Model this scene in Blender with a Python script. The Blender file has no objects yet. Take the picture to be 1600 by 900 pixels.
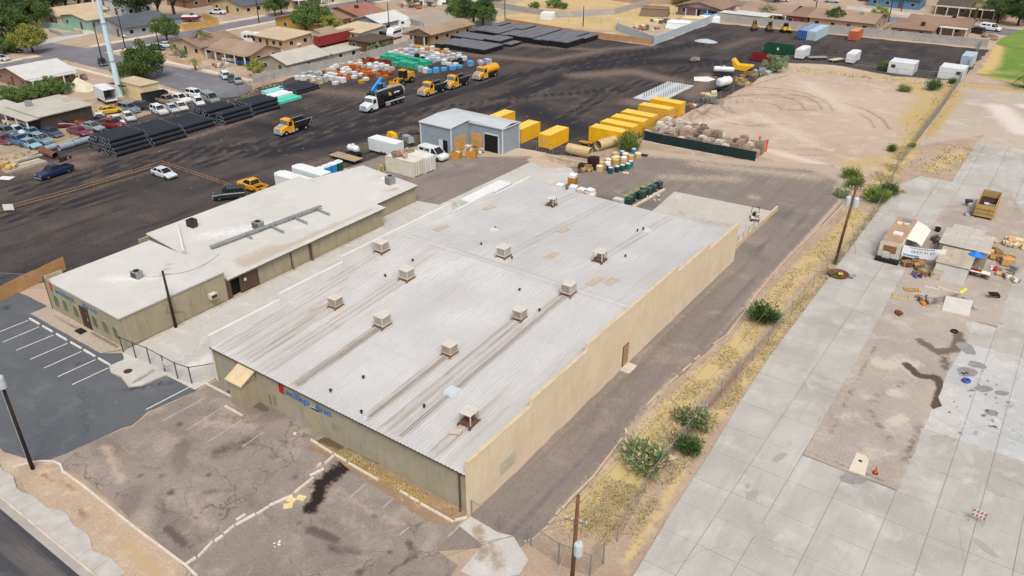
import bpy, bmesh, math, random
import numpy as np
from mathutils import Vector, Matrix, noise as mnoise
from mathutils.geometry import delaunay_2d_cdt

SC = bpy.context.scene
COL = SC.collection
rnd = random.Random(7)
PI = math.pi
# ------------------------------------------------------------------ camera
F_PX, PITCH, YAW, CAM_H = 1250.0, math.radians(28.4), math.radians(35.3), 45.0
cam = bpy.data.cameras.new('camera'); cam_o = bpy.data.objects.new('camera', cam); COL.objects.link(cam_o)
cam.sensor_width = 36.0; cam.lens = 36.0 * F_PX / 1600.0; cam.clip_start = 0.5; cam.clip_end = 3000
cam_o.location = (0, 0, CAM_H); cam_o.rotation_euler = (PI/2 - PITCH, 0, YAW)
SC.camera = cam_o
# ------------------------------------------------------------------ sky and sun
SUN_EL, SUN_AZ = math.radians(58), math.radians(135)      # azimuth clockwise from +Y
w = bpy.data.worlds.new('World'); SC.world = w; w.use_nodes = True
nt = w.node_tree; bg = nt.nodes['Background']
sky = nt.nodes.new('ShaderNodeTexSky'); sky.sky_type = 'NISHITA'; sky.sun_disc = False
sky.sun_elevation = SUN_EL; sky.sun_rotation = SUN_AZ; sky.dust_density = 6.0; sky.air_density = 1.0; sky.ozone_density = 1.0
hs = nt.nodes.new('ShaderNodeHueSaturation'); hs.inputs['Saturation'].default_value = 0.45
nt.links.new(sky.outputs[0], hs.inputs['Color']); nt.links.new(hs.outputs[0], bg.inputs['Color'])
bg.inputs['Strength'].default_value = 0.14
sun = bpy.data.lights.new('sun', 'SUN'); sun.energy = 1.5; sun.angle = math.radians(22); sun.color = (1.0, 0.965, 0.92)
sun_o = bpy.data.objects.new('sun', sun); COL.objects.link(sun_o)
sd = Vector((math.sin(SUN_AZ)*math.cos(SUN_EL), math.cos(SUN_AZ)*math.cos(SUN_EL), math.sin(SUN_EL)))
sun_o.rotation_euler = sd.to_track_quat('Z', 'Y').to_euler(); sun_o.location = (0, 0, 120)
vs = SC.view_settings; vs.view_transform = 'Standard'; vs.look = 'None'; vs.gamma = 1.0; vs.exposure = 0.02; vs.use_curve_mapping = False
SC.cycles.max_bounces = 4; SC.cycles.diffuse_bounces = 2; SC.cycles.glossy_bounces = 2; SC.cycles.transparent_max_bounces = 24
SC.cycles.use_denoising = True

# ------------------------------------------------------------------ photo pixel -> place on a level plane
def ray(px, py):
    u = (px-800)/F_PX; v = (450-py)/F_PX; cp, sp = math.cos(PITCH), math.sin(PITCH)
    dx, dy, dz = u, cp+v*sp, -sp+v*cp; cy, sy = math.cos(YAW), math.sin(YAW)
    return (dx*cy-dy*sy, dx*sy+dy*cy, dz)
def G(px, py, z=0.0):
    d = ray(px, py); t = (z-CAM_H)/d[2]; return Vector((d[0]*t, d[1]*t, z))
def GP(pts, z=0.0): return [G(p[0], p[1], z) for p in pts]

# ------------------------------------------------------------------ materials
def lin(c): return c/12.92 if c <= 0.04045 else ((c+0.055)/1.055)**2.4
def C(h, k=1.0):
    if not isinstance(h, str): return h
    return tuple(min(1, lin(int(h[i:i+2], 16)/255.0)*k) for i in (0, 2, 4))
MATS = {}
class NB:
    def __init__(s, name):
        s.m = bpy.data.materials.new(name); s.m.use_nodes = True; s.t = s.m.node_tree; s.b = s.t.nodes['Principled BSDF']
        s.geo = None
    def n(s, ty, **k):
        x = s.t.nodes.new(ty)
        for a, v in k.items(): setattr(x, a, v)
        return x
    def l(s, a, b): s.t.links.new(a, b)
    def pos(s, scale=(1, 1, 1), rot=0.0):
        if s.geo is None: s.geo = s.n('ShaderNodeNewGeometry')
        mp = s.n('ShaderNodeMapping'); mp.inputs['Scale'].default_value = scale; mp.inputs['Rotation'].default_value = (0, 0, rot)
        s.l(s.geo.outputs['Position'], mp.inputs['Vector']); return mp.outputs[0]
    def noise(s, scale, detail=4, rough=0.6, vec=None, dist=0.0):
        x = s.n('ShaderNodeTexNoise'); x.inputs['Scale'].default_value = scale; x.inputs['Detail'].default_value = detail
        x.inputs['Roughness'].default_value = rough; x.inputs['Distortion'].default_value = dist
        s.l(vec if vec is not None else s.pos(), x.inputs['Vector']); return x.outputs['Fac']
    def ramp(s, v, a, b, lo=0.0, hi=1.0):
        x = s.n('ShaderNodeMapRange'); x.inputs['From Min'].default_value = a; x.inputs['From Max'].default_value = b
        x.inputs['To Min'].default_value = lo; x.inputs['To Max'].default_value = hi; x.interpolation_type = 'SMOOTHSTEP'
        s.l(v, x.inputs['Value']); return x.outputs[0]
    def mth(s, op, a, b):
        x = s.n('ShaderNodeMath', operation=op)
        for i, v in enumerate((a, b)):
            if isinstance(v, (int, float)): x.inputs[i].default_value = v
            else: s.l(v, x.inputs[i])
        return x.outputs[0]
    def mix(s, f, a, b, mode='MIX'):
        x = s.n('ShaderNodeMix', data_type='RGBA', blend_type=mode)
        for i, v in ((0, f), (6, a), (7, b)):
            if isinstance(v, (int, float)): x.inputs[i].default_value = v
            elif isinstance(v, tuple): x.inputs[i].default_value = (v[0], v[1], v[2], 1)
            else: s.l(v, x.inputs[i])
        return x.outputs[2]
    def bump(s, h, st, d=0.05):
        x = s.n('ShaderNodeBump'); x.inputs['Strength'].default_value = st; x.inputs['Distance'].default_value = d
        s.l(h, x.inputs['Height']); s.l(x.outputs[0], s.b.inputs['Normal'])
def paint(key, col, rough=0.6, var=0.12, sc=0.8, metal=0.0, dirt=0.0, dirtcol='6b5a48', bump=0.0, spec=0.4):
    """plain surface: colour with soft unevenness and, if wanted, grime patches"""
    if key in MATS: return MATS[key]
    col = C(col); B = NB(key); n1 = B.noise(sc, 5)
    a = tuple(c*(1-var) for c in col); b = tuple(min(1, c*(1+var)) for c in col)
    c = B.mix(B.ramp(n1, 0.3, 0.7), a, b)
    if dirt > 0:
        c = B.mix(B.mth('MULTIPLY', B.ramp(B.noise(sc*2.3, 7, 0.7), 0.5, 0.72), dirt), c, C(dirtcol))
    B.l(c, B.b.inputs['Base Color']); B.b.inputs['Roughness'].default_value = rough; B.b.inputs['Metallic'].default_value = metal
    B.b.inputs['Specular IOR Level'].default_value = spec
    if bump: B.bump(B.noise(sc*20, 3), bump)
    MATS[key] = B.m; return B.m
def glass(key='window_glass', col='1c2226'):
    if key in MATS: return MATS[key]
    m = paint(key, col, 0.12, 0.1, 1.0, spec=0.6); return m
def ground(key, a, b, c=None, big=0.05, mid=0.4, fine=6.0, spk=0.5, R=None, Gc=None, Bc=None, rough=0.92, cracks=None, streak=None, streakcol=None, bump=0.25, kR=0.5, kG=0.6, kB=0.6, wet=False):
    """ground surface: two or three colours in noise, speckle, optional cracks and wheel-worn streaks; the vertex attribute 'wear' (r,g,b) marks stains"""
    if key in MATS: return MATS[key]
    B = NB(key)
    a, b = C(a), C(b)
    n_big = B.noise(big, 6, 0.6); n_mid = B.noise(mid, 7, 0.65, dist=0.4)
    x = B.mix(B.ramp(n_big, 0.33, 0.67), a, b)
    if c: x = B.mix(B.ramp(n_mid, 0.48, 0.72), x, C(c))
    if streak:
        st = B.noise(1.0, 5, 0.6, vec=B.pos((streak[0], streak[1], 1), streak[2]), dist=0.6)
        x = B.mix(B.mth('MULTIPLY', B.ramp(st, 0.47, 0.68), streak[3]), x, C(streakcol))
    f = B.noise(fine, 3, 0.75)
    x = B.mix(spk, x, B.mix(B.ramp(f, 0.25, 0.75), (0.35, 0.35, 0.35), (0.66, 0.66, 0.66)), 'OVERLAY')
    if cracks:
        wv = B.n('ShaderNodeTexVoronoi', feature='DISTANCE_TO_EDGE'); wv.inputs['Scale'].default_value = cracks[0]
        ad = B.n('ShaderNodeVectorMath', operation='ADD'); nn = B.n('ShaderNodeTexNoise'); nn.inputs['Scale'].default_value = 0.7; nn.inputs['Detail'].default_value = 5
        B.l(B.pos(), nn.inputs['Vector']); scl = B.n('ShaderNodeVectorMath', operation='SCALE'); scl.inputs['Scale'].default_value = cracks[3] if len(cracks) > 3 else 2.5
        B.l(nn.outputs['Color'], scl.inputs[0]); B.l(B.pos(), ad.inputs[0]); B.l(scl.outputs[0], ad.inputs[1]); B.l(ad.outputs[0], wv.inputs['Vector'])
        ck = B.ramp(wv.outputs['Distance'], cracks[1], 0.0, 0.0, 1.0)
        ck = B.mth('MULTIPLY', ck, B.ramp(B.noise(0.09, 3), 0.40, 0.6))
        x = B.mix(B.mth('MULTIPLY', ck, cracks[2]), x, tuple(v*0.35 for v in a))
    rg = rough
    if R or Gc or Bc:
        at = B.n('ShaderNodeAttribute'); at.attribute_name = 'wear'; sp = B.n('ShaderNodeSeparateColor'); B.l(at.outputs['Color'], sp.inputs[0])
        wn = B.noise(1.7, 9, 0.76)
        for i, (cc, kk) in enumerate(((R, kR), (Gc, kG), (Bc, kB))):
            if not cc: continue
            m = B.mth('ADD', sp.outputs[i], B.mth('MULTIPLY', B.mth('SUBTRACT', wn, 0.5), B.mth('MULTIPLY', B.ramp(sp.outputs[i], 0.0, 0.25), kk*2)))
            m = B.ramp(m, 0.2, 0.66)
            x = B.mix(m, x, C(cc))
            if wet and i == 0:
                rg = B.ramp(m, 0.3, 1.0, rough, 0.3)
    B.l(x, B.b.inputs['Base Color'])
    if isinstance(rg, float): B.b.inputs['Roughness'].default_value = rg
    else: B.l(rg, B.b.inputs['Roughness'])
    B.b.inputs['Specular IOR Level'].default_value = 0.25
    if bump: B.bump(f, bump, 0.04)
    MATS[key] = B.m; return B.m

# ------------------------------------------------------------------ mesh building
class MB:
    def __init__(s): s.v = []; s.f = []; s.m = []; s.cur = 0
    def add(s, vs, fs):
        o = len(s.v); s.v += [tuple(p) for p in vs]
        for f in fs: s.f.append(tuple(o+i for i in f)); s.m.append(s.cur)
        return s
    def box(s, x0, x1, y0, y1, z0, z1):
        return s.add([(x0,y0,z0),(x1,y0,z0),(x1,y1,z0),(x0,y1,z0),(x0,y0,z1),(x1,y0,z1),(x1,y1,z1),(x0,y1,z1)],
                     [(3,2,1,0),(4,5,6,7),(0,1,5,4),(1,2,6,5),(2,3,7,6),(3,0,4,7)])
    def cb(s, cx, cy, cz, sx, sy, sz, rz=0.0, rx=0.0, ry=0.0):
        M = Matrix.Translation((cx,cy,cz)) @ Matrix.Rotation(rz,4,'Z') @ Matrix.Rotation(ry,4,'Y') @ Matrix.Rotation(rx,4,'X')
        vs = [M @ Vector((a*sx/2,b*sy/2,c*sz/2)) for c in (-1,1) for a,b in ((-1,-1),(1,-1),(1,1),(-1,1))]
        return s.add(vs, [(3,2,1,0),(4,5,6,7),(0,1,5,4),(1,2,6,5),(2,3,7,6),(3,0,4,7)])
    def frus(s, b, t, z0, z1):
        """b, t = (x0,x1,y0,y1) at z0 and z1"""
        return s.add([(b[0],b[2],z0),(b[1],b[2],z0),(b[1],b[3],z0),(b[0],b[3],z0),(t[0],t[2],z1),(t[1],t[2],z1),(t[1],t[3],z1),(t[0],t[3],z1)],
                     [(3,2,1,0),(4,5,6,7),(0,1,5,4),(1,2,6,5),(2,3,7,6),(3,0,4,7)])
    def prism(s, pts, z0, z1):
        n = len(pts); a = sum(pts[i][0]*pts[(i+1)%n][1]-pts[(i+1)%n][0]*pts[i][1] for i in range(n))
        if a < 0: pts = pts[::-1]
        return s.add([(p[0],p[1],z0) for p in pts]+[(p[0],p[1],z1) for p in pts],
              [tuple(range(n))[::-1], tuple(range(n,2*n))]+[(i,(i+1)%n,n+(i+1)%n,n+i) for i in range(n)])
    def ext(s, pts, y0, y1):
        """profile of (x,z) pulled along y"""
        n = len(pts); a = sum(pts[i][0]*pts[(i+1)%n][1]-pts[(i+1)%n][0]*pts[i][1] for i in range(n))
        if a > 0: pts = pts[::-1]
        return s.add([(p[0],y0,p[1]) for p in pts]+[(p[0],y1,p[1]) for p in pts],
              [tuple(range(n))[::-1], tuple(range(n,2*n))]+[(i,(i+1)%n,n+(i+1)%n,n+i) for i in range(n)])
    def extx(s, pts, x0, x1):
        """profile of (y,z) pulled along x"""
        n = len(pts); a = sum(pts[i][0]*pts[(i+1)%n][1]-pts[(i+1)%n][0]*pts[i][1] for i in range(n))
        if a < 0: pts = pts[::-1]
        return s.add([(x0,p[0],p[1]) for p in pts]+[(x1,p[0],p[1]) for p in pts],
              [tuple(range(n))[::-1], tuple(range(n,2*n))]+[(i,(i+1)%n,n+(i+1)%n,n+i) for i in range(n)])
    def tube(s, p, q, r, n=8, r2=None, cap=True):
        p, q = Vector(p), Vector(q); d = (q-p).normalized(); r2 = r if r2 is None else r2
        a = d.orthogonal().normalized(); b = d.cross(a)
        vs = [p+(a*math.cos(2*PI*i/n)+b*math.sin(2*PI*i/n))*r for i in range(n)]+[q+(a*math.cos(2*PI*i/n)+b*math.sin(2*PI*i/n))*r2 for i in range(n)]
        fs = [(i,(i+1)%n,n+(i+1)%n,n+i) for i in range(n)]
        if cap: fs += [tuple(range(n))[::-1], tuple(range(n,2*n))]
        return s.add(vs, fs)
    def pipe(s, p, q, r, t=0.03, n=12):
        p, q = Vector(p), Vector(q); d = (q-p).normalized(); a = d.orthogonal().normalized(); b = d.cross(a)
        vs = []
        for c, rr in ((p,r),(q,r),(q,r-t),(p,r-t)):
            vs += [c+(a*math.cos(2*PI*i/n)+b*math.sin(2*PI*i/n))*rr for i in range(n)]
        fs = [(k*n+i, k*n+(i+1)%n, ((k+1)%4)*n+(i+1)%n, ((k+1)%4)*n+i) for k in range(4) for i in range(n)]
        return s.add(vs, fs)
    def lathe(s, prof, n=12, c=(0,0)):
        k = len(prof); vs = [(c[0]+r*math.cos(2*PI*i/n), c[1]+r*math.sin(2*PI*i/n), z) for r, z in prof for i in range(n)]
        fs = [(j*n+i, j*n+(i+1)%n, (j+1)*n+(i+1)%n, (j+1)*n+i) for j in range(k-1) for i in range(n)]
        fs += [tuple(range(n))[::-1], tuple(range((k-1)*n, k*n))]
        return s.add(vs, fs)
    def poly(s, pts): return s.add(pts, [tuple(range(len(pts)))])
    def mesh(s, name, mats, smooth=False):
        me = bpy.data.meshes.new(name); me.from_pydata(s.v, [], s.f)
        for m in (mats if isinstance(mats, (list, tuple)) else [mats]): me.materials.append(m)
        if isinstance(mats, (list, tuple)) and len(mats) > 1: me.polygons.foreach_set('material_index', s.m)
        if smooth: me.polygons.foreach_set('use_smooth', [True]*len(s.f))
        me.update(); return me
    def build(s, name, mats, parent=None, loc=None, rz=0.0, smooth=False):
        return put(s.mesh(name, mats, smooth), name, parent, loc, rz)
def put(me, name, parent=None, loc=None, rz=0.0, sc=None):
    o = bpy.data.objects.new(name, me); COL.objects.link(o)
    if parent: o.parent = parent
    if loc is not None: o.location = loc
    o.rotation_euler = (0, 0, rz)
    if sc: o.scale = sc if isinstance(sc, tuple) else (sc, sc, sc)
    return o
def tag(o, label=None, cat=None, group=None, kind=None):
    if label: o['label'] = label
    if cat: o['category'] = cat
    if group: o['group'] = group
    if kind: o['kind'] = kind
    return o
def thing(name, label, cat, loc=(0,0,0), rz=0.0, group=None, sc=None):
    o = bpy.data.objects.new(name, None); COL.objects.link(o); o.location = loc; o.rotation_euler = (0,0,rz); o.empty_display_size = 0.3
    if sc: o.scale = sc if isinstance(sc, tuple) else (sc, sc, sc)
    return tag(o, label, cat, group)
def copy_tree(o, parent=None):
    c = o.copy(); COL.objects.link(c); c.parent = parent
    if parent: c.matrix_parent_inverse = o.matrix_parent_inverse.copy()
    for ch in KIDS(o): copy_tree(ch, c)
    return c
def KIDS(o): return CH.get(o.name) or []
CH = {}
def index_children():
    CH.clear()
    for o in COL.objects:
        if o.parent: CH.setdefault(o.parent.name, []).append(o)
ORD = ['first','second','third','fourth','fifth','sixth','seventh','eighth','ninth','tenth','eleventh','twelfth','thirteenth','fourteenth','fifteenth']
def line_of(a, b, z=0.0):
    """two photo points on the ground -> origin, heading, length"""
    A, B = G(a[0], a[1], z), G(b[0], b[1], z); d = B-A
    return A, math.atan2(d.y, d.x), d.length

# ------------------------------------------------------------------ ground sheets
def jitter_poly(pts, step=1.2, amp=0.35, seed=0):
    out = []; n = len(pts)
    for i in range(n):
        a, b = Vector(pts[i][:2]), Vector(pts[(i+1)%n][:2]); k = max(1, int((b-a).length/step))
        for j in range(k):
            p = a.lerp(b, j/k); q = p*0.55
            if amp: p = p + Vector((mnoise.noise((q.x,q.y,seed)), mnoise.noise((q.x,q.y,seed+9.3))))*amp + Vector((mnoise.noise((q.x*4,q.y*4,seed)), mnoise.noise((q.x*4,q.y*4,seed+5))))*amp*0.45
            out.append(p)
    return out
def seg_dist(P, a, b):
    a = np.array(a[:2]); b = np.array(b[:2]); d = b-a; L = max(1e-9, d@d)
    t = np.clip(((P-a)@d)/L, 0, 1); return np.hypot(*(P-(a+t[:,None]*d)).T)
def set_wear(me, wear):
    n = len(me.vertices); co = np.empty(n*3, np.float32); me.vertices.foreach_get('co', co); P = co.reshape(-1,3)[:,:2].astype(float)
    A = np.zeros((n,4), np.float32); A[:,3] = 1
    for ch, pts, wd, st in wear:
        D = np.full(n, 1e9)
        if len(pts) == 1: pts = [pts[0], pts[0]]
        for i in range(len(pts)-1): D = np.minimum(D, seg_dist(P, pts[i], pts[i+1]))
        A[:,ch] = np.maximum(A[:,ch], st*np.clip(1-D/wd, 0, 1))
    at = me.attributes.new('wear', 'FLOAT_COLOR', 'POINT'); at.data.foreach_set('color', A.ravel())
def sheet(name, pts, z, mat, step=1.2, amp=0.35, grid=None, wear=None, kind='structure', parent=None, seed=0):
    pts = jitter_poly(pts, step, amp, seed)
    vs = [Vector((p[0], p[1])) for p in pts]; n = len(vs); ed = [(i,(i+1)%n) for i in range(n)]
    if grid:
        X = np.array([[v.x, v.y] for v in vs]); x0,y0 = X.min(0); x1,y1 = X.max(0)
        gx, gy = np.meshgrid(np.arange(x0+grid*.5, x1, grid), np.arange(y0+grid*.5, y1, grid)); Q = np.c_[gx.ravel(), gy.ravel()]
        ins = np.zeros(len(Q), bool)
        for i in range(n):
            a, b = X[i], X[(i+1)%n]
            c = ((a[1] > Q[:,1]) != (b[1] > Q[:,1])); 
            with np.errstate(divide='ignore', invalid='ignore'):
                xi = (b[0]-a[0])*(Q[:,1]-a[1])/(b[1]-a[1]+1e-12)+a[0]
            ins ^= c & (Q[:,0] < xi)
        vs = vs+[Vector((q[0], q[1])) for q in Q[ins]]
    r = delaunay_2d_cdt(vs, ed, [list(range(n))], 1, 1e-4)
    me = bpy.data.meshes.new(name); fs = []
    for f in r[2]:
        a, b, c = (r[0][i] for i in f[:3])
        fs.append(tuple(f) if (b-a).cross(c-a) > 0 else tuple(f)[::-1])
    me.from_pydata([(p.x, p.y, z) for p in r[0]], [], fs); me.materials.append(mat)
    if wear is not None: set_wear(me, wear)
    me.update(); o = put(me, name, parent)
    if kind: o['kind'] = kind
    return o
def clip_rect(poly, x0, x1, y0, y1):
    def cut(P, ins, inter):
        out = []
        for i in range(len(P)):
            a, b = P[i], P[(i+1)%len(P)]
            if ins(a):
                out.append(a)
                if not ins(b): out.append(inter(a, b))
            elif ins(b): out.append(inter(a, b))
        return out
    def ix(x): return lambda a, b: (x, a[1]+(b[1]-a[1])*(x-a[0])/(b[0]-a[0]))
    def iy(y): return lambda a, b: (a[0]+(b[0]-a[0])*(y-a[1])/(b[1]-a[1]), y)
    P = [(p[0], p[1]) for p in poly]
    for ins, it in ((lambda p: p[0] >= x0, ix(x0)), (lambda p: p[0] <= x1, ix(x1)), (lambda p: p[1] >= y0, iy(y0)), (lambda p: p[1] <= y1, iy(y1))):
        if not P: return []
        P = cut(P, ins, it)
    return P
def box_uv(name, mat, dims, parent=None, loc=None, rz=0): 
    b = MB(); b.box(*dims); return b.build(name, mat, parent, loc, rz)
# ================================================================== THE GROUND
m_dirt = ground('tan_dirt', 'b19d88', 'a18c78', 'bcab98', big=0.03, mid=0.25, spk=0.45)
m_yard = ground('dark_millings', '4c4543', '3c3838', '5b5048', big=0.035, mid=0.16, fine=3.2, spk=0.95, R='2b292e', Gc='74645a', Bc='62554a', streak=(0.34, 0.045, 0.12, 0.7), streakcol='2b292b', bump=0.6, kG=0.9)
m_lot = ground('pinkish_dirt', 'b9a693', 'ac9886', 'c2b19e', big=0.04, mid=0.3, spk=0.4, R='8a7666', Gc='c9bbad', Bc='b89f70', kB=0.9)
m_drive = ground('worn_asphalt_drive', '857b73', '7b716b', '91867b', big=0.05, mid=0.2, fine=7, spk=0.6, R='6d6563', Gc='ae9e8c', Bc='4a4645', streak=(0.9, 0.03, 0.0, 0.5), streakcol='70675f')
m_asph = ground('sealed_asphalt', '5e6165', '575a5e', '686b70', big=0.08, mid=0.3, fine=9, spk=0.5, R='3d3f43', Gc='8a8d90', Bc='6e6a62')
m_old = ground('old_brown_asphalt', '91857b', '837a72', '9f9287', big=0.07, mid=0.35, fine=7, spk=0.6, R='62554f', Gc='ab9b8b', Bc='2a211d', kB=0.9, cracks=(0.3, 0.022, 0.8), streak=(.16,.2,.4,.75), streakcol='71655e')
m_conc = ground('grey_concrete', 'bdb9b2', 'b1aea9', 'c5c2bb', big=0.1, mid=0.5, fine=8, spk=0.3, R='8d8780', Gc='cfccc6', Bc='9b8c78', cracks=(0.12, 0.006, 0.6))
m_concw = ground('white_concrete', 'c6c5c2', 'bbbbba', 'd0cfcd', big=0.15, mid=0.6, fine=8, spk=0.3, R='8b8580', Gc='d8d7d6', Bc='a7998a', cracks=(0.16, 0.01, 0.7))
m_grey = ground('grey_hardpan', 'ab9f94', '9c9087', 'b7aca1', big=0.06, mid=0.4, spk=0.5, R='6d6157', Gc='bcb1a5', Bc='57493f', kG=1.0, kR=.8)
m_strip = ground('strip_dirt', 'ad9883', 'a08b77', 'b9a590', big=0.1, mid=0.5, spk=0.5, R='8d755c', Gc='c4b49e', Bc='bfa878', kB=1.2)
m_road = ground('road_asphalt', '77757a', '6d6b70', '828087', big=0.05, mid=0.3, fine=7, spk=0.45, R='565459', Gc='969398')
m_street = ground('dark_street', '47474b', '3c3c41', '545358', big=0.1, mid=0.4, fine=7, spk=0.45, streak=(0.03, 0.7, 0.0, 0.8), streakcol='67615c')
m_field = ground('dry_grass_field', 'c2a878', 'b49b72', 'cbb68c', big=0.04, mid=0.2, spk=0.4)
m_lawn = ground('lawn', '5f7e35', '6f8a3d', '86924a', big=0.05, mid=0.3, fine=5, spk=0.5, R='c0a670', Gc='a79862')
m_kerb = paint('kerb_concrete', 'c0b7a9', 0.85, 0.12, 0.6, dirt=0.45, dirtcol='97866f')
m_white = paint('white_line_paint', 'd8d8d6', 0.7, 0.06, 2.0, dirt=0.35, dirtcol='8a8a88')
m_wline = paint('worn_line_paint', 'b5aba0', 0.8, 0.1, 2.0, dirt=0.7, dirtcol='8c7d72')

gb = MB(); gb.poly([(-900,-200,0),(700,-200,0),(700,1100,0),(-900,1100,0)])
tag(gb.build('ground', m_dirt), kind='structure')

# the contractor's dark yard
yard_px = [(-260,520),(-260,330),(0,262),(130,212),(250,172),(400,138),(480,115),(560,100),(650,78),(690,62),(790,40),(1018,72),(1112,36),(1230,47),(1545,78),(1500,127),(1400,119),(1300,101),(1228,98),(1180,127),(1125,156),(1082,172),(1042,190),(1008,212),(905,246),(815,236),(790,190),(664,224),(560,258),(470,280),(340,335),(235,390),(90,436),(0,452)]
def gw(ch, pts, wd, st): return (ch, [tuple(G(*p)[:2]) for p in pts], wd, st)
yw = [gw(1,[(900,118),(990,112),(1060,128)],6,.7), gw(1,[(990,160),(1030,165)],6,0.8), gw(1,[(1110,118),(1080,150)],5,0.7), gw(1,[(740,205),(640,200),(560,235),(470,262)],4,0.5), gw(1,[(520,258),(440,272)],4,0.6),
      gw(1,[(1020,72),(930,78),(800,70)],4,0.6), gw(1,[(690,82),(850,95),(940,80)],5,0.6), gw(1,[(400,150),(480,140),(580,150)],8,0.55), gw(1,[(100,250),(170,235),(300,215),(420,175)],3.0,0.6),
      gw(1,[(0,270),(60,262),(120,258)],6,0.7), gw(1,[(1180,60),(1130,75)],5,0.5), gw(1,[(1310,98),(1420,110)],2,0.6), gw(2,[(0,330),(130,300),(260,262)],1.6,0.6), gw(2,[(640,185),(760,160),(900,150)],2.5,0.5),
      gw(0,[(380,190),(520,210),(700,150),(860,105),(1000,80)],7,0.55), gw(0,[(420,240),(560,215),(720,180),(900,110),(1080,70)],5,0.8), gw(0,[(820,170),(900,200)],9,0.7), gw(0,[(300,300),(180,290),(0,320)],6,0.35), gw(0,[(900,100),(1100,95)],7,0.8)]
for k in range(26):
    px, py = rnd.uniform(60,1150), rnd.uniform(60,330); q = G(px, py)
    yw.append((1 if k % 3 else 2, [(q.x, q.y), (q.x+rnd.uniform(-3,3), q.y+rnd.uniform(-12,12))], rnd.uniform(1.2,3), rnd.uniform(.25,.5)))
for a_ in (((20,300),(200,262),(420,222),(620,175),(800,120),(960,86),(1120,66)),((300,262),(520,205),(700,168),(860,150),(960,140)),((0,345),(120,318),(230,285)),((560,240),(650,205),(780,165),(900,112),(1020,92)),((420,200),(560,165),(700,130)),((880,190),(940,150),(1080,105),(1240,80),(1400,85)),((120,270),(300,232),(450,232))):
    P_ = [tuple(G(*p)[:2]) for p in a_]
    for d_ in (-1.1,1.1): yw.append((0, [(x+d_,y) for x, y in P_], .85, .95)); yw.append((2, [(x+d_*1.9,y) for x, y in P_], .7, .55))
sheet('gravel_yard', GP(yard_px), 0.02, m_yard, 2.5, 0.9, grid=1.1, wear=yw)

# tan dirt lot with turning tracks
lot_px = [(1006,214),(1042,191),(1082,173),(1125,157),(1180,128),(1228,99),(1300,102),(1400,120),(1502,128),(1436,222),(1402,268),(1372,330),(1345,298),(1318,266),(1250,262),(1190,246),(1100,225)]
lw = [gw(2,[(1490,140),(1430,225),(1395,290),(1370,320)],5,0.95), gw(2,[(1420,130),(1450,150),(1420,195)],5,0.7), gw(2,[(1240,105),(1360,118),(1480,134)],3.5,0.6), gw(2,[(1330,260),(1370,250)],6,0.6), gw(2,[(1270,290),(1330,270)],3,0.5)]
for cx, cy, r0, wd in ((1190,165,13.5,0.9),(1190,165,11.5,0.7),(1190,165,8,0.7),(1230,190,18,0.8),(1230,190,15.5,0.6),(1180,170,5,.6)):
    c = G(cx, cy); lw.append((0, [(c.x+r0*math.cos(a), c.y+r0*1.15*math.sin(a)) for a in [0.3+i*0.32 for i in range(17)]], wd, 0.62))
lw += [gw(0,[(1060,205),(1150,140),(1230,118)],1.0,0.6), gw(1,[(1080,195),(1180,180),(1260,220)],6,0.5), gw(1,[(1260,130),(1320,170)],8,0.5), gw(0,[(1230,172),(1275,172)],0.7,0.8), gw(0,[(1180,196),(1230,194)],0.9,0.7), gw(1,[(1100,240),(1200,235),(1300,262)],3,0.7)]
sheet('dirt_lot', GP(lot_px), 0.034, m_lot, 2, 0.7, grid=0.7, wear=lw)

# asphalt: rear apron and the drive down the warehouse's side
drive = [(-29.2,31.5),(-24.2,35.6),(-23.9,37.5),(-23.7,40.4),(-23.6,44),(-24.1,51),(-24.4,58.5),(-24.1,62.3),(-23.9,66.2),(-23.4,71.5),(-23.9,81.3),(-24.1,96.6),(-23.5,108),(-23.4,121),(-25.5,129),(-29.5,133.5),(-36,130.5),(-42,127.5),(-50,124.5),(-59,122.5),(-60.5,115.5),(-64,107.5),(-72,107.5),(-77,104.5),(-84,100.3),(-93,98.5),(-94,86),(-86,81.9),(-66,81.9),(-66,92),(-60.7,92),(-60.5,90.1),(-29.5,90.1)]
dw = [(0,[(-25.6,36),(-25.9,60),(-25.6,85),(-26.5,110)],0.6,0.6),(0,[(-27.6,38),(-27.8,62),(-27.5,88),(-29,112)],0.6,0.65),(0,[(-26.7,50),(-26.8,75)],1.2,0.35),(1,[(-24.2,40),(-24.5,60),(-24,90),(-24,120)],0.55,0.8),(1,[(-29,37),(-28.9,60),(-28.9,85)],0.35,0.5),
      (1,[(-27,129),(-32,131.5),(-42,127),(-52,123.8),(-58,121.8)],4.5,1.0),(1,[(-24.3,120),(-26,129)],2.5,.9),(1,[(-30,126),(-48,121)],5,0.55),(0,[(-55,98),(-40,102),(-30,108)],5,0.6),(0,[(-70,90),(-62,100)],5,0.55),(0,[(-80,90),(-76,97)],4,0.5),(1,[(-40,118),(-50,112)],4,0.5),(1,[(-35,112)],2.5,0.6),(0,[(-30,95),(-26,92)],3,.5),(2,[(-50,95.5),(-47,92.5)],1.5,0.6)]
sheet('asphalt_drive', drive, 0.048, m_drive, 1.5, 0.2, grid=0.8, wear=dw)

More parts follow.
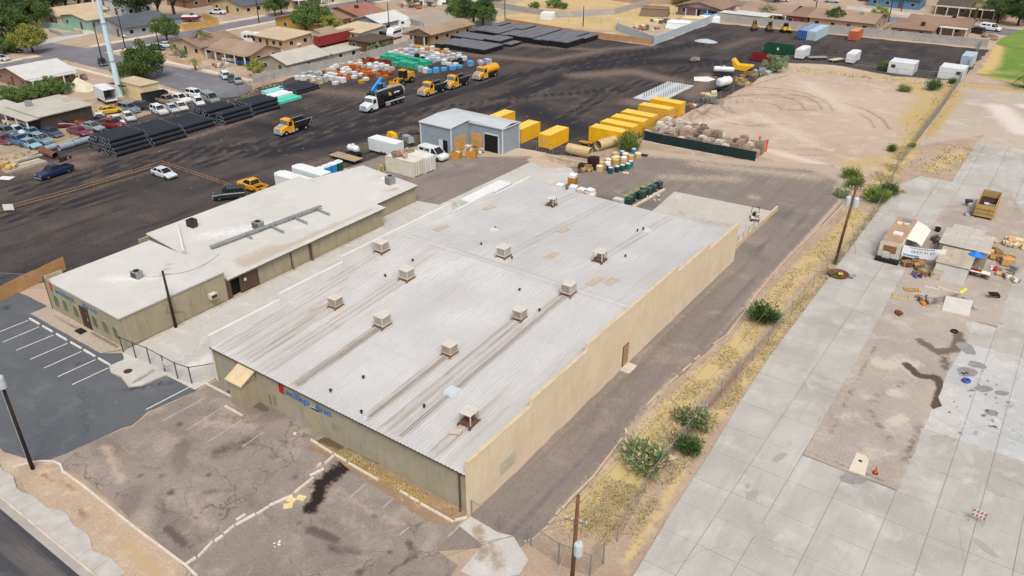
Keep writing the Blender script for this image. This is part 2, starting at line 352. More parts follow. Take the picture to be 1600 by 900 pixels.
# concrete alley between office and warehouse, apron in front
alley = [(-72.9,33.3),(-60.9,33.6),(-60.75,104),(-64,107),(-71.0,106.6),(-71.5,82.6),(-75.1,81.8),(-75.1,72.7),(-72.9,72.7)]
aw = [(0,[(-66.6,30.5),(-66.9,50),(-66.6,75),(-67.5,95)],0.5,0.85),(0,[(-62.5,40),(-62.3,70)],0.7,0.4),(2,[(-72.6,36),(-72.6,70)],0.6,0.5),(0,[(-70.8,33),(-70,60)],1.2,0.3),(1,[(-64.5,36),(-64.5,52)],1.6,0.7),(2,[(-66.7,74),(-70,84)],1.5,.5)]
al = sheet('concrete_alley', alley, 0.06, m_conc, 2, 0.1, grid=0.7, wear=aw)
sheet('concrete_apron', [(-71.5,31.2),(-70.2,30.7),(-68.6,30.75),(-66.4,30.3),(-65.7,31.1),(-65.4,33.5),(-72.7,33.3),(-71.3,32.6)], 0.072, m_conc, 0.5, 0.12, grid=0.4, wear=[(0,[(-66.8,31),(-67.2,34)],0.4,0.9),(0,[(-69.5,31.6)],0.5,0.6)])
sheet('entry_walk', [(-88.4,31.9),(-74.3,31.9),(-72.9,33.95),(-88.4,33.95)], 0.075, ground('brown_walk','a99c8c','9d9081','b3a696',mid=.6,R='7a6e62'), 1, 0.05, grid=0.5, wear=[(0,[(-86,33.3),(-80,33.2)],0.5,0.6),(0,[(-79,33.7),(-74,33.7)],0.3,0.9)])
# rear concrete pad behind the warehouse
sheet('rear_concrete_pad', [(-45.0,90.2),(-45.0,98),(-45.7,107.3),(-31,108.4),(-30.5,99),(-30.4,90.2)], 0.066, ground('stained_pad','b9b3a9','afa99f','c0bab1',mid=.4,R='766d66',Gc='c6beb4'), 1.5, 0.03, grid=0.7, wear=[(0,[(-42,94),(-40.5,96.5)],0.8,0.9),(0,[(-41,100)],1.3,0.5),(0,[(-38,99),(-31,101)],3,0.35)])

# front lots
park = [(-95,26),(-95,33.6),(-88.6,33.9),(-88.4,31.95),(-74.2,31.95),(-72.6,33.2),(-71.4,32.9),(-71.45,31.1),(-70.2,30.6),(-68.6,30.65),(-66.4,30.2),(-65.6,31),(-65.3,33.4),(-61.2,34.4),(-60.7,33.5),(-61.6,29),(-60.9,27),(-61.3,26.2),(-62,21.5),(-62.6,19.7),(-66.5,18.6),(-75,19),(-95,18)]
sheet('parking_asphalt', park, 0.05, m_asph, 1.0, 0.12, grid=0.7, wear=[(0,[(-82,28.6),(-81.2,28.4)],0.5,0.8),(0,[(-74.3,29.7)],0.6,0.8),(1,[(-66,28.5),(-65,28.3)],0.35,0.9),(1,[(-66.5,26),(-66,25.8)],0.3,0.7),(0,[(-66.3,29.8),(-64,33)],0.8,0.6),(1,[(-75,22),(-70,25)],2,0.15),(0,[(-70,27.5),(-63,24)],1.3,0.4),(0,[(-92,31)],1.5,0.6)])
lotf = [(-62.3,20.5),(-61.1,26.2),(-60.7,27),(-61.3,29.2),(-60.6,33.6),(-60.6,36.0),(-29.6,36.0),(-29.1,31.6),(-27,31.4),(-26,26),(-26,6),(-40.5,18.6),(-42.3,20.0),(-58.7,20.85),(-60.2,20.4)]
fw = [(2,[(-40.8,36.0),(-41.5,34.4),(-41.4,32.9),(-41.3,31.5)],1.35,.95),(2,[(-41.3,31.5),(-40.3,30.2),(-39.95,29.1)],1.0,.95),(2,[(-42.6,36.0),(-39.8,36)],.8,1.1),(0,[(-43,35.3),(-39,35.6)],.9,1.0),(0,[(-58,35.5),(-53,35.5)],.7,1.0),(0,[(-61,33.8),(-61.6,29.6)],.45,.9),(0,[(-61.4,29.4),(-60.8,27)],.3,.6),
      (0,[(-38.4,27.6),(-36,28)],.8,.8),(0,[(-39.5,27.6)],.5,.7),(0,[(-33.7,28.1),(-35.5,27.2)],1.0,.55),(0,[(-31.2,30.9),(-30.2,30.2)],.9,.6),(0,[(-30.0,30.2),(-30.6,28)],.35,.7),(0,[(-28.4,31.2)],.6,.5),(0,[(-50.5,31.7),(-51.5,29.3)],2.2,.55),(0,[(-47,31.5)],1.6,.45),(0,[(-44.9,21.2),(-47.2,21.4)],.8,.8),(0,[(-48.5,22.2),(-50.5,23)],.5,.5),(0,[(-46.5,27.2),(-48.3,25.5)],.6,.5),(0,[(-44,28.4)],.6,.5),(0,[(-55,28)],1.8,.4),(0,[(-54.8,21.8)],1,.3),
      (1,[(-48,24),(-45,23.5)],2,.45),(1,[(-56,31),(-52,33)],2.0,.5),(1,[(-40,31.5),(-33,32)],1.5,.45),(1,[(-60,24),(-55,22.4)],1.2,.6),(1,[(-36,22),(-32,19)],3,.4),(1,[(-37,30),(-34,29.5)],2,.4),(1,[(-58,25)],2,.4)]
for k in range(30): 
    q = (rnd.uniform(-60,-31), rnd.uniform(21,34)); fw.append((0, [q], rnd.uniform(.2,.8), rnd.uniform(.4,.8)))
sheet('old_parking_lot', lotf, 0.042, m_old, 1.0, 0.12, grid=0.28, wear=fw)
# dirt beds along the front wall and the roadside bank
m_bed = ground('bed_dirt', '9a8065', '8c745c', 'a98f6a', mid=0.8, spk=0.5, R='5f4d3e', Bc='a58a48', Gc='b9a78c')
sheet('front_bed', [(-45.8,33.9),(-45.6,35.96),(-29.7,35.96),(-29.6,34.2),(-31,33.4),(-38.3,33.9),(-42,34.3)], 0.056, m_bed, 0.5, 0.15, grid=0.4, wear=[(2,[(-43,35),(-33,35)],0.7,0.6),(0,[(-45.5,35.5),(-43.5,35.7)],0.7,1.0)])
sheet('roadside_bank', [(-63.5,18.4),(-62.6,19.6),(-60.3,20.2),(-58.7,20.6),(-42.3,19.75),(-39,17.0),(-30,8),(-36,8),(-45.7,16.6),(-52.6,17.0),(-55.6,17.0),(-60.4,17.2)], 0.108, ground('bank_dirt','b39e87','a58f78','bda993',mid=.6,R='8a7056',Gc='c6b49c',Bc='b39c72'), 0.6, 0.3, grid=0.5, wear=[(2,[(-48,18.6),(-44,18.2)],1.2,0.6),(0,[(-54.5,18.6),(-53,18.3)],0.7,0.6),(0,[(-57,19.6),(-61,19)],0.6,0.5)])
st = MB(); st.poly([(-95,-40,0.03),(-20,-40,0.03),(-20,15.1,0.03),(-95,15.1,0.03)]); tag(st.build('street', m_street), kind='structure')
# sidewalk: slabs, kerb and gutter
sw = MB(); sw.box(-95,-20,15.1,15.62,0.0,0.038); side = tag(sw.build('gutter', paint('gutter_concrete','a29c96',0.85,0.1,0.5,dirt=.5,dirtcol='77706a')), kind='structure')
kb = MB(); kb.box(-95,-20,15.62,15.8,0,0.17); tag(kb.build('kerb', m_kerb), kind='structure')
pv = MB(); pv.box(-95,-20,15.8,17.0,0,0.10); pav = tag(pv.build('sidewalk', m_bed), kind='structure')
def walk_edge(x): return 17.35+.28*math.sin(x*.55)+.16*math.sin(x*1.7+1)+.1*mnoise.noise((x*1.3,0,0))
for i in range(24):
    x0 = -95+i*2.05
    if x0 > -44: continue
    b = MB(); b.prism([(x0+.012,15.82),(x0+2.038,15.82)]+[(x0+2.038-2.026*k/8,walk_edge(x0+2.038-2.026*k/8)+rnd.uniform(-.03,.03)) for k in range(9)], 0.1, 0.16+rnd.uniform(-.004,.004)); b.build('paving_slab', paint('sidewalk_slab','b5b0a9',0.85,0.1,0.8,dirt=.3,dirtcol='a3968a'), pav)

# dry strip between the drive and the concrete
strip = [(-24.0,36),(-23.6,40),(-23.3,44),(-23.9,51),(-24.2,58),(-23.9,62),(-23.6,66),(-23.1,71.5),(-23.6,81),(-23.8,96.6),(-23.1,108),(-22.9,121),(-21.5,150),(-11.5,166),(-11.9,160),(-11.8,136.4),(-17.3,135.5),(-18.2,118),(-18.5,103),(-18.1,71),(-17.1,53),(-16.3,38),(-15,33),(-24.5,33)]
sw_ = [(2,[(-22.3,40),(-22,47),(-22.3,56),(-22,64),(-21.4,72),(-21.8,86),(-21.2,100),(-20.6,115)],1.9,1.0),(2,[(-20.8,42),(-21,50)],2.2,0.9),(2,[(-18.6,55),(-18.6,70),(-19.5,85),(-18.9,100),(-18.8,118)],0.9,0.8),(2,[(-21,125),(-20.5,150)],2.5,0.8),(2,[(-17.3,39),(-18,50)],0.8,0.7),(0,[(-19.6,38),(-19.8,60),(-19.4,90),(-18.9,120)],0.6,0.7),(2,[(-16,140),(-13,152)],2.5,0.6),
       (1,[(-23.6,46),(-23.5,58)],0.8,0.5),(0,[(-19,60),(-19.2,66)],1,0.7)]
sheet('weedy_strip', strip, 0.04, m_strip, 0.8, 0.25, grid=0.5, wear=sw_)
# pale hardpan beyond and under the slabs
m_gl = ground('far_hardpan','b3a596','a89b8d','c0b4a6',big=.05,mid=.2,spk=.4,Gc='cdc3b8',Bc='b29a68',R='9c8f82')
sheet('hardpan', [(-20.2,150),(-21.6,205),(18,214),(90,230),(120,120),(80,60),(40,20),(-10,30),(-15.5,36),(-17,53),(-18,71),(-18.3,103),(-18,118),(-17,135.8),(-12,136.3),(-12.2,159.5),(-15,158)], 0.03, m_gl, 2, 0.6, grid=1.6, wear=[(1,[(-12,188),(-6,172),(-2,180)],5,0.8),(1,[(-8,192),(-3,190)],3,0.9),(2,[(-20.5,203),(0,208),(18,211)],3,0.9),(2,[(-20,160),(-20.5,198)],2,0.9)])
hp = [(0,[(-9.5,62),(-9.8,80)],.6,.4),(0,[(-5,64),(-8,68),(-6,74)],1.2,.35),(1,[(-8.5,76),(-6,78)],1.6,0.9),(1,[(-5.3,66.8),(-4.7,68)],1.0,1.0),(1,[(-6.2,71.5)],1.3,0.9),(1,[(-9,65)],1.5,0.6),(0,[(-6.2,83),(-4.2,81.6),(-2.8,83.5),(-3.2,87)],0.9,1.0),(0,[(-3,86),(-2.2,84.5)],0.9,1.0),(2,[(-6.4,77.4),(-5,76),(-3.5,76.7),(-2.7,75.2),(-2.6,71.5)],0.75,1.1),(0,[(-3,79),(-3.6,81)],1,0.7),(0,[(-3.2,62),(-3.3,68)],0.8,.5),(0,[(-10,58.3),(-4,58.2)],.5,.45),(0,[(-7,92),(-5,96),(-3,94)],1.5,0.6)]
sheet('bare_patch', [(-10.5,57.75),(-2.9,57.75),(-2.85,62),(-2.8,70.6),(-2.1,72),(-2.7,73.3),(-2.8,78.4),(-2.3,83.5),(-2.0,87),(-2.9,89.6),(-2.85,90.6),(0.05,90.9),(0.1,98),(0.05,103),(2,116),(-3.9,136),(-7,126),(-8.8,127),(-10.9,125),(-11.3,110),(-11.1,94),(-10.7,75)], 0.132, m_grey, 0.6, 0.14, grid=0.35, wear=hp)
# concrete slabs of the neighbouring pavement, each with its joints
pc = MB(); pc.prism([(-16.2,37.0),(-14.5,28),(60,28),(60,135),(-11.8,135)], 0.0, 0.098); conc = tag(pc.build('concrete_pavement', ground('joint_dirt','8d857c','81796f',mid=.5)), kind='structure')
left_edge = [(-14.8,28),(-16.2,37.8),(-16.75,46),(-17.05,53),(-17.7,62),(-18.1,71),(-18.2,90),(-18.45,103),(-18.5,118),(-18.3,130),(-16.6,136)]
outer = left_edge+[(-12.0,136.2),(-12.05,159.4),(-4.5,160.3),(14,162),(40,150),(45,28)]
pits = [(-10.6,-3.35,57.8,66.0),(-10.75,-2.9,66,92),(-11.1,-6.9,92,124.5),(-7.2,-1.2,92,122)]
xs = [-19,-13.75,-10.55,-6.95,-3.0,0.0,2.8,5.7,9.3,12.9,16.5,20,24,28,32,36,40]
ys = [28,31.5,35.2,39.5,43.1,46.6,49.8,53.85,57.62,62,67.5,70.4,76.6,81,85.5,90.7,95.6,100.6,106,111.5,118.2,124.5,129.8,136.2,142,148,154,161]
m_sl = [ground('slab_a','b6b2ab','a39e97','bcb9b3',big=.12,mid=.35,fine=8,spk=.35,streak=(.8,.12,.2,.5),streakcol='a19d97',cracks=(0.1,0.005,0.4,1.0)), ground('slab_b','b4b0aa','a29d96','bab7b2',big=.12,mid=.35,fine=8,spk=.35,streak=(.8,.12,.2,.5),streakcol='a09c97',cracks=(0.1,0.005,0.4,1.0)), ground('slab_c','b8b4ad','a5a099','bebbb5',big=.12,mid=.35,fine=8,spk=.35,streak=(.8,.12,.2,.5),streakcol='a39f98')]
m_slw = [ground('slab_d','b6b6b5','abacab','c0c0be',big=.2,mid=.7,fine=8,spk=.25,cracks=(0.2,0.008,0.7)), ground('slab_e','b9b9b7','afafae','c3c3c1',big=.2,mid=.7,fine=8,spk=.25,cracks=(0.25,0.008,0.7)), ground('slab_f','bbb8b4','b2aeaa','c6c4c1',big=.2,mid=.7,fine=8,spk=.25,cracks=(0.2,0.008,0.6))]
for i in range(len(xs)-1):
    for j in range(len(ys)-1):
        P = clip_rect(outer, xs[i]+.022, xs[i+1]-.022, ys[j]+.014, ys[j+1]-.014)
        if len(P) < 3: continue
        cx = sum(p[0] for p in P)/len(P); cy = sum(p[1] for p in P)/len(P)
        if any(a < cx < b and c < cy < d for a, b, c, d in pits): continue
        if cx > 4+0.28*cy: continue
        ar = abs(sum(P[k][0]*P[(k+1)%len(P)][1]-P[(k+1)%len(P)][0]*P[k][1] for k in range(len(P))))/2
        if ar < 0.3: continue
        h = 0.12+rnd.uniform(-.006,.006); b = MB()
        mm = m_slw if (cx > -3 and 66 < cy < 86) else m_sl
        b.prism(P, 0.03, h); b.build('concrete_slab', mm[rnd.randrange(3)], conc)
# stains and damp marks on the pale slabs: thin films lying on the concrete
film = ground('damp_film','8e8a87','837f7d','989492',mid=.8,spk=.3)
for k in range(44):
    if k < 7: x, y, rx = ((-1.2,79.5,1.1),(0.6,77.3,.9),(2.1,77.5,.7),(-2.0,84.2,1.3),(-.6,81.5,.9),(1.7,73.5,.6),(-6.2,57.0,1.1))[k]
    else: x, y, rx = rnd.uniform(-1.5,3.2), rnd.uniform(68,81), rnd.uniform(.07,.26)
    a0 = rnd.uniform(0,6); n = 12; e = rnd.uniform(.4,.8)
    pts = [(rx*(1+.35*mnoise.noise((math.cos(t)*1.3+k*3,math.sin(t)*1.3,a0)))*math.cos(t), rx*e*(1+.35*mnoise.noise((math.cos(t)*1.3+k*3,math.sin(t)*1.3,a0+4)))*math.sin(t)) for t in [2*PI*i/n for i in range(n)]]
    ca, sa = math.cos(a0), math.sin(a0)
    b = MB(); b.poly([(x+ca*p[0]-sa*p[1], y+sa*p[0]+ca*p[1], 0.137) for p in pts]); b.build('damp_mark', film, conc)

film2 = ground('tread_film','a6a097','9d978e','aea89f',mid=.6,spk=.3)
for k in range(22):
    x, y, rx = rnd.uniform(-15,4), rnd.uniform(36,60) if k % 2 else rnd.uniform(62,110), rnd.uniform(.3,1.3)
    if x > -11 and y > 57: x -= 6 if x < -6 else 0
    if -10.8 < x < -2.5 and y > 57: continue
    n = 18; a0 = rnd.uniform(0,6); e = rnd.uniform(.25,.7); ca, sa = math.cos(a0), math.sin(a0)
    pts = [(rx*(1+.5*mnoise.noise((math.cos(t)*2+k*3,math.sin(t)*2,a0)))*math.cos(t), rx*e*(1+.5*mnoise.noise((math.cos(t)*2+k*3,math.sin(t)*2,a0+4)))*math.sin(t)) for t in [2*PI*i/n for i in range(n)]]
    b = MB(); b.poly([(x+ca*p[0]-sa*p[1], y+sa*p[0]+ca*p[1], 0.1305) for p in pts]); b.build('worn_mark', film2, conc)

# neighbourhood roads, fields, lawn
def flat(name, pts, z, m, step=3, amp=.25, **k): return sheet(name, pts, z, m, step, amp, **k)
flat('side_road', [(-217.5,20),(-208.5,20),(-208.5,97),(-209,113),(-208,200),(-207,330),(-215,330),(-216,200)], 0.03, m_road)
flat('cul_de_sac_road', [(-290,100),(-290,108.5),(-240,108.8),(-216,112),(-208,111.5),(-180,112.5),(-155,113.5),(-147,110),(-145,104),(-148,98.5),(-156,99.5),(-178,101.5),(-208,101),(-217,100.5)], 0.036, m_road)
flat('far_street', [(-130,276),(120,268),(120,279),(-10,283.5),(-130,289)], 0.03, m_road)
flat('dry_field', [G(690,40)[:2], G(800,38)[:2], G(966,48)[:2], G(1022,42)[:2], G(1100,12)[:2], G(1060,-6)[:2], G(860,-8)[:2], G(790,8)[:2]], 0.014, m_field, 4, 1.5)
flat('park_lawn', [G(*p)[:2] for p in ((1560,62),(1640,30),(1760,70),(1760,150),(1600,138),(1525,115),(1545,90))], 0.036, m_lawn, 2, 0.8, grid=2, wear=[gw(1,[(1545,112),(1600,116)],4,0.6),gw(0,[(1552,72),(1545,98),(1530,112)],4.5,1.0),gw(1,[(1520,118),(1600,130),(1660,135)],4,0.8)])
for pts in (((262,42),(285,46),(330,38),(300,36)), ((285,88),(210,85),(240,95),(290,97)), ((58,72),(150,52),(140,46),(70,62))):
    flat('concrete_driveway', [G(*p)[:2] for p in pts], 0.042, m_conc, 3, .1)
for x0, x1 in ((-208.4,-206.6),(-219.5,-217.6)):
    b = MB(); b.box(x0,x1,113.5,280,0,0.11); tag(b.build('roadside_walk', paint('pale_walk','cbbfb0',.85,.1,.4)), kind='structure')
    b = MB(); b.box(x0,x1,30,99.5,0,0.11); tag(b.build('roadside_walk', MATS['pale_walk']), kind='structure')
for y0 in (97.3, 113.8):
    b = MB(); b.box(-206,-152,y0,y0+1.3,0,0.11); tag(b.build('roadside_walk', MATS['pale_walk']), kind='structure')
# ================================================================== WAREHOUSE
def roof_mat(key, a, b, streakcol):
    if key in MATS: return MATS[key]
    B = NB(key)
    x = B.mix(B.ramp(B.noise(0.12, 5), 0.35, 0.65), C(a), C(b))
    s1 = B.noise(1.0, 6, 0.65, vec=B.pos((0.9, 0.05, 1)), dist=0.2)
    s2 = B.noise(1.0, 4, 0.6, vec=B.pos((3.5, 0.12, 1)))
    x = B.mix(B.mth('MULTIPLY', B.ramp(s1, 0.5, 0.7), 0.55), x, C(streakcol))
    x = B.mix(B.mth('MULTIPLY', B.ramp(s2, 0.5, 0.75), 0.35), x, C('a8a5a2'))
    x = B.mix(0.25, x, B.mix(B.noise(9, 3), (0.4,0.4,0.4), (0.62,0.62,0.62)), 'OVERLAY')
    at = B.n('ShaderNodeAttribute'); at.attribute_name = 'wear'; sp = B.n('ShaderNodeSeparateColor'); B.l(at.outputs['Color'], sp.inputs[0])
    wn = B.noise(1.0, 6, 0.7, vec=B.pos((3.0, 0.35, 1)))
    for i, cc in enumerate(('80746a', 'cdccca', 'ada294')):
        m = B.mth('MULTIPLY', sp.outputs[i], B.ramp(wn, 0.28, 0.66)); x = B.mix(m, x, C(cc))
    B.l(x, B.b.inputs['Base Color']); B.b.inputs['Roughness'].default_value = 0.6; B.b.inputs['Specular IOR Level'].default_value = 0.3
    MATS[key] = B.m; return B.m
m_roof = roof_mat('coated_metal_roof', 'bfbdbc', 'b6b4b3', 'b0a9a2')
m_tan = ground('tan_wall_paint', 'dfcdb0', 'd8c5a7', 'e3d3b8', big=.1, mid=.5, fine=10, spk=.12, bump=.1, rough=.8)
def streak_wall(key, a, b, drip):
    if key in MATS: return MATS[key]
    B = NB(key); x = B.mix(B.ramp(B.noise(0.5, 5), .35, .65), C(a), C(b))
    d = B.noise(1.0, 5, .65, vec=B.pos((2.2, 2.2, .18))); x = B.mix(B.mth('MULTIPLY', B.ramp(d, .5, .72), .5), x, C(drip))
    B.l(x, B.b.inputs['Base Color']); B.b.inputs['Roughness'].default_value = .85; MATS[key] = B.m; return B.m
m_tanw = streak_wall('tan_wall_streaked','dfcdb0','d7c4a6','cbb797')
m_grn = streak_wall('greyish_green_wall_paint', 'a6a08c', '9a9582', '847d66')
m_olive = streak_wall('olive_stucco', 'a59c82', '9a9178', '83795d')
m_pale = paint('white_parapet_paint', 'd9d8d4', .75, .05, .5, dirt=.15, dirtcol='b0aaa0')
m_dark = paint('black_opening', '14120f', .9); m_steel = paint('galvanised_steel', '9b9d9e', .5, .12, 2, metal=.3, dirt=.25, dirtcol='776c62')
m_brown = paint('brown_metal', '5a4535', .7, .15, 1, dirt=.3, dirtcol='3b2d23'); m_rust = paint('rusty_steel', '6d4a38', .9, .3, 3); m_black = paint('black_plastic', '17181a', .55)
m_wood = paint('weathered_wood', '9c7f5d', .9, .2, 2, dirt=.3, dirtcol='6a543d'); m_ply = paint('plywood', 'c39a5e', .85, .15, 1.2, dirt=.2, dirtcol='93703f')
wh = thing('warehouse', 'low warehouse with pale ribbed metal roof, coolers on top and tan stepped side wall', 'warehouse', (-45,36,0))
def WH(b, name, m, par=None, off=(-45,36,0), smooth=False):
    o = b.build(name, m, par or wh, smooth=smooth); o.location = (0,0,0) if par else (-off[0],-off[1],-off[2]); return o
def slope(y): return 3.92+1.85*(1-abs(y-62.75)/27.2)
fx = [-60.6,-54.0,-48.4,-41.2,-35.0,-29.68]
for i in range(5):
    b = MB(); b.box(fx[i]+.02,fx[i+1]-.02,36.0,36.25,0,3.86); WH(b,'front_wall_panel',m_grn)
b = MB(); b.box(-60.58,-29.7,36.03,36.22,0,3.84); WH(b,'wall_core',m_olive); b = MB(); b.box(-60.5,-29.7,89.5,89.75,0,3.84); WH(b,'rear_wall',m_olive)
YS = [(35.8,44.4,5.12),(44.4,53.3,5.80),(53.3,62.75,6.46),(62.75,72.1,6.46),(72.1,81.1,5.78),(81.1,89.95,5.08)]
for a, c, h in YS:
    b = MB(); b.box(-29.68,-29.4,a+.012,c-.012,0,h); WH(b,'side_wall_panel',m_tanw)
    b = MB(); b.box(-29.71,-29.375,a,c,h,h+.05); WH(b,'parapet_cap',paint('cap_paint','c9b597',.8,.1,1))
    b = MB(); b.box(-60.6,-60.36,a+.012,c-.012,0,(h+.08 if c < 73 else slope((a+c)/2)+.42)); WH(b,'parapet_panel',m_pale)
b = MB(); b.box(-29.66,-29.42,36,89.8,0,4.9); WH(b,'joint_filler',paint('joint_sealant','b69c78',.9))
# roof of six sheet courses, ribs run down the slope
RW = 0.38; nr = int((60.33-29.72)/RW); x_rib = [-60.33+i*RW for i in range(nr+1)]
COOL = [((597,393),0,'white'),((636,436),0,'white'),((525,479),0,'tan'),((598,509),0,'white'),((703,553),0,'tan'),((787,401),0,'white'),((888,459),0,'white'),((812,498),0,'tan'),((937,408),1,'white'),((733,661),1,'rust'),((862,321),1,'small')]
def on_roof(px, py):
    z = 5.0
    for _ in range(6): q = G(px, py, z); z = slope(q.y)
    return G(px, py, z)
CP = [on_roof(*c[0]) for c in COOL]
rw_ = []
for (c, p) in zip(COOL, CP):
    e = 36.0 if p.y < 62.75 else 89.6
    for dx in (-.5,.25): rw_.append((0,[(p.x+dx,p.y),(p.x+dx,e)],.22,1.0 if p.y < 60 else .6))
    rw_.append((2,[(p.x-.2,p.y),(p.x-.1,e)],.8,.6 if p.y < 60 else .25)); rw_.append((0,[(p.x-.3,p.y),(p.x+.2,p.y)],1.0,.55))
for x0, x1, y0, s in ((-58.6,-58.4,52,.6),(-57.3,-57.2,50,.5),(-56.4,-56.3,48,.6),(-59.6,-59.5,46,.6),(-53.9,-53.8,60,.5),(-40.3,-40.2,48,.5),(-38.2,-38.1,46,.6),(-37.4,-37.3,62,.5),(-33,-33,46,.4),(-31.5,-31.5,44,.3)):
    rw_.append((0,[(x0,36),(x1,y0)],.3,s)); rw_.append((2,[(x0,36),(x1,y0)],.8,.5))
rw_ += [(1,[(-52,56),(-48,66),(-46,60)],3.5,.8),(1,[(-40,66),(-36,74)],4,.6),(1,[(-44,52),(-42,54)],2.5,.8),(2,[(-56,60),(-50,70)],3,.3),(1,[(-55,78),(-40,84)],4,.35),(0,[(-57,45.3),(-56.2,47)],.5,.9)]
courses = [35.72,44.6,53.7,62.75,71.8,80.9,90.05]
for k in range(6):
    b = MB(); y0, y1 = courses[k], courses[k+1]; n = 10; rows = []
    rh = .055 if k < 3 else .022; lift = 0.014*(2-abs(k-2.5)-.5)
    for j in range(n+1):
        y = y0+(y1-y0)*j/n; z = slope(y)+lift; row = []
        for i, x in enumerate(x_rib):
            row += [(x,y,z),(x+.20,y,z),(x+.235,y,z+rh),(x+.33,y,z+rh)]
        rows.append(row)
    m = len(rows[0])
    b.v = [p for r in rows for p in r]; b.f = [(j*m+i,j*m+i+1,(j+1)*m+i+1,(j+1)*m+i) for j in range(n) for i in range(m-1)]; b.m = [0]*len(b.f)
    o = WH(b,'roof_sheet',m_roof); set_wear(o.data, rw_)
b = MB(); b.extx([(62.3,slope(62.3)+.06),(62.75,slope(62.75)+.1),(63.2,slope(63.2)+.06),(62.75,slope(62.75)+.07)],-60.3,-29.75); WH(b,'ridge_cap',m_roof)
b = MB(); b.box(-60.6,-29.7,35.74,35.84,3.76,3.9); WH(b,'eave_trim',paint('dark_eave','4d473f',.8)); 
b = MB(); b.tube((-30.35,35.88,3.8),(-30.35,35.88,.2),.08); b.tube((-30.35,35.88,.2),(-30.15,35.6,.12),.08); WH(b,'downpipe',m_brown)
b = MB(); b.box(-60.3,-60.2,35.85,36,0,3.8); WH(b,'downpipe',m_olive)
# opaque light strips let into the roof
for px, py, L in ((930,440,2.6),(690,357,2.4),(955,440,1.9),(862,400,2.2),(765,325,2.0),(880,360,1.8)):
    p = on_roof(px, py); b = MB()
    z0, z1 = slope(p.y-L/2)+.062, slope(p.y+L/2)+.062
    b.add([(p.x-.5,p.y-L/2,z0),(p.x+.5,p.y-L/2,z0),(p.x+.5,p.y+L/2,z1),(p.x-.5,p.y+L/2,z1),(p.x-.5,p.y-L/2,z0-.04),(p.x+.5,p.y-L/2,z0-.04),(p.x+.5,p.y+L/2,z1-.04),(p.x-.5,p.y+L/2,z1-.04)],[(0,1,2,3),(4,5,1,0),(5,6,2,1),(6,7,3,2),(7,4,0,3)])
    WH(b,'skylight_strip',paint('aged_fibreglass','b9aa97',.6,.12,1.5))
for px, py in ((568,592),(517,613),(565,646),(663,637),(602,433),(843,487),(977,402),(812,455),(645,409),(752,383),(800,405),(996,362),(1005,359),(774,358)):
    p = on_roof(px, py); b = MB(); b.lathe([(.08,-.02),(.08,.25)],8,(p.x,p.y)); b.lathe([(.13,.25),(.15,.3),(.05,.36)],8,(p.x,p.y))
    b.v = [(x,y,z+slope(p.y)) for x,y,z in b.v]; WH(b,'roof_vent',m_black)
for px, py, s in ((707,614,.62),(1012,361,.4),(771,360,.4),(572,654,.2)):
    p = on_roof(px, py); b = MB(); b.frus((p.x-s,p.x+s,p.y-s,p.y+s),(p.x-s*.8,p.x+s*.8,p.y-s*.8,p.y+s*.8),slope(p.y),slope(p.y)+s*.6); WH(b,'vent_box',paint('pale_sheet','c4ccd2',.5,.08,2))
# entrance hood, door, wall patches, sign
b = MB(); b.box(-56.3,-54.3,34.35,36,0,2.75); WH(b,'entry_porch',m_olive)
b = MB(); b.add([(-56.45,34.15,2.72),(-54.15,34.15,2.72),(-54.15,35.99,3.6),(-56.45,35.99,3.6),(-56.45,34.15,2.85),(-54.15,34.15,2.85),(-54.15,35.99,3.73),(-56.45,35.99,3.73)],[(3,2,1,0),(4,5,6,7),(0,1,5,4),(1,2,6,5),(2,3,7,6),(3,0,4,7)]); WH(b,'porch_roof',paint('porch_tan','cdb893',.8,.08,1))
for x in (-56.3,-54.35): b = MB(); b.extx([(35.9,2.7),(34.4,2.7),(35.9,3.55)],x,x+.05); WH(b,'porch_gable',m_olive)
for x0,x1,z0,z1,c in ((-47.0,-46.0,.2,2.6,'a79c83'),(-44.6,-43.6,1.3,2.1,'9a8f78'),(-52.9,-52.6,.4,1.6,'8a7a50'),(-52.2,-51.9,.5,1.7,'8f8058'),(-47.6,-45.9,2.45,2.72,'b3ab9a')):
    b = MB(); b.box(x0,x1,35.985,36.0,z0,z1); WH(b,'wall_patch',paint('patch_'+c,c,.85,.1,2))
b = MB(); b.box(-29.4,-29.388,39.9,42.0,.9,2.2); WH(b,'repaint_patch',paint('repaint_grey','bfb59f',.85,.08,1))
b = MB(); b.box(-29.4,-29.33,60.35,61.5,0.1,2.6); dr = WH(b,'door_frame',paint('door_frame_brown','6d4f38',.7)); 
b = MB(); b.box(-29.36,-29.31,60.45,61.4,.12,2.52); d2 = WH(b,'side_door',paint('side_door_tan','a98763',.7,.1,2)); b = MB(); b.box(-29.31,-29.25,61.22,61.32,1.1,1.25); WH(b,'door_handle',m_steel,d2)
b = MB(); b.frus((-29.38,-28.3,60.0,61.8),(-29.38,-28.55,60.2,61.6),0,.22); WH(b,'door_step',m_kerb)
def text_mesh(s, size, ext, bold=0.0, sp=1.0):
    cu = bpy.data.curves.new('t','FONT'); cu.body = s; cu.size = size; cu.extrude = ext; cu.offset = bold; cu.space_character = sp; cu.resolution_u = 2
    o = bpy.data.objects.new('t', cu); COL.objects.link(o); dg = bpy.context.evaluated_depsgraph_get()
    me = bpy.data.meshes.new_from_object(o.evaluated_get(dg)); bpy.data.objects.remove(o); bpy.data.curves.remove(cu); return me
m_blue = paint('sign_blue','2f78b4',.6,.06,2); m_red = paint('sign_red','b3262b',.6,.06,2)
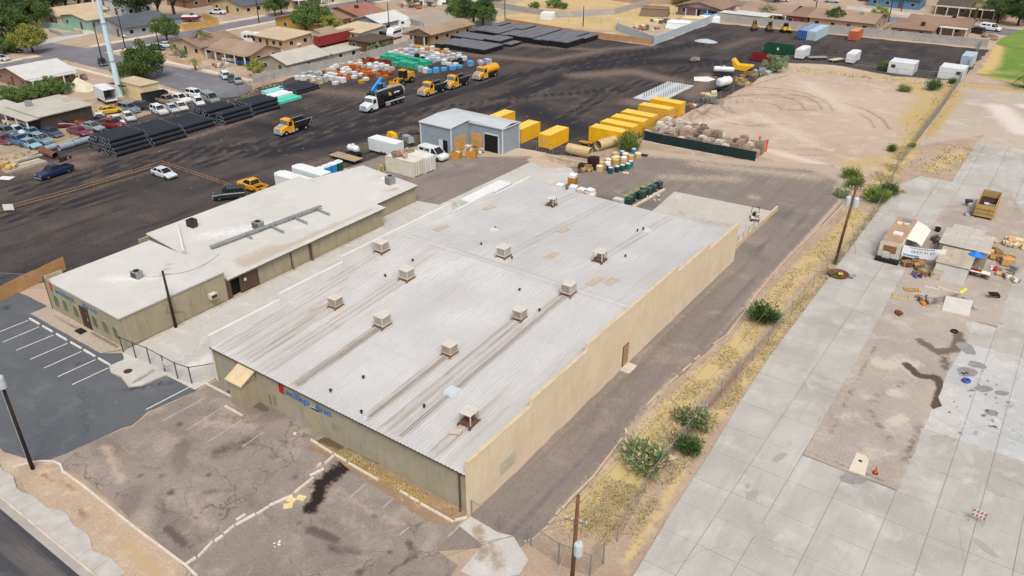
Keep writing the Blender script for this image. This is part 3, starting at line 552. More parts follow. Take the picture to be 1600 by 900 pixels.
def sign(par, off, y, z, items, logo, size, bold, sp):
    for s, x0, x1 in items:
        for i, ch in enumerate(s):
            me = text_mesh(ch, size, .02, bold); me.materials.append(m_blue)
            o = put(me,'sign_letter',par); o.rotation_euler = (PI/2,0,0)
            xs_ = [v.co.x for v in me.vertices]; wdt = max(xs_)-min(xs_)
            pitch = [.95 if c in 'mw' else .42 if c in 'ilt' else .68 for c in s]; tot = sum(pitch); c0 = sum(pitch[:i])+pitch[i]/2
            cx = x0+(x1-x0)*c0/tot; kx = min(1.0,(x1-x0)*pitch[i]/tot*.82/wdt)
            o.scale = (kx,1,1); o.location = (cx-kx*(max(xs_)+min(xs_))/2-off[0], y-off[1]-.03, z-off[2])
    for k in range(3):
        b = MB(); w_ = logo[1]/3.6; b.box(logo[0]+k*w_*1.3, logo[0]+k*w_*1.3+w_, y-.05, y-.005, z-.12, z+logo[2]); o = b.build('sign_logo_bar', m_red, par); o.location = (-off[0],-off[1],-off[2])
sign(wh, (-45,36,0), 35.99, 2.66, [('mailings',-50.25,-47.1),('direct',-46.4,-44.4)], (-51.1,.66,.85), .95, .014, 1.0)

# ------------------------------------------------------------------ rooftop coolers
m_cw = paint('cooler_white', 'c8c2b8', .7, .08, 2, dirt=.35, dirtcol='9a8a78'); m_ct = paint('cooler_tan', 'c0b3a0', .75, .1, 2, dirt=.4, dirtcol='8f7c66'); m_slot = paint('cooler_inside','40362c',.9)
def cooler(name, label, loc, mat, kind, rz, group=None, s=1.0):
    t = thing(name, label, 'air cooler', loc, rz, group, s)
    b = MB(); b.box(-.62,.62,-.62,.62,.16,.24)
    b.build('base_pan', m_rust, t)
    for x in (-.55,.55): b = MB(); b.box(x-.05,x+.05,-.85,.75,.06,.16); b.build('skid', m_wood if kind == 0 else m_rust, t)
    for sx in (-1,1):
        for sy in (-1,1):
            b = MB(); b.box(sx*.55-.04,sx*.55+.04,sy*.55-.04,sy*.55+.04,.24,1.2); b.build('corner_post', mat, t)
    b = MB(); b.frus((-.63,.63,-.63,.63),(-.55,.55,-.55,.55),1.2,1.31); b.build('lid', m_cw if kind == 0 else mat, t)
    if kind == 0:
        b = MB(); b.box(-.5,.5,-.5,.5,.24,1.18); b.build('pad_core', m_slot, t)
        for q in range(4):
            b = MB()
            for i in range(7): b.box(-.5+i*.152,-.5+i*.152+.062,-.57,-.52,.26,1.18)
            b.box(-.5,.5,-.575,-.525,.25,.36); b.box(-.5,.5,-.575,-.525,1.08,1.19)
            b.build('louvre_panel', mat, t, rz=q*PI/2)
    else:
        b = MB(); b.tube((-.28,.1,.62),(.28,.1,.62),.3,12); b.box(-.3,.3,-.2,.4,.24,.34); b.build('blower', m_steel if kind == 1 else m_rust, t)
        b = MB()
        for i in range(5): b.box(-.5+i*.22,-.5+i*.22+.08,.52,.57,.26,1.18)
        b.build('louvre_panel', mat, t)
        b = MB(); b.box(-.56,.56,-.56,-.5,.24,.42); b.build('pan_lip', m_rust, t)
    b = MB(); b.tube((.6,-.5,.2),(.75,-.9,.1),.03,6); b.build('drain_hose', m_black, t)
    return t
CL = ['white lidded cooler farthest back along the parapet facing the office','white lidded louvred cooler with rust marks, middle of the office side','squat tan cooler on the office side with a short stain','white lidded cooler at the head of two long dark drip stains','tan cooler above twin pipes running down to the front eave','white lidded cooler standing alone near the middle of the ridge','white lidded louvred cooler nearest the tan wall, with a pipe run below','tan cooler beside the pipe run near the centre of the roof','open white cooler frame showing its blower, beside the tan wall','open rusty cooler frame near the front corner of the roof','small open white cooler frame near the rear edge of the roof']
for i, ((px, kind, colr), p) in enumerate(zip(COOL, CP)):
    cooler('rooftop_cooler', CL[i], (p.x, p.y, slope(p.y)+.02), m_ct if colr == 'tan' else m_cw, 0 if kind == 0 else (2 if colr == 'rust' else 1), rnd.uniform(-.04,.04), 'rooftop coolers on the warehouse', .9 if colr in ('small','tan') else 1.02)
p = CP[9]; b = MB(); b.cb(0,0,.05,.9,.7,.05,.4); tag(b.build('fallen_sheet', m_ct, None, (p.x-.2,p.y-1.5,slope(p.y-1.5)+.06)), 'loose sheet panel lying below the rusty open cooler', 'panel')
for i in (4,6,3):
    p = CP[i]; b = MB()
    for dx in (-.12,.12):
        b.tube((p.x+dx,p.y-.7,slope(p.y-.7)+.12),(p.x+dx,36.2,slope(36.2)+.12),.035,6)
    tag(b.build('pipe_run', paint('pipe_grey','8f8479',.6)), ('pair of thin pipes running from tan cooler to front eave','pipe pair down roof from cooler by tan wall','pipe pair beside dark stain below white cooler')[(4,6,3).index(i)], 'pipe')

# ================================================================== OFFICE
of = thing('office_building', 'flat white-roofed olive office building with arched windows and blue wall lettering', 'building', (-80,34,0))
def OF(b, name, m, par=None): o = b.build(name, m, par or of); o.location = (80,-34,0) if par is None else (0,0,0); return o
m_mem = ground('white_roof_membrane','c6c3be','bdbab4','cbc8c4',big=.08,mid=.25,fine=6,spk=.12,R='b3a698',Gc='d6d4d1',bump=.1,rough=.75,kR=.4)
b = MB(); b.box(-87.3,-73.0,34.0,46.7,0,3.62); OF(b,'front_block',m_olive)
b = MB(); b.box(-87.5,-86.4,33.9,34.0,0,4.15); b.box(-87.5,-87.3,33.9,36,0,4.15); OF(b,'parapet_corner',m_olive)
def roofslab(name, pts, wear):
    """pts: (x,y,z) corners of the upper face"""
    n = len(pts); b = MB(); b.add([(x,y,z) for x,y,z in pts]+[(x,y,z-.16) for x,y,z in pts],[tuple(range(n)),tuple(range(2*n-1,n-1,-1))]+[(i,n+i,n+(i+1)%n,(i+1)%n) for i in range(n)])
    o = OF(b,name,m_mem)
    bm = bmesh.new(); bm.from_mesh(o.data); top = [f for f in bm.faces if f.normal.z > .9]
    bmesh.ops.subdivide_edges(bm, edges=list({e for f in top for e in f.edges}), cuts=14, use_grid_fill=True); bm.to_mesh(o.data); bm.free(); set_wear(o.data, wear); return o
wf = [(0,[(-79.5,44),(-77.5,42)],.7,.9),(0,[(-74.5,35),(-77,45)],1.2,.3),(1,[(-82,38),(-78,41)],2,.6)]
roofslab('front_roof',[(-87.25,34.06,3.74),(-72.9,33.9,3.74),(-72.85,46.75,3.74),(-87.25,46.75,3.74)],wf)
b = MB(); b.extx([(46.7,0),(72.6,0),(72.6,3.2),(46.7,3.2)],-89.8,-89.6); b.add([(-89.7,72.55,0),(-73.1,72.55,0),(-73.1,72.55,2.4),(-89.7,72.55,3.2)],[(0,1,2,3)]); b.add([(-89.7,48.3,0),(-86,48.3,0),(-86,48.3,3.1),(-89.7,48.3,3.2)],[(3,2,1,0)]); OF(b,'long_block_wall',m_olive)
for y0, y1 in ((51.3,56.2),(56.3,59.3),(59.4,66.0),(66.05,72.6)):
    b = MB(); b.box(-73.3,-73.1,y0,y1,0,2.42); OF(b,'side_wall_panel',m_olive)
wr = [(0,[(-74,50),(-73.6,72)],1.0,.7),(0,[(-75.5,50),(-75.5,56)],1.3,.9),(0,[(-76,60),(-76,64)],.5,.5),(1,[(-84,52),(-80,60)],3,.6),(0,[(-87.2,54),(-85.5,52.5)],.4,.7),(0,[(-74.5,60),(-74,66)],1.2,.5)]
roofslab('long_roof',[(-90.1,48.0,3.42),(-72.75,46.9,2.62),(-72.75,72.9,2.62),(-90.1,72.9,3.42)],wr)
b = MB(); b.box(-85.4,-75.2,72.9,81.7,0,2.3); OF(b,'rear_block',m_olive)
roofslab('rear_roof',[(-88.0,72.95,3.36),(-74.9,72.95,2.5),(-74.9,82.0,2.5),(-86.0,82.0,3.3)],[(0,[(-77,77),(-76.5,79)],.7,.9),(0,[(-81,78)],.5,.5),(0,[(-75.3,73.5),(-75.2,81)],.5,.6)])
b = MB(); b.box(-85.4,-75.3,81.5,81.69,2.28,2.5); b.box(-86,-75.2,72.95,73.2,2.3,2.4); OF(b,'roof_fascia',m_olive)
m_eave = paint('eave_gutter_paint','6b6353',.8)  # plain dark olive paint of the office eave gutters
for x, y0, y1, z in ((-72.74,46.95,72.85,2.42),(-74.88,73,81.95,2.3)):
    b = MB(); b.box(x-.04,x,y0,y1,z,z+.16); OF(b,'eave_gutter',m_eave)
# gate bay
b = MB(); b.box(-73.6,-73.5,46.7,51.3,0,2.4); OF(b,'gate_recess',m_dark)
b = MB(); b.box(-73.35,-72.95,46.72,47.3,0,2.55); OF(b,'gate_post',m_brown)
gt = MB(); gt.box(-73.2,-73.08,48.6,51.25,.1,2.5); g_ = OF(gt,'gate_leaf',m_brown)
for i in range(9):
    b = MB(); b.box(-73.08,-73.05,48.65+i*.29,48.65+i*.29+.2,.15,2.45); OF(b,'gate_board',m_brown,g_)
b = MB(); b.box(-73.05,-73.03,49.2,49.5,1.4,1.75); OF(b,'notice',m_pale,g_)
b = MB(); b.box(-73.02,-72.4,44.2,45.1,1.3,1.9); wa = OF(b,'wall_air_conditioner',m_cw); b = MB(); b.box(-72.4,-72.37,44.3,45.0,1.42,1.78); OF(b,'grille',m_slot,wa)
for y in (56.25,59.2,59.45):
    b = MB(); b.tube((-73.0,y,2.5),(-73.0,y,.3),.07); b.tube((-73.0,y,.3),(-72.7,y,.1),.07); OF(b,'downpipe',m_brown)
b = MB(); b.tube((-72.93,39.0,2.2),(-72.93,39.0,2.6),.09); b.tube((-72.93,39.0,2.2),(-72.93,40.9,1.3),.06); b.tube((-72.93,40.9,1.3),(-72.93,41.0,.3),.06); OF(b,'wall_conduit',m_olive)
b = MB(); b.tube((-72.95,44.0,.1),(-72.95,44.0,3.5),.04); b.tube((-72.95,34.1,0),(-72.95,34.1,3.6),.04); OF(b,'wall_conduit',m_olive)
b = MB(); b.box(-73.0,-72.94,34.2,46.6,0,.18); OF(b,'wall_base',paint('base_stain','857d67',.9))
# front: arched windows, door, mat, sign
m_arch = paint('green_arch_glass','46604f',.35,.25,2)
for xc in (-85.9,-84.1,-81.9,-78.2,-76.2,-74.3):
    n = 10; r = .36
    arch = [(xc-r,.95),(xc+r,.95)]+[(xc+r*math.cos(PI*i/n),1.85+r*math.sin(PI*i/n)*1.15) for i in range(n+1)]
    outer_ = [(xc-r-.1,.85),(xc+r+.1,.85)]+[(xc+(r+.1)*math.cos(PI*i/n),1.85+(r+.1)*math.sin(PI*i/n)*1.15) for i in range(n+1)]
    b = MB(); b.ext(outer_,33.93,33.998); f = OF(b,'arched_window',m_olive)
    b = MB(); b.ext(arch,33.90,33.925); OF(b,'window_pane',m_arch,f)
    b = MB(); b.box(xc-.02,xc+.02,33.88,33.9,.95,2.2); OF(b,'glazing_bar',m_olive,f)
b = MB(); b.box(-80.9,-79.3,33.9,33.998,.08,2.65); d_ = OF(b,'front_door',paint('front_door_brown','4b382b',.6,.15,2)); b = MB(); b.box(-79.6,-79.52,33.84,33.9,1.1,1.5); OF(b,'door_handle',m_steel,d_)
b = MB(); b.box(-80.12,-80.08,33.885,33.9,.1,2.6); OF(b,'door_gap',m_dark,d_)
b = MB(); b.box(-80.8,-79.5,32.7,33.5,.078,.11); tag(b.build('door_mat', m_black),'black rubber mat outside the brown office door','mat')
sign(of, (-80,34,0), 33.99, 2.78, [('mailings',-85.6,-81.6),('direct',-80.2,-77.2)], (-86.95,.75,1.0), .72, .02, 1.0)
# roof plant on the office
def hvac(name, label, loc, sx, sy, sz, rz=0, m=None, duct=None):
    t = thing(name, label, 'air conditioner', loc, rz, 'machines on the office roof'); m = m or m_steel
    b = MB(); b.box(-sx/2,sx/2,-sy/2,sy/2,.1,sz); b.build('casing', m, t)
    b = MB(); b.lathe([(min(sx,sy)*.36,sz+.01),(min(sx,sy)*.36,sz+.05)],12); b.build('fan_guard', m_black, t)
    b = MB()
    for i in range(6): b.box(-sx/2+.06,sx/2-.06,-sy/2-.02,-sy/2,.2+i*(sz-.25)/6,.2+i*(sz-.25)/6+.06)
    b.build('grille', m_slot, t)
    for q_ in (-1,1): b = MB(); b.box(-sx/2-.1,sx/2+.1,q_*sy/2-.06,q_*sy/2+.06,0,.1); b.build('skid', m_pale, t)
    if duct: b = MB(); b.box(*duct); b.build('duct_elbow', m_pale, t)
    return t
q = G(215,434,3.74); hvac('roof_air_conditioner','small grey air conditioner alone near the front of the office roof',(q.x,q.y,3.74),1.0,.9,.85,.1,duct=(-1.0,-.5,-.25,.25,.1,.45))
q = G(301,354,3.35); hvac('roof_air_conditioner','dark slatted condenser with white stand near the stepped rear edge of the office roof',(q.x,q.y,3.3),1.0,1.0,1.05,.05,m_slot)
q = G(404,357,3.0); hvac('roof_air_conditioner','grey air conditioner joined to the long duct frame on the office roof',(q.x,q.y,2.98),1.2,1.0,1.0,.1)
q = G(610,287,2.75); hvac('roof_air_conditioner','grey upright air conditioner with white elbow on the rear end of the office roof',(q.x,q.y,2.62),1.0,1.2,1.35,0,duct=(-1.6,-.5,-.4,.4,.05,.75))
a_, c_ = G(329,388,3.2), G(502,326,3.0); t = thing('roof_duct_frame','long galvanised duct tray with cross legs along the office roof','duct',(a_.x,a_.y,3.0),math.atan2(c_.y-a_.y,c_.x-a_.x)); L = (c_-a_).xy.length
b = MB(); b.box(0,L,-.2,.2,.28,.5); b.build('tray', m_steel, t)
for i in range(4):
    b = MB(); x = L*(.3+.22*i); b.box(x-.1,x+.1,-2.6 if i else -1.2,.5,.05,.22); b.build('cross_leg', m_steel, t)
for i in range(8):
    b = MB(); x = L*(.06+.125*i); b.box(x-.03,x+.03,-.23,.23,.05,.53); b.build('bracket', m_steel, t)
a_, c_ = G(277,350,3.6), G(287,394,3.4); b = MB(); b.tube((a_.x,a_.y,3.5),(c_.x,c_.y,3.45),.16,10); b.tube((c_.x,c_.y,3.0),(c_.x,c_.y,3.75),.2,10); tag(b.build('roof_pipe', m_pale),'fat white pipe lying across the office roof beside the slatted condenser','pipe')
# ================================================================== FRONT LOT
def wall_line(name, pts, wd, h, m, label=None, cat=None, group=None, z0=0.0, kind=None):
    """low kerb or wall along a polyline"""
    P = [Vector(p[:2]) for p in pts]; n = len(P); L = []; R_ = []
    for i in range(n):
        d = (P[min(n-1,i+1)]-P[max(0,i-1)]).normalized(); k = Vector((-d.y,d.x))*wd/2; L.append(P[i]+k); R_.append(P[i]-k)
    b = MB(); vs = [(p.x,p.y,z0) for p in L]+[(p.x,p.y,z0) for p in R_]+[(p.x,p.y,h) for p in L]+[(p.x,p.y,h) for p in R_]; fs = []
    for i in range(n-1): fs += [(2*n+i,3*n+i,3*n+i+1,2*n+i+1),(i,2*n+i,2*n+i+1,i+1),(n+i+1,3*n+i+1,3*n+i,n+i)]
    fs += [(0,n,3*n,2*n),(n-1,3*n-1,4*n-1,2*n-1)][:1]+[(n-1,3*n-1,4*n-1,2*n-1)[::-1] if False else (2*n-1,n-1,3*n-1,4*n-1)]
    b.add(vs, fs); o = b.build(name, m)
    if kind: o['kind'] = kind
    if label: tag(o, label, cat, group)
    return o
def stop_mesh(L, key='st'):
    b = MB(); b.ext([(-.11,0),(.11,0),(.09,.11),(.06,.16),(-.06,.16),(-.09,.11)],-L/2,L/2); return b
m_stop = paint('wheel_stop_white','cfccc6',.8,.08,2,dirt=.3,dirtcol='a29a8f'); m_stop2 = paint('wheel_stop_worn','cbc1b3',.85,.1,2,dirt=.3,dirtcol='9c8d7c')
park_lines = [((-87.2,26.9),(-87.1,31.0)),((-84.75,27.2),(-84.75,31.0)),((-82.0,27.2),(-81.8,31.0)),((-79.1,27.2),(-79.0,31.0)),((-76.4,27.2),(-76.3,31.0)),((-73.8,27.2),(-73.65,31.0)),((-71.35,27.3),(-71.2,30.9)),((-61.95,29.1),(-61.75,33.8))]
for (a, c) in park_lines:
    b = MB(); b.poly([(a[0]-.06,a[1],.066),(a[0]+.06,a[1],.066),(c[0]+.06,c[1],.066),(c[0]-.06,c[1],.066)]); tag(b.build('parking_line', m_white), kind='structure')
for a, c in (((-38.42,33.6),(-38.3,31.8)),((-35.4,33.7),(-35.4,32.4)),((-32.3,32.1),(-32.4,31.1)),((-29.33,33.6),(-29.32,33.1)),((-59.1,33.4),(-59.2,29.1)),((-56.5,33.4),(-56.3,29.4)),((-53.5,33.2),(-53.4,29.6)),((-50.5,33.2),(-50.4,30.8))):
    b = MB(); b.poly([(a[0]-.045,a[1],.054),(a[0]+.045,a[1],.054),(c[0]+.045,c[1],.054),(c[0]-.045,c[1],.054)]); tag(b.build('faded_parking_line', m_wline), kind='structure')
ws_me = stop_mesh(2.05).mesh('wheel_stop', m_stop)
for i, x in enumerate((-86.2,-83.45,-80.6,-77.75,-75.2,-72.5)):
    tag(put(ws_me,'wheel_stop',None,(x,31.27,.066),PI/2), 'clean white wheel stop, '+ORD[5-i]+' from the concrete apron, before the office windows','wheel stop','wheel stops in the office parking')
segs = [((-46.19,34.87),(-43.32,34.69)),((-43.1,34.7),(-41.6,34.66)),((-41.3,34.6),(-37.85,34.53)),((-35.5,34.6),(-34.6,34.6)),((-34.45,34.56),(-33.45,34.53)),((-33.2,34.48),(-29.85,34.45)),((-29.9,34.62),(-29.35,35.4)),((-61.5,34.83),(-56.7,34.92)),((-62.1,35.05),(-61.85,36.0)),((-56.35,33.62),(-53.85,33.62)),((-48.1,34.6),(-47.85,34.7))]
LB = 'weathered kerb block lying along the dirt bed below the warehouse front wall'
for i, (a, c) in enumerate(segs):
    d = Vector(c)-Vector(a); o = stop_mesh(d.length).build('kerb_block', m_stop2, None, ((a[0]+c[0])/2,(a[1]+c[1])/2,.06), math.atan2(d.y,d.x)-PI/2); tag(o, ('weathered kerb block, '+ORD[i]+' toward the drive gate, below the warehouse front wall') if i < 7 else ('long white kerb block between the alley gate and the porch','short kerb block at the alley gate corner','white kerb block before the entrance porch','tiny kerb stub near the wall patch')[i-7],'kerb block','kerb blocks along the warehouse front')
row = [((-43.05,34.5),(-42.9,33.4)),((-43.2,33.25),(-43.12,32.75)),((-42.5,32.9),(-42.8,31.65)),((-42.4,31.65),(-42.3,29.5)),((-42.2,29.3),(-42.8,27.45)),((-42.77,27.35),(-42.85,26.25)),((-42.95,26.2),(-43.25,24.6)),((-43.3,24.5),(-43.2,23.5)),((-43.15,23.35),(-43.15,22.65)),((-43.25,22.5),(-42.85,21.0)),((-42.95,20.85),(-43,20.1)),((-43.55,25.75),(-43.62,24.95))]
for i, (a, c) in enumerate(row):
    d = Vector(c)-Vector(a); o = stop_mesh(d.length).build('wheel_stop_piece', m_stop if i == 8 else m_stop2, None, ((a[0]+c[0])/2,(a[1]+c[1])/2,.045), math.atan2(d.y,d.x)-PI/2); tag(o,'clean bright wheel stop within the crooked row crossing old asphalt' if i == 8 else ('worn wheel stop piece, '+ORD[i]+' from the warehouse wall in the crooked row' if i < 11 else 'thin wheel stop piece lying beside the crooked row'),'wheel stop','crooked row of wheel stops')
wall_line('roadside_kerb', [(-41.4,19.85),(-42.9,19.98),(-48.9,19.97),(-57.1,20.2),(-59.8,20.15),(-60.9,20.5),(-61.8,20.35),(-62.8,19.65),(-63.8,18.1)], .2, .18, m_stop2, 'long pale kerb curving round the foot of the roadside pole', 'kerb')
for i, (x, y, rz) in enumerate(((-41.45,29.5,.3),(-41.6,28.3,.8),(-41.9,28.9,.1))):
    b = MB(); b.box(-.35,.35,-.28,.28,0,.02+.008*i); tag(b.build('cardboard_sheet', paint('yellow_card','d9c48c',.9,.1,3), None,(x,y,.05),rz), 'pale yellow cardboard sheet dropped by the crooked wheel stops','cardboard','cardboard sheets on the old asphalt')
lt = MB()
for x, y, s, in ((-39.2,25.4,.14),(-39.0,25.2,.12),(-39.4,25.1,.09),(-39.1,24.9,.07)): lt.cb(x,y,.07,s*2,s,.04,x*7)
tag(lt.build('litter', m_pale), 'small scraps of white litter on old asphalt','litter',kind='stuff')

# ------------------------------------------------------------------ chain-link fences
def link_mat(key, col, fac):
    if key in MATS: return MATS[key]
    B = NB(key); tr = B.n('ShaderNodeBsdfTransparent'); mx = B.n('ShaderNodeMixShader'); out = B.t.nodes['Material Output']
    B.b.inputs['Base Color'].default_value = (*C(col),1); B.b.inputs['Roughness'].default_value = .6
    n = B.noise(3, 4); f = B.ramp(n, .3, .7, fac*.6, min(1, fac*1.3)); B.l(f, mx.inputs[0]); B.l(tr.outputs[0], mx.inputs[1]); B.l(B.b.outputs[0], mx.inputs[2]); B.l(mx.outputs[0], out.inputs['Surface'])
    MATS[key] = B.m; return B.m
m_link = link_mat('chain_link', '8d8d8b', .13); m_post = paint('fence_post_steel','7e8080',.5,.1,2)
m_screen = paint('green_screen_cloth','132c2c',.85,.12,.8,bump=.2)
def fence(label, pts, h=1.8, sp=3.0, mesh=m_link, post=m_post, name='chain_link_fence', pr=.035, z0=0.0, rail=True, cat='fence', group=None, lean=0):
    t = thing(name, label, cat, (pts[0][0],pts[0][1],0), 0, group); O = Vector((pts[0][0],pts[0][1],0))
    for i in range(len(pts)-1):
        a, c = Vector((*pts[i][:2],0))-O, Vector((*pts[i+1][:2],0))-O; L = (c-a).length; k = max(1,round(L/sp))
        for j in range(k+(1 if i == len(pts)-2 else 0)):
            p = a.lerp(c,j/k); b = MB(); b.tube((p.x,p.y,z0),(p.x+rnd.uniform(-lean,lean),p.y+rnd.uniform(-lean,lean),h+.1),pr,6); b.build('fence_post', post, t)
        for j in range(k):
            p, q = a.lerp(c,j/k), a.lerp(c,(j+1)/k); b = MB(); b.add([(p.x,p.y,z0+.04),(q.x,q.y,z0+.04),(q.x,q.y,h),(p.x,p.y,h)],[(0,1,2,3)]); b.build('mesh_panel', mesh, t)
        if rail: b = MB(); b.tube((a.x,a.y,h),(c.x,c.y,h),pr*.7,6); b.build('top_rail', post, t)
    return t
fence('chain-link gate line with dark posts across the alley mouth', [(-72.6,33.4),(-70.6,33.55),(-68.5,33.8),(-66.0,33.8),(-63.9,33.8),(-62.1,34.1),(-60.7,36.0)], 1.9, 2.3, pr=.06, post=paint('dark_post','3c4348',.6))
b = MB(); b.box(-.28,.28,-.015,.015,0,.75); s_ = tag(b.build('warning_sign', m_pale, None,(-65.5,33.66,.75),-.02), 'small white warning sign with red and orange marks hung on the alley gate','sign')
b = MB(); b.box(-.2,.2,-.022,-.016,.12,.3); b.build('red_text_block', m_red, s_); b = MB(); b.lathe([(.09,0),(.09,.01)],10); o = b.build('orange_badge', paint('badge_orange','d98a3a',.6), s_, (0,-.016,.55)); o.rotation_euler = (PI/2,0,0)
fence('swing gate of pipe rails and chain-link across the side drive', [(-29.2,35.87),(-26.55,35.85),(-24.1,36.0)], 1.5, 2.6, mesh=link_mat('chain_link_thin','8d8d8b',.06), name='drive_gate', cat='gate', pr=.045)
fence('short chain-link run with tall posts between the drive gate and the pole', [(-23.7,35.9),(-21.1,35.6),(-18.7,36.0),(-18.5,37.5)], 2.1, 2.6, mesh=link_mat('chain_link_mid','858380',.2), pr=.06)
fence('sagging chain-link fence along the weedy strip beside the drive', [(-18.7,40),(-19.4,45.8),(-19.6,58),(-19.5,65.5),(-19.0,73),(-19.05,88.5),(-18.3,101),(-18.6,117),(-20.4,137),(-20.75,153)], 1.7, 4.0, mesh=link_mat('chain_link_mid','858380',.2), lean=.18, pr=.04)
fence('grey slatted chain-link fence between the dirt lot and the lawn', [(-20.8,153.5),(-21.2,180),(-22.1,207),(-24.2,250)], 2.1, 4.0, mesh=link_mat('slatted_link','83868a',.7), pr=.05)
fence('chain-link fence between the dark yard and the dirt lot', [G(*p) for p in ((1008,212),(1042,191),(1082,172.5),(1125,157),(1180,127.5),(1228,98.5),(1300,101.5),(1400,120),(1500,129))], 1.9, 6, mesh=link_mat('chain_link_thin','8d8d8b',.06), pr=.04)
fence('chain-link fence behind the office along the dark yard', [(-86.2,47.6),(-89,40),(-92,36.2),(-98,33),(-110,29)], 1.9, 3.0, mesh=m_link)
fence('chain-link fence hiding the wrecked cars from the pipe stacks', [G(*p) for p in ((-60,255),(0,243),(70,228),(150,205),(215,190),(270,182),(335,168),(392,140),(430,128))], 1.9, 5, mesh=link_mat('chain_link_mid','858380',.2), pr=.05)
fence('weedy chain-link fence before the grey metal building', [(-98,91),(-94.5,98.5),(-92,102.6)], 1.7, 3, mesh=link_mat('weedy_link','6f6c50',.6))
fence('chain-link fence along the yellow containers and pipe sections', [(-76.5,110.6),(-70,110.9),(-63.2,111.2),(-61.5,119),(-61,127)], 1.8, 3.2, mesh=link_mat('chain_link_thin','8d8d8b',.06))
t = thing('board_fence','tan sheet fence beside the office and its parking','fence',(-95,34.2,0))
for i in range(9):
    b = MB(); b.box(0,1.0,-.03,.03,.02,1.75+rnd.uniform(-.05,.05)); b.build('fence_sheet', paint('tan_sheet','b78d5f',.8,.1,1), t, (1.0-.2*i,-3.0+.98*i,0), 1.77)
sc_pts = [(-62.2,129.2),(-61.2,127.2),(-57.5,127),(-49,127.25),(-40.6,127.6)]
t = thing('screened_fence','fence wrapped in dark green cloth before the heaps of tile pallets','fence',(-61,127,0))
for i in range(len(sc_pts)-1):
    a, c = sc_pts[i], sc_pts[i+1]; L = math.dist(a,c); k = max(1,round(L/2.8))
    for j in range(k):
        x0,y0 = a[0]+(c[0]-a[0])*j/k, a[1]+(c[1]-a[1])*j/k; x1,y1 = a[0]+(c[0]-a[0])*(j+1)/k, a[1]+(c[1]-a[1])*(j+1)/k
        b = MB(); b.add([(x0+61,y0-127,.05),((x0+x1)/2+61,(y0+y1)/2-127+.1,.05),(x1+61,y1-127,.05),(x0+61,y0-127,1.75),((x0+x1)/2+61,(y0+y1)/2-127+.1,1.68),(x1+61,y1-127,1.75)],[(0,1,4,3),(1,2,5,4)]); b.build('screen_panel', m_screen, t)
        b = MB(); b.tube((x0+61,y0-127+.06,0),(x0+61,y0-127+.06,1.85),.04,6); b.build('fence_post', m_post, t)
wall_line('fence_kerb', [(-61.5,126.5),(-57,126.45),(-49,126.7),(-46,126.8)], .22, .16, m_kerb, 'pale kerb along the foot of the green screened fence','kerb')

# ------------------------------------------------------------------ kerb of the drive
def curve_kerb(label, pts): return wall_line('drive_kerb', pts, .2, .18, paint('rounded_kerb','b8a48c',.85,.1,1,dirt=.3,dirtcol='95806a'), label, 'kerb', 'kerbs along the drive')
curve_kerb('short kerb end curling toward the drive gate', [(-24.3,35.9),(-23.9,36.5),(-23.72,38.15)])
curve_kerb('short kerb length just inside the drive gate', [(-23.8,38.5),(-23.76,39.35)])
curve_kerb('stub of kerb along the drive inside the gate', [(-23.87,39.6),(-23.92,40.3)])
curve_kerb('long straight kerb beside the straw grass near the drive gate', [(-23.83,40.4),(-23.85,42.1),(-23.7,45),(-23.9,48),(-24.1,50.8)])
for i, (a, c) in enumerate((((-24.55,56.2),(-24.45,58.6)),((-24.4,60.6),(-24.25,62.4)),((-24.2,63.4),(-24.05,65.2)),((-24.1,66.0),(-23.95,67.0)))): curve_kerb('loose kerb segment in the gapped part of the drive edge', [a,c])
curve_kerb('long kerb edging the drive beside the tall shrub', [(-23.7,69.8),(-23.2,72.5),(-23.5,78),(-23.8,81.3),(-24.1,90),(-24.05,96.6),(-23.8,103),(-23.4,108),(-23.3,115),(-23.35,120)])
sheet('gate_concrete', [(-29.3,34.4),(-29.2,35.7),(-26.5,35.6),(-25.4,35.95),(-23.9,35.2),(-23.1,34.7),(-22.9,33.2),(-23.4,32.6),(-25,31.2),(-26.5,31.0),(-26.65,33.9)], 0.06, m_conc, 1, .06, grid=.5, wear=[(2,[(-28,35),(-26,33)],1,.7),(2,[(-26,34),(-24.5,33)],1.2,.6)])
wall_line('dock_wall', [(-30.6,90.3),(-30.6,93.7),(-30.5,109)], .25, .75, paint('dock_wall_tan','cbb796',.85,.1,1), 'low tan retaining wall with railing behind the warehouse', 'wall')
fence('pipe railing on the low wall behind the warehouse', [(-30.58,90.5),(-30.55,94),(-30.4,101)], 1.6, 1.6, mesh=link_mat('chain_link_thin','8d8d8b',.06), z0=.75, name='railing', cat='railing')
wall_line('bin_kerb', [(-48.9,92.5),(-47.9,98),(-47.2,107)], .3, .3, paint('bin_kerb_paint','d3c4aa',.85,.1,1), 'tan kerb wall beside the row of wheeled bins', 'kerb')
wall_line('planter_kerb', [(-72,106.1),(-71.2,110.4),(-63.5,110.4),(-62.6,108.9)], .2, .2, m_kerb, 'kerb round the bare planting island by the pipe sections', 'kerb')
sheet('planting_island', [(-71.9,106.2),(-71.1,110.3),(-63.6,110.3),(-62.8,109),(-66,105.8),(-68,104.6)], .064, ground('island_dirt','b39b82','9a8772','c7b299',mid=.9,Bc='d6c08c',R='6d6055'), .8, .2, grid=.6, wear=[(2,[(-70,107.5),(-67,107)],1,.8),(0,[(-70,109.5),(-65,109.5)],.8,.6)])
sheet('dirt_apron', [(-78,104.6),(-77,110.5),(-71.4,111.2),(-71.9,106),(-68,104.8),(-66.4,105.4),(-64.6,107.6),(-72.5,107.7)], .068, m_lot, .8, .3, grid=.8, wear=[(0,[(-74,107),(-72,108)],1,.5)])

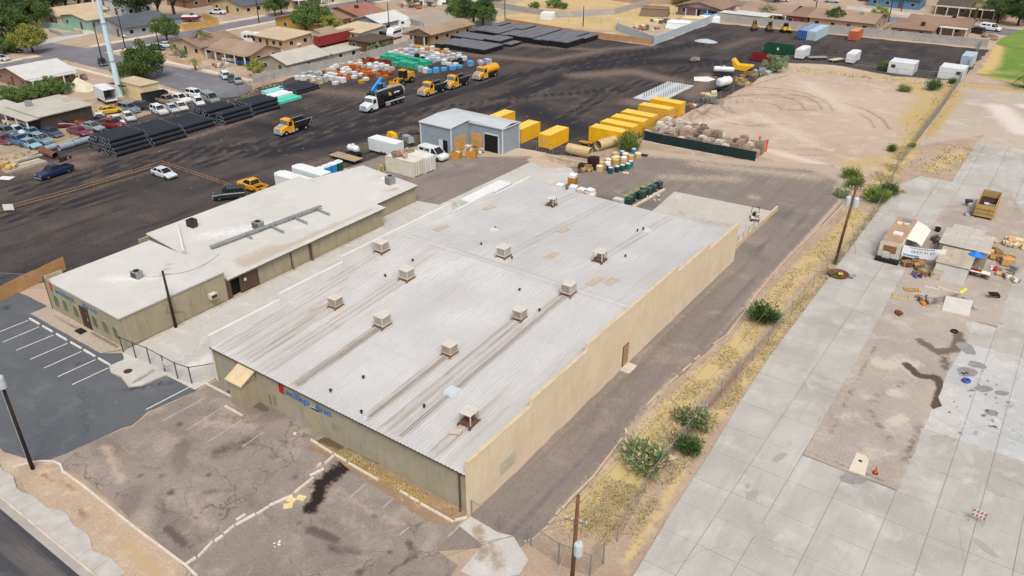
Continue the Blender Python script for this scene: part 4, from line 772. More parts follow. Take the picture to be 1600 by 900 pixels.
# ------------------------------------------------------------------ utility poles
m_pw = paint('pole_wood','6b4a33',.9,.25,1.2,dirt=.4,dirtcol='3c2b20'); m_pd = paint('dark_pole_wood','35261e',.9,.2,1.5); m_tr = paint('transformer_grey','b9c4c8',.5,.06,2)
def pole(label, loc, h, m, arms=(), cans=(), lean=(0,0), rad=.16, name='utility_pole'):
    t = thing(name, label, 'utility pole', loc)
    b = MB(); b.tube((0,0,0),(lean[0],lean[1],h),rad,12,rad*.68); b.build('pole_shaft', m, t, smooth=True)
    for z, rz, L in arms:
        q = z/h; b = MB(); b.cb(lean[0]*q,lean[1]*q,z,L,.1,.12,rz); a = b.build('crossarm', paint('arm_wood','8d8276',.9,.15,2), t)
        for k in (-.45,-.2,.2,.45):
            b = MB(); b.lathe([(.03,0),(.05,.06),(.03,.12),(.05,.18),(.01,.2)],8,(lean[0]*q+math.cos(rz)*k*L,lean[1]*q+math.sin(rz)*k*L)); b.v = [(x,y,z_+z+.06) for x,y,z_ in b.v]; b.build('insulator', m_pale, a)
    for z, ang, s in cans:
        q = z/h; x, y = lean[0]*q+math.cos(ang)*.45, lean[1]*q+math.sin(ang)*.45
        b = MB(); b.lathe([(.22*s,z),(.26*s,z+.06),(.26*s,z+.8*s),(.2*s,z+.9*s),(.06,z+.95*s)],12,(x,y)); c = b.build('transformer', m_tr, t)
        b = MB(); b.lathe([(.05,z+.93*s),(.07,z+1.0*s),(.04,z+1.12*s)],8,(x+.1,y)); b.build('bushing', m_pale, c)
        b = MB(); b.tube((x,y,z+.4),(lean[0]*q,lean[1]*q,z+.4),.05,6); b.build('bracket', m_steel, t)
    return t
pole('dark utility pole with one grey transformer at the roadside kerb', (-62.2,18.9,0), 10.4, m_pd, (), ((8.4,-.3,1.25),), (-.35,.1))
b = MB(); b.tube((-62.5,18.85,0),(-62.8,18.9,8),.05,6); tag(b.build('cable_riser', paint('conduit_grey','9fa9ae',.5)),'grey conduit running up the roadside pole','conduit')
pole('thin dark pole standing in the alley against the office wall', (-72.55,39.5,0), 6.9, m_pd, (), (), (-.05,0), .17)
pole('brown wooden pole with two transformers rising from the weedy strip', (-18.75,96.3,0), 10.6, m_pw, ((10.2,0,1.6),), ((7.8,.4,1.35),(7.8,PI-.3,1.35)), (.55,.2), .19)
pole('brown wooden pole with crossarm and one transformer beside the drive gate', (-18.95,33.8,0), 9.1, m_pw, ((6.9,.25,1.5),), ((4.3,-.4,1.2),), (.12,.1), .17)
def wire(a, c, sag, label, r=.018, m=None, n=14):
    a, c = Vector(a), Vector(c); P = [a.lerp(c,i/n)-Vector((0,0,sag*4*(i/n)*(1-i/n))) for i in range(n+1)]; b = MB()
    for i in range(n): b.tube(P[i],P[i+1],r,4,cap=False)
    return tag(b.build('overhead_wire', m or paint('wire_grey','77736e',.6)), label, 'wire', 'overhead wires')
for dx in (-.55,.55): wire((-18.2+dx,96.5,10.3),(-18.9+dx,33.9,7.1),1.2,'overhead wire strung between the two brown poles along the weedy strip',.014)
wire((-18.9,33.9,6.6),(-20.6,34.6,0.1),0,'pale guy wire slanting from the brown pole by the gate',.014,m_pale)
wire((-18.9,96.4,9.6),(-17.4,100.8,.1),0,'guy wire anchored beside the pole with two transformers',.02)
wire((-72.6,39.5,6.5),(-77.5,49.5,3.5),.7,'black wire drooping from alley pole to the office roof',.022,m_black)
wire((-72.6,39.5,6.5),(-80,40.6,3.8),.3,'black wire from alley pole to the small roof air conditioner',.018,m_black)

# ------------------------------------------------------------------ small things on the concrete
t = thing('traffic_cone','orange traffic cone standing on the bare patch','traffic cone',(-4.9,58.8,.134)); m_or = paint('cone_orange','d9512c',.6)
b = MB(); b.box(-.2,.2,-.2,.2,0,.04); b.build('cone_base', m_black, t); b = MB(); b.lathe([(.15,.04),(.035,.75)],12); b.build('cone_body', m_or, t)
t = thing('barricade','folding traffic barricade with red and white striped boards on concrete','barricade',(2.8,57.6,.13),-.1)
for z_ in (.45,.85):
    b = MB(); b.box(-.5,.5,-.02,.02,z_,z_+.24); bd = b.build('striped_board', m_pale, t)
    for k in range(4): b = MB(); x = -.45+k*.26; b.add([(x,-.026,z_+.01),(x+.12,-.026,z_+.01),(x+.2,-.026,z_+.23),(x+.08,-.026,z_+.23)],[(0,1,2,3)]); b.build('red_stripe', paint('stripe_red','c8434a',.6), bd)
for x in (-.48,.48):
    b = MB(); b.tube((x,0,1.15),(x,-.35,0),.025,6); b.build('leg', m_steel, t); b = MB(); b.tube((x,0,1.15),(x,.35,0),.025,6); b.build('leg', m_steel, t)
def ring(name, label, loc, R1, r, m, cat, par=None):
    b = MB(); n, k = 16, 6
    vs = [((R1+r*math.cos(2*PI*j/k))*math.cos(2*PI*i/n),(R1+r*math.cos(2*PI*j/k))*math.sin(2*PI*i/n),r+r*math.sin(2*PI*j/k)) for i in range(n) for j in range(k)]
    b.add(vs,[(i*k+j,((i+1)%n)*k+j,((i+1)%n)*k+(j+1)%k,i*k+(j+1)%k) for i in range(n) for j in range(k)]); return tag(b.build(name, m, None, loc, smooth=True), label, cat)
ring('discarded_tyre','black tyre lying flat on the damp bare patch',(-3.6,87.0,.134),.3,.1,paint('tyre_rubber','1b1b1c',.85),'tyre')
ring('blue_ring','coiled blue plastic ring on the spotted concrete',(-1.0,77.6,.13),.28,.14,paint('ring_blue','3a55a0',.5),'ring')
t = thing('wheelbarrow','black wheelbarrow tipped on the concrete beside the sheds','wheelbarrow',(-1.4,97.8,.13),.5)
b = MB(); b.frus((-.3,.4,-.2,.2),(-.5,.6,-.34,.34),.3,.6); b.build('tray', m_black, t); b = MB(); b.tube((.65,-.06,.2),(.65,.06,.2),.2,12); b.build('wheel', m_black, t)
for s in (-1,1):
    b = MB(); b.tube((.6,s*.1,.22),(-1.0,s*.3,.55),.025,6); b.build('handle', m_wood, t); b = MB(); b.tube((-.3,s*.25,.4),(-.4,s*.28,0),.025,6); b.build('leg', m_steel, t)
b = MB(); b.prism([(-6.8,57.85),(-5.5,57.95),(-5.75,60.2),(-6.1,60.6),(-6.85,60.55)],.085,.19); o = tag(b.build('utility_slab', paint('utility_slab','cfc2b0',.85,.06,1)),'pale concrete block with a round cap at the edge of the bare patch','slab'); b = MB(); b.lathe([(.16,.19),(.16,.21)],12,(-6.3,59.6)); b.build('round_cap', m_slot, o)
b = MB(); b.prism([(-5.8,95.0),(-3.05,95.5),(-2.9,91.3),(-5.6,91.1)],.1,.26); tag(b.build('cover_slab', paint('cover_slab','c9c4bc',.85,.05,1)),'large pale square slab lying raised beside the puddle','slab')
b = MB(); b.lathe([(.42,.075),(.42,.095)],14); tag(b.build('manhole_cover', m_slot, None,(-69.05,31.7,0)),'dark round manhole cover in the concrete apron','manhole cover')
t = thing('semi_trailer','long white trailer parked in the alley beside the warehouse rear','trailer',(-64.0,84.2,.06),PI/2)
b = MB(); b.box(-4.6,4.6,-1.15,1.15,1.0,3.3); b.build('box_body', paint('semi_white','d3d5d6',.5,.04,.8), t); b = MB(); b.box(-4.5,4.5,-1.1,1.1,3.3,3.36); b.build('roof_panel', paint('semi_roof','dcdddd',.5,.03,1), t); b = MB(); b.box(-6.0,-4.6,-.5,.5,.7,1.2); b.build('hitch_gear', m_black, t)
for x in (-3,2.6,3.7): b = MB(); b.tube((x,-1.1,.5),(x,1.1,.5),.5,14); b.build('wheel', m_black, t)
for k, (x, y) in enumerate(((-46,2),(-44,-4))): wire((-18.9+.4*(1-2*k),33.9,7.0),(x,y,9.5),1.0,('upper','lower')[k]+' wire running from the gate pole over the street',.014)
wire((-62.5,18.95,9.8),(-140,24,10),1.5,'wire running along the street from the roadside pole',.016)
# ================================================================== PLANTS
def leaf_mat(key, a, b, c):
    if key in MATS: return MATS[key]
    B = NB(key); n1 = B.noise(.9, 4); n2 = B.noise(7, 2)
    x = B.mix(B.ramp(n1,.35,.65), C(a), C(b)); x = B.mix(B.ramp(n2,.45,.7), x, C(c)); oi = B.n('ShaderNodeObjectInfo'); hsv = B.n('ShaderNodeHueSaturation')
    B.l(B.ramp(oi.outputs['Random'],0,1,.8,1.2), hsv.inputs['Value']); B.l(x, hsv.inputs['Color']); B.l(hsv.outputs[0], B.b.inputs['Base Color']); B.b.inputs['Roughness'].default_value = .75; B.b.inputs['Specular IOR Level'].default_value = .15
    MATS[key] = B.m; return B.m
m_l1 = leaf_mat('mesquite_leaf','4d6332','5a713c','6f8350'); m_l2 = leaf_mat('dark_leaf','394d31','465b3a','566c48'); m_l3 = leaf_mat('yellow_leaf','7d8238','8f9045','a3a45c'); m_l4 = leaf_mat('greygreen_leaf','6d8058','7c8d66','90a07a'); m_l5 = leaf_mat('brush_leaf','53703a','647f45','7f9655'); m_straw = leaf_mat('dry_straw','bfa775','cdb88a','d8c8a0'); m_str2 = leaf_mat('pale_straw','c6b48b','d2c49f','b39c6e')
m_bark = paint('bark','4d3d30',.95,.25,3)
def leaf_cloud(b, rg, n, c, r, leaf, clumps=30, low=.25):
    """many leaf-sized faces gathered in uneven clumps inside an uneven crown"""
    cl = []
    while len(cl) < clumps:
        v = Vector((rg.gauss(0,1),rg.gauss(0,1),rg.gauss(0,1))).normalized(); k = rg.uniform(.45,1)**.6
        p = Vector((v.x*r[0]*k, v.y*r[1]*k, v.z*r[2]*k*(1 if v.z > 0 else .7))); q = 1+.35*mnoise.noise(v*2.1+Vector((rg.seed_off,0,0)))
        cl.append((p*q, rg.uniform(.16,.34)*(r[0]+r[1])/2))
    for i in range(n):
        p, s = cl[i % clumps]; v = Vector((rg.gauss(0,1),rg.gauss(0,1),rg.gauss(0,.75))); v = v.normalized()*s*rg.random()**.45
        o = Vector(c)+p+v; a = Vector((rg.gauss(0,1),rg.gauss(0,1),rg.gauss(0,.6))).normalized(); u = a.orthogonal().normalized(); w_ = a.cross(u); t = rg.uniform(0,6.3); l = leaf*rg.uniform(.6,1.4)
        e = (u*math.cos(t)+w_*math.sin(t))*l; f = (w_*math.cos(t)-u*math.sin(t))*l*.5
        b.add([o-e*.5,o+f*.6,o+e*.6,o-f*.6],[(0,1,2,3)])
class RG(random.Random):
    seed_off = 0.0
def tree_meshes(seed, r, trunk_h, n, leaf, m, clumps=34):
    rg = RG(seed); rg.seed_off = seed*1.7; crown = MB(); leaf_cloud(crown, rg, n, (0,0,trunk_h+r[2]*.75), r, leaf, clumps)
    tk = MB(); tr = .06*r[0]+.05; tk.tube((0,0,-.05),(.1*rg.uniform(-1,1),.1*rg.uniform(-1,1),trunk_h),tr,8,tr*.7)
    for k in range(6):
        a = k*1.05+rg.uniform(-.3,.3); tk.tube((0,0,trunk_h*.9),(math.cos(a)*r[0]*.55,math.sin(a)*r[1]*.55,trunk_h+r[2]*rg.uniform(.5,1.0)),tr*.55,6,tr*.15)
    return crown.mesh('crown', m), tk.mesh('trunk', m_bark, True)
TREES = {}
def tree(label, loc, kind, sc=1.0, rz=None, group=None, name='tree'):
    if kind not in TREES:
        TREES[kind] = {'mesq': lambda: tree_meshes(1,(3.2,3.2,2.3),1.6,7500,.28,m_l1,44), 'dark': lambda: tree_meshes(2,(3.4,3.2,3.0),1.8,8000,.3,m_l2,46), 'tall': lambda: tree_meshes(3,(3.0,3.0,4.6),2.2,8500,.28,m_l4,50), 'yel': lambda: tree_meshes(4,(2.8,2.8,2.0),1.2,5600,.25,m_l3,36),
            'bush': lambda: tree_meshes(5,(2.2,2.2,1.6),.25,4800,.21,m_l5,30), 'gbush': lambda: tree_meshes(6,(1.6,1.6,1.1),.15,3200,.17,m_l4,22), 'flat': lambda: tree_meshes(7,(3.6,3.4,1.7),2.4,6500,.27,m_l1,40), 'round': lambda: tree_meshes(8,(3.1,3.0,2.7),.5,9000,.26,m_l1,46)}[kind]()
    c, t_ = TREES[kind]; t = thing(name, label, 'tree' if name == 'tree' else 'shrub', loc, rnd.uniform(0,6.28) if rz is None else rz, group, sc)
    put(c,'crown',t); put(t_,'trunk',t); return t
def spiky_mesh(seed, r, h, n, ms, bl=.05):
    """loose bush: leaning wands rising from a few crowns, each with side blades"""
    rg = random.Random(seed); b = MB(); heads = [(rg.uniform(-.45,.45)*r,rg.uniform(-.45,.45)*r,rg.uniform(.6,1.1)) for _ in range(6)]
    for i in range(n):
        hx, hy, hs = heads[i % 6]; a = rg.uniform(0,2*PI); sp = rg.random()**.7*r*.75; L = h*hs*rg.uniform(.45,1.1)*(1-.3*sp/r); b.cur = rg.randrange(len(ms))
        p = Vector((hx,hy,0)); tip = Vector((hx+math.cos(a)*sp,hy+math.sin(a)*sp,L)); 
        for k in range(2):
            u = rg.uniform(.25,1); o = p.lerp(tip,u)+Vector((0,0,.12*h*u*(1-u))); q = o+(tip-p).normalized()*rg.uniform(.18,.4)*h*.6+Vector((rg.uniform(-.16,.16),rg.uniform(-.16,.16),0)); d = Vector((rg.uniform(-1,1),rg.uniform(-1,1),rg.uniform(-.4,.4))).normalized()*bl*rg.uniform(.5,1.3)
            b.add([o,o.lerp(q,.5)-d,q,o.lerp(q,.5)+d],[(0,1,2,3)])
    return b.mesh('foliage', ms)
SPK = {'g': spiky_mesh(1,1.2,1.6,900,[m_l5,m_l5,m_l3],.05), 'gg': spiky_mesh(2,1.3,1.3,1000,[m_l4,m_l4,m_l5,m_straw],.055), 'd': spiky_mesh(3,1.15,1.5,1000,[m_l1,m_l5,m_l2],.05), 's': spiky_mesh(4,1.1,.9,420,[m_straw,m_str2],.035)}
STEM = MB().tube((0,0,0),(0.05,0,.5),.05,6,.03).mesh('stem', m_bark)
def spiky(label, loc, k, sc, group=None, name='shrub'):
    t = thing(name, label, 'shrub', loc, rnd.uniform(0,6), group, sc); put(SPK[k],'foliage',t); put(STEM,'stem',t); return t
spiky('tall dark green bush bulging through the chain-link beside the drive', (-20.8,77.1,0), 'd', (1.7,1.7,1.6))
spiky('broad greyish bush with straw stems near the drive gate', (-20.6,49.0,0), 'gg', (1.9,1.9,1.5)); spiky('rounded dark bush at the bend of the sagging fence', (-18.9,52.6,0), 'd', (1.2,1.2,1.15)); spiky('pale greyish bush behind the rounded dark bush', (-19.6,56.4,0), 'gg', (1.5,1.5,1.3)); spiky('dry straw bush between two green bushes by the fence', (-20.3,53.2,0), 's', (1.3,1.3,1.6))
spiky('green bush at the corner where the drive meets the dirt lot', (-25.2,128.6,0), 'g', 1.25); spiky('green bush leaning over the drive edge', (-23.9,124.6,0), 'g', 1.2); spiky('yellowish bush on the kerb end below two green bushes', (-24.0,119.8,0), 'gg', 1.15)
spiky('large green bush behind the pole with two transformers', (-19.8,120.6,0), 'g', 1.55); spiky('second green bush growing against the fence beyond the pole', (-19.2,124.4,0), 'd', 1.45); spiky('straw coloured bush beside the concrete edge', (-17.9,126.5,0), 's', 1.1)
spiky('small green bush alone in the yellow weeds', (-23.2,146.5,0), 'd', .9); spiky('tiny green tuft by the fence in yellow weeds', (-20.9,150.5,0), 'g', .6)
for i, (px, py, k, s) in enumerate(((1410,143,'gg',1.25),(1455,141,'d',1.7),(1378,110,'d',1.5),(1488,131,'g',.9))):
    q = G(px,py); spiky(('greyish weed clump in the dirt lot','big dark weed clump in the dirt lot near white trailers','dark weeds at the foot of the white trailer','small weed clump at the slatted fence')[i], (q.x,q.y,0), k, s)
q = G(1212,112); tree('round grey-green bush at the corner of yard fence by the green dumpster', (q.x,q.y,0), 'gbush', 1.9, name='shrub')
spiky('feathery green bush by the cloth fence corner', (-61.2,121.2,0), 'g', (2.0,2.0,1.9)); spiky('sprawling green stems of the bush beside blue barrel', (-60.2,120.2,0), 'g', (1.3,1.3,1.4))
# straw grass: uncountable blades
def grass(name, label, regions, n, mats, hmin, hmax, seed):
    rg = random.Random(seed); b = MB()
    for i in range(n):
        pts, wd = regions[rg.randrange(len(regions))]; k = rg.randrange(len(pts)-1); u = rg.random(); x = pts[k][0]+(pts[k+1][0]-pts[k][0])*u+rg.gauss(0,wd*.5); y = pts[k][1]+(pts[k+1][1]-pts[k][1])*u+rg.gauss(0,wd*.5)
        if mnoise.noise((x*.33,y*.33,seed)) < -.14+rg.uniform(-.22,.22): continue
        b.cur = rg.randrange(len(mats)); h = rg.uniform(hmin,hmax)
        for j in range(3):
            a = rg.uniform(0,6.3); dx, dy = math.cos(a)*h*.9, math.sin(a)*h*.9; w_ = .03+h*.08
            b.add([(x-dy*w_/h,y+dx*w_/h,.03),(x+dy*w_/h,y-dx*w_/h,.03),(x+dx,y+dy,.03+h)],[(0,1,2)])
    return tag(b.build(name, mats), label, 'grass', kind='stuff')
grass('straw_grass','dry straw grass covering the strip beside the drive', [([(-22.0,38.6),(-21.8,47),(-22.2,56),(-21.9,64),(-21.5,72),(-21.8,86),(-21.2,100),(-21.0,116)],1.5),([(-20.8,40),(-21,50)],1.6),([(-18.3,41),(-18.5,55),(-18.6,70),(-18.9,85),(-18.7,100),(-18.7,118)],.7),([(-21.2,122),(-20.8,150)],2.2)], 30000, [m_straw,m_str2,m_straw,m_str2,m_straw,m_str2,m_l3], .05, .2, 3)
grass('straw_weeds','yellow weeds edging the dirt lot along fences', [([(-22,155),(-22.5,190),(-23,205)],2.2),([tuple(G(1230,106)[:2]),tuple(G(1360,122)[:2]),tuple(G(1490,136)[:2])],2.5),([(-16,140),(-13,155)],2.5)], 2600, [m_straw,m_str2,m_l3], .1, .4, 5)
grass('wall_weeds','thin dry weeds in the dirt bed below the warehouse front', [([(-43,35.1),(-31,35.0)],.7)], 700, [m_straw,m_str2,m_l3], .05, .2, 6)
grass('yard_edge_weeds','dry weeds along the fence before the pipe stacks', [([tuple(G(*p)[:2]) for p in ((0,252),(150,212),(270,188),(340,172),(400,142),(440,130))],1.6),([tuple(G(*p)[:2]) for p in ((600,262),(560,275),(620,258))],1.2)], 1800, [m_straw,m_str2,m_l4], .1, .45, 7)
# palms
def palm_mesh(seed, fr=26, L=2.2, m=None):
    rg = random.Random(seed); b = MB()
    for i in range(fr):
        a = i*2.4+rg.uniform(-.2,.2); up = rg.uniform(-.6,1.0); pts = [Vector((0,0,0))]
        for k in range(1,6):
            s = k/5*L; pts.append(Vector((math.cos(a)*s*math.cos(up*.7),math.sin(a)*s*math.cos(up*.7),s*up*.75-.18*s*s)))
        for k in range(5):
            p, q = pts[k], pts[k+1]; d = (q-p).normalized(); sd_ = Vector((-math.sin(a),math.cos(a),0))
            for s in (-1,1):
                for w_ in range(2):
                    o = p.lerp(q,w_*.5); tip = o+(sd_*s*.55+d*.5+Vector((0,0,-.16)))*(.55 if k < 4 else .4); b.add([o,o+d*.14,tip],[(0,1,2)])
    return b.mesh('fronds', m or m_l1)
PALM = palm_mesh(1)
def palm(label, loc, h, sc=1.0, skirt=True, group=None):
    t = thing('palm_tree', label, 'palm tree', loc, rnd.uniform(0,6), group)
    b = MB(); b.tube((0,0,0),(.05,0,h),.24*sc,8,.17*sc); b.build('trunk', paint('palm_trunk','6e5a47',.95,.25,4), t)
    o = put(PALM,'fronds',t,(0,0,h),0,sc)
    if skirt: b = MB(); b.lathe([(.2*sc,h-1.4*sc),(.55*sc,h-.9*sc),(.35*sc,h)],9); b.build('dead_frond_skirt', m_straw, t)
    return t

# ================================================================== CAMP ON THE CONCRETE
t = thing('camper_trailer','old brown-roofed camper trailer with boarded window on the concrete','trailer',(-13.6,105.4,.12)); m_rv = paint('rv_side','c9c2b2',.7,.1,1,dirt=.3,dirtcol='8d8272')
b = MB(); b.ext([(-1.25,.5),(1.25,.5),(1.25,2.35),(1.1,2.6),(-1.1,2.6),(-1.25,2.35)],-4.6,4.6); b.build('body', m_rv, t)
b = MB(); b.box(-1.15,1.15,-4.5,4.5,2.605,2.64); rf = b.build('roof_skin', paint('rv_roof','a98c70',.85,.12,1,dirt=.3,dirtcol='8c745c'), t)
for x,y,sx,sy,m_ in ((.2,3.6,.5,.45,m_steel),(.1,-1.6,.55,.5,m_pale),(-.5,2.0,.3,.25,m_pale),(.35,2.2,.3,.12,m_pale)): b = MB(); b.box(x-sx,x+sx,y-sy,y+sy,2.64,2.8); b.build('roof_hatch', m_, rf)
b = MB(); b.box(-.75,.75,-4.66,-4.6,1.2,2.1); b.build('boarded_window', paint('board_brown','86623f',.8,.12,2), t)
b = MB(); b.cb(-.25,-4.95,.75,.85,.06,1.5,0,.25); b.build('leaning_board', m_pale, t)
b = MB(); b.box(-1.35,1.4,-5.3,-4.62,.1,.5); b.build('hitch_clutter', m_black, t)
for s in (-1,1): b = MB(); b.tube((s*1.2,-.3,.35),(s*1.0,-.3,.35),.35,14); b.build('wheel', m_black, t)
b = MB(); b.add([(1.25,-2.2,2.5),(1.25,4.4,2.6),(2.5,4.0,2.35),(3.1,3.9,1.9),(3.1,-2.0,1.9),(2.5,-2.1,2.3)],[(0,5,2,1),(5,4,3,2)]); b.build('awning', paint('awning_cream','ded8c8',.8,.08,.8,dirt=.2,dirtcol='c79d5a'), t)
t = thing('banner','white banner with grey lettering and a blue stripe sagging from camper to shed','banner',(-12.2,100.9,0)); b = MB(); n = 16
def bz(u): return .9*4*u*(1-u)*.35
rows = [[(u*4.6, 1.6*u+.25*math.sin(u*PI), z_-bz(u)-(.0 if k else 0)) for u in [i/n for i in range(n+1)]] for k, z_ in enumerate((2.75,2.3,1.9,1.3))]
b.v = [p for r in rows for p in r]; m_n = n+1; b.f = [(j*m_n+i,(j+1)*m_n+i,(j+1)*m_n+i+1,j*m_n+i+1) for j in range(3) for i in range(n)]; b.m = [0]*len(b.f); b.build('cloth', paint('banner_white','dfe2e6',.8,.04,1), t)
def on_banner(u, z0, z1, u1, m, name): 
    b = MB(); pts = [(x*4.6,1.6*x+.25*math.sin(x*PI)-.03) for x in [u+(u1-u)*i/5 for i in range(6)]]; xs_ = [u+(u1-u)*i/5 for i in range(6)]
    b.v = [(p[0],p[1],z0-bz(x)) for p,x in zip(pts,xs_)]+[(p[0],p[1],z1-bz(x)) for p,x in zip(pts,xs_)]; b.f = [(i,i+1,7+i,6+i) for i in range(5)]; b.m = [0]*5; b.build(name, m, t)
on_banner(.04,1.45,1.66,.42,paint('banner_blue','5f9fb5',.8),'blue_stripe'); m_gt = paint('banner_grey','7d8894',.8)
for i, ch in enumerate('CERTIFIED'):
    me = text_mesh(ch,.42,.004,.01); me.materials.append(m_gt); u = .2+i*.064; o = put(me,'banner_letter',t,(u*4.6,1.6*u+.25*math.sin(u*PI)-.03,2.0-bz(u))); o.rotation_euler = (PI/2,.25*(u-.5)*-4*.35,math.atan2(1.6,4.6))
for i in range(12): u = .16+i*.05; on_banner(u,2.52,2.66,u+.03,m_gt,'banner_mark')
def shed(label, x0, x1, y0, y1, h0, h1, m_w, m_r, over=.15, name='shed'):
    t = thing(name, label, 'shed', ((x0+x1)/2,y0,.1)); w_, d = (x1-x0)/2, y1-y0
    b = MB(); b.extx([(0,0),(d,0),(d,h1),(0,h0)],-w_,w_); b.build('walls', m_w, t)
    n = max(2,round((x1-x0)/1.3))
    for i in range(n):
        a, c = -w_-over+(2*w_+2*over)*i/n, -w_-over+(2*w_+2*over)*(i+1)/n-.015; b = MB(); k = (h1-h0)/d; z0, z1 = h0-k*over+.02+rnd.uniform(0,.03), h1+k*over+.02+rnd.uniform(0,.03); b.extx([(-over,z0),(d+over,z1),(d+over,z1+.05),(-over,z0+.05)],a,c); b.build('roof_sheet', m_r, t)
    return t
m_shr = ground('shed_roof_board','b9b2a6','aaa296','c4beb3',mid=.7,spk=.2); m_shw = paint('shed_wall_grey','98928a',.85,.15,.8,dirt=.3,dirtcol='6e655b')
shed('larger grey shed with flat pale roof beside the camper', -8.7,-3.4,104.9,110.2,2.3,2.4,m_shw,m_shr); shed('narrow flat-roofed annex behind the larger grey shed', -8.2,-4.7,110.5,112.6,2.1,2.1,m_shw,m_shr)
t = shed('small grey shed with a slanted sheet front and a wooden frame', -8.1,-4.6,100.2,104.6,1.75,2.05,m_shw,paint('old_ply','b0a491',.85,.15,.8,dirt=.3,dirtcol='877b6c'))
b = MB(); b.add([(-1.8,-1.0,0),(1.75,-1.0,0),(1.75,0,1.75),(-1.75,0,1.75)],[(0,1,2,3)]); b.add([(-1.8,-1.0,0),(-1.75,0,1.75),(-1.75,0,0)],[(0,1,2)]); b.add([(1.75,-1.0,0),(1.75,0,0),(1.75,0,1.75)],[(0,1,2)]); b.build('slanted_front', paint('grey_sheet','aaa9a4',.7,.08,.8), t)
for p, q in (((-1.9,-1.5,0),(-1.7,-1.0,1.3)),((-.8,-1.6,0),(-.7,-1.05,1.2)),((-1.85,-1.1,1.2),(-.6,-1.1,1.15)),((-1.85,-1.35,.5),(-.7,-1.4,.45))): b = MB(); b.tube(p,q,.05,4); b.build('frame_timber', m_ply, t)
# blue umbrella, debris
t = thing('blue_umbrella','bright blue umbrella lying on the roof between sheds','umbrella',(-4.5,104.2,2.15),.3); b = MB(); n = 10
b.v = [(0,0,.55)]+[(1.0*math.cos(2*PI*i/n),.75*math.sin(2*PI*i/n),0+.05*(i%2)) for i in range(n)]; b.f = [(0,1+i,1+(i+1)%n) for i in range(n)]; b.m = [0]*n; b.build('canopy', paint('umbrella_blue','1f77d6',.6,.1,2), t); b = MB(); b.tube((0,0,.05),(0,0,.7),.02,6); b.build('shaft', m_steel, t)
t = thing('skip_container','tan open-top dumpster loaded with rubbish on the concrete','dumpster',(-5.9,126,.12)); m_sk = paint('skip_tan','b3975c',.8,.12,1,dirt=.3,dirtcol='7e6a3e')
b = MB(); b.box(-1.2,1.2,-3.4,3.4,.25,.35); b.build('floor', m_rust, t)
for nm, d in (('side_wall',(-1.22,-1.12,-3.4,3.4,.3,2.0)),('side_wall',(1.12,1.22,-3.4,3.4,.3,2.0)),('end_wall',(-1.2,1.2,-3.45,-3.35,.3,2.0)),('end_wall',(-1.2,1.2,3.35,3.45,.3,2.0))): b = MB(); b.box(*d); b.build(nm, m_sk, t)
for z_ in (.75,1.35): b = MB(); b.box(-1.25,1.25,-3.5,-3.46,z_,z_+.06); b.build('rib', paint('skip_rib','8b7444',.8), t)
b = MB(); b.cb(.55,-3.49,1.3,.05,.03,.9,0,0,.2); b.build('red_mark', m_red, t)
b = MB(); b.box(-1.11,1.11,-3.34,3.34,.9,1.0); b.build('load_base', paint('load_dark','3b2723',.9,.3,3), t)
for i in range(16): b = MB(); b.cb(rnd.uniform(-.9,.9),rnd.uniform(-3.1,-.5),1.1+rnd.uniform(0,.3),rnd.uniform(.3,.7),rnd.uniform(.3,.7),rnd.uniform(.2,.5),rnd.uniform(0,3),rnd.uniform(-.4,.4)); b.build('rubbish_bag', (m_pale,m_steel,m_black,m_wood)[i%4], t)
for s in (-.8,.8): b = MB(); b.tube((s-.1,-3.3,.13),(s+.1,-3.3,.13),.13,10); b.build('roller', m_black, t)
junk = [('cart','black shopping cart with bags beside the tan dumpster',(-8.3,126.6),m_black),('bag_heap','pale heap of bags at the corner of the tan dumpster',(-8.0,122.9),m_steel)]
def heap(name, label, loc, cols, n, r, s, cat, z=.12):
    t = thing(name, label, cat, (loc[0],loc[1],z))
    for i in range(n):
        b = MB(); a = rnd.uniform(0,6.3); k = r*rnd.random()**.7; sx, sy, sz = s*rnd.uniform(.5,1.5), s*rnd.uniform(.4,1.2), s*rnd.uniform(.3,.8); hh = rnd.uniform(0,.5)*s*(1-k/r)
        b.cb(math.cos(a)*k,math.sin(a)*k,hh+sz/2+.02,sx,sy,sz,rnd.uniform(0,3),rnd.uniform(-.2,.2),rnd.uniform(-.2,.2)); b.build('item', paint('heap_'+cols[i%len(cols)],cols[i%len(cols)],.8,.15,3), t)
    return t
heap('bag_heap','pale bags heaped at the corner of the tan dumpster',(-8.1,122.8),('8f8fa0','b7b6bd','5b5566'),7,.6,.5,'bags'); heap('clothes_heap','dark red and blue clothes heaped below the small shed',(-9.6,98.8),('8e4a55','3a62b5','b9b0ab','6d4030'),9,.8,.45,'clothes')
heap('timber_heap','splintered pale timber heaped against the larger shed wall',(-2.4,110.0),('c9a26a','b78f58','d4b786','8f6f48'),26,1.7,.9,'timber'); heap('pallet_scatter','broken pallet slats scattered beyond the sheds',(-1.4,115.3),('cbb389','bda175','d8c6a2'),22,1.9,.8,'timber')
heap('red_bucket_heap','clutter with a red tub beside the splintered timber',(-2.2,105.9),('b3303a','dcdcdc','777d85','a88a5c'),9,.8,.4,'clutter'); heap('brown_clutter','brown boards and clutter under the white banner',(-10.6,101.6),('7a5a3c','8d6c48','5d4531','a98a60'),22,1.3,.8,'clutter')
heap('tool_heap','grey and orange machine parts on the bare patch',(-7.9,92.5),('8b8d90','c57f2a','5a5c60','a7a297','3c3c3e'),16,1.1,.5,'machine parts',.134); heap('twig_heap','small rusty tangle lying on the bare patch',(-9.2,87.6),('6b4030','8c6238'),8,.5,.35,'scrap',.134)
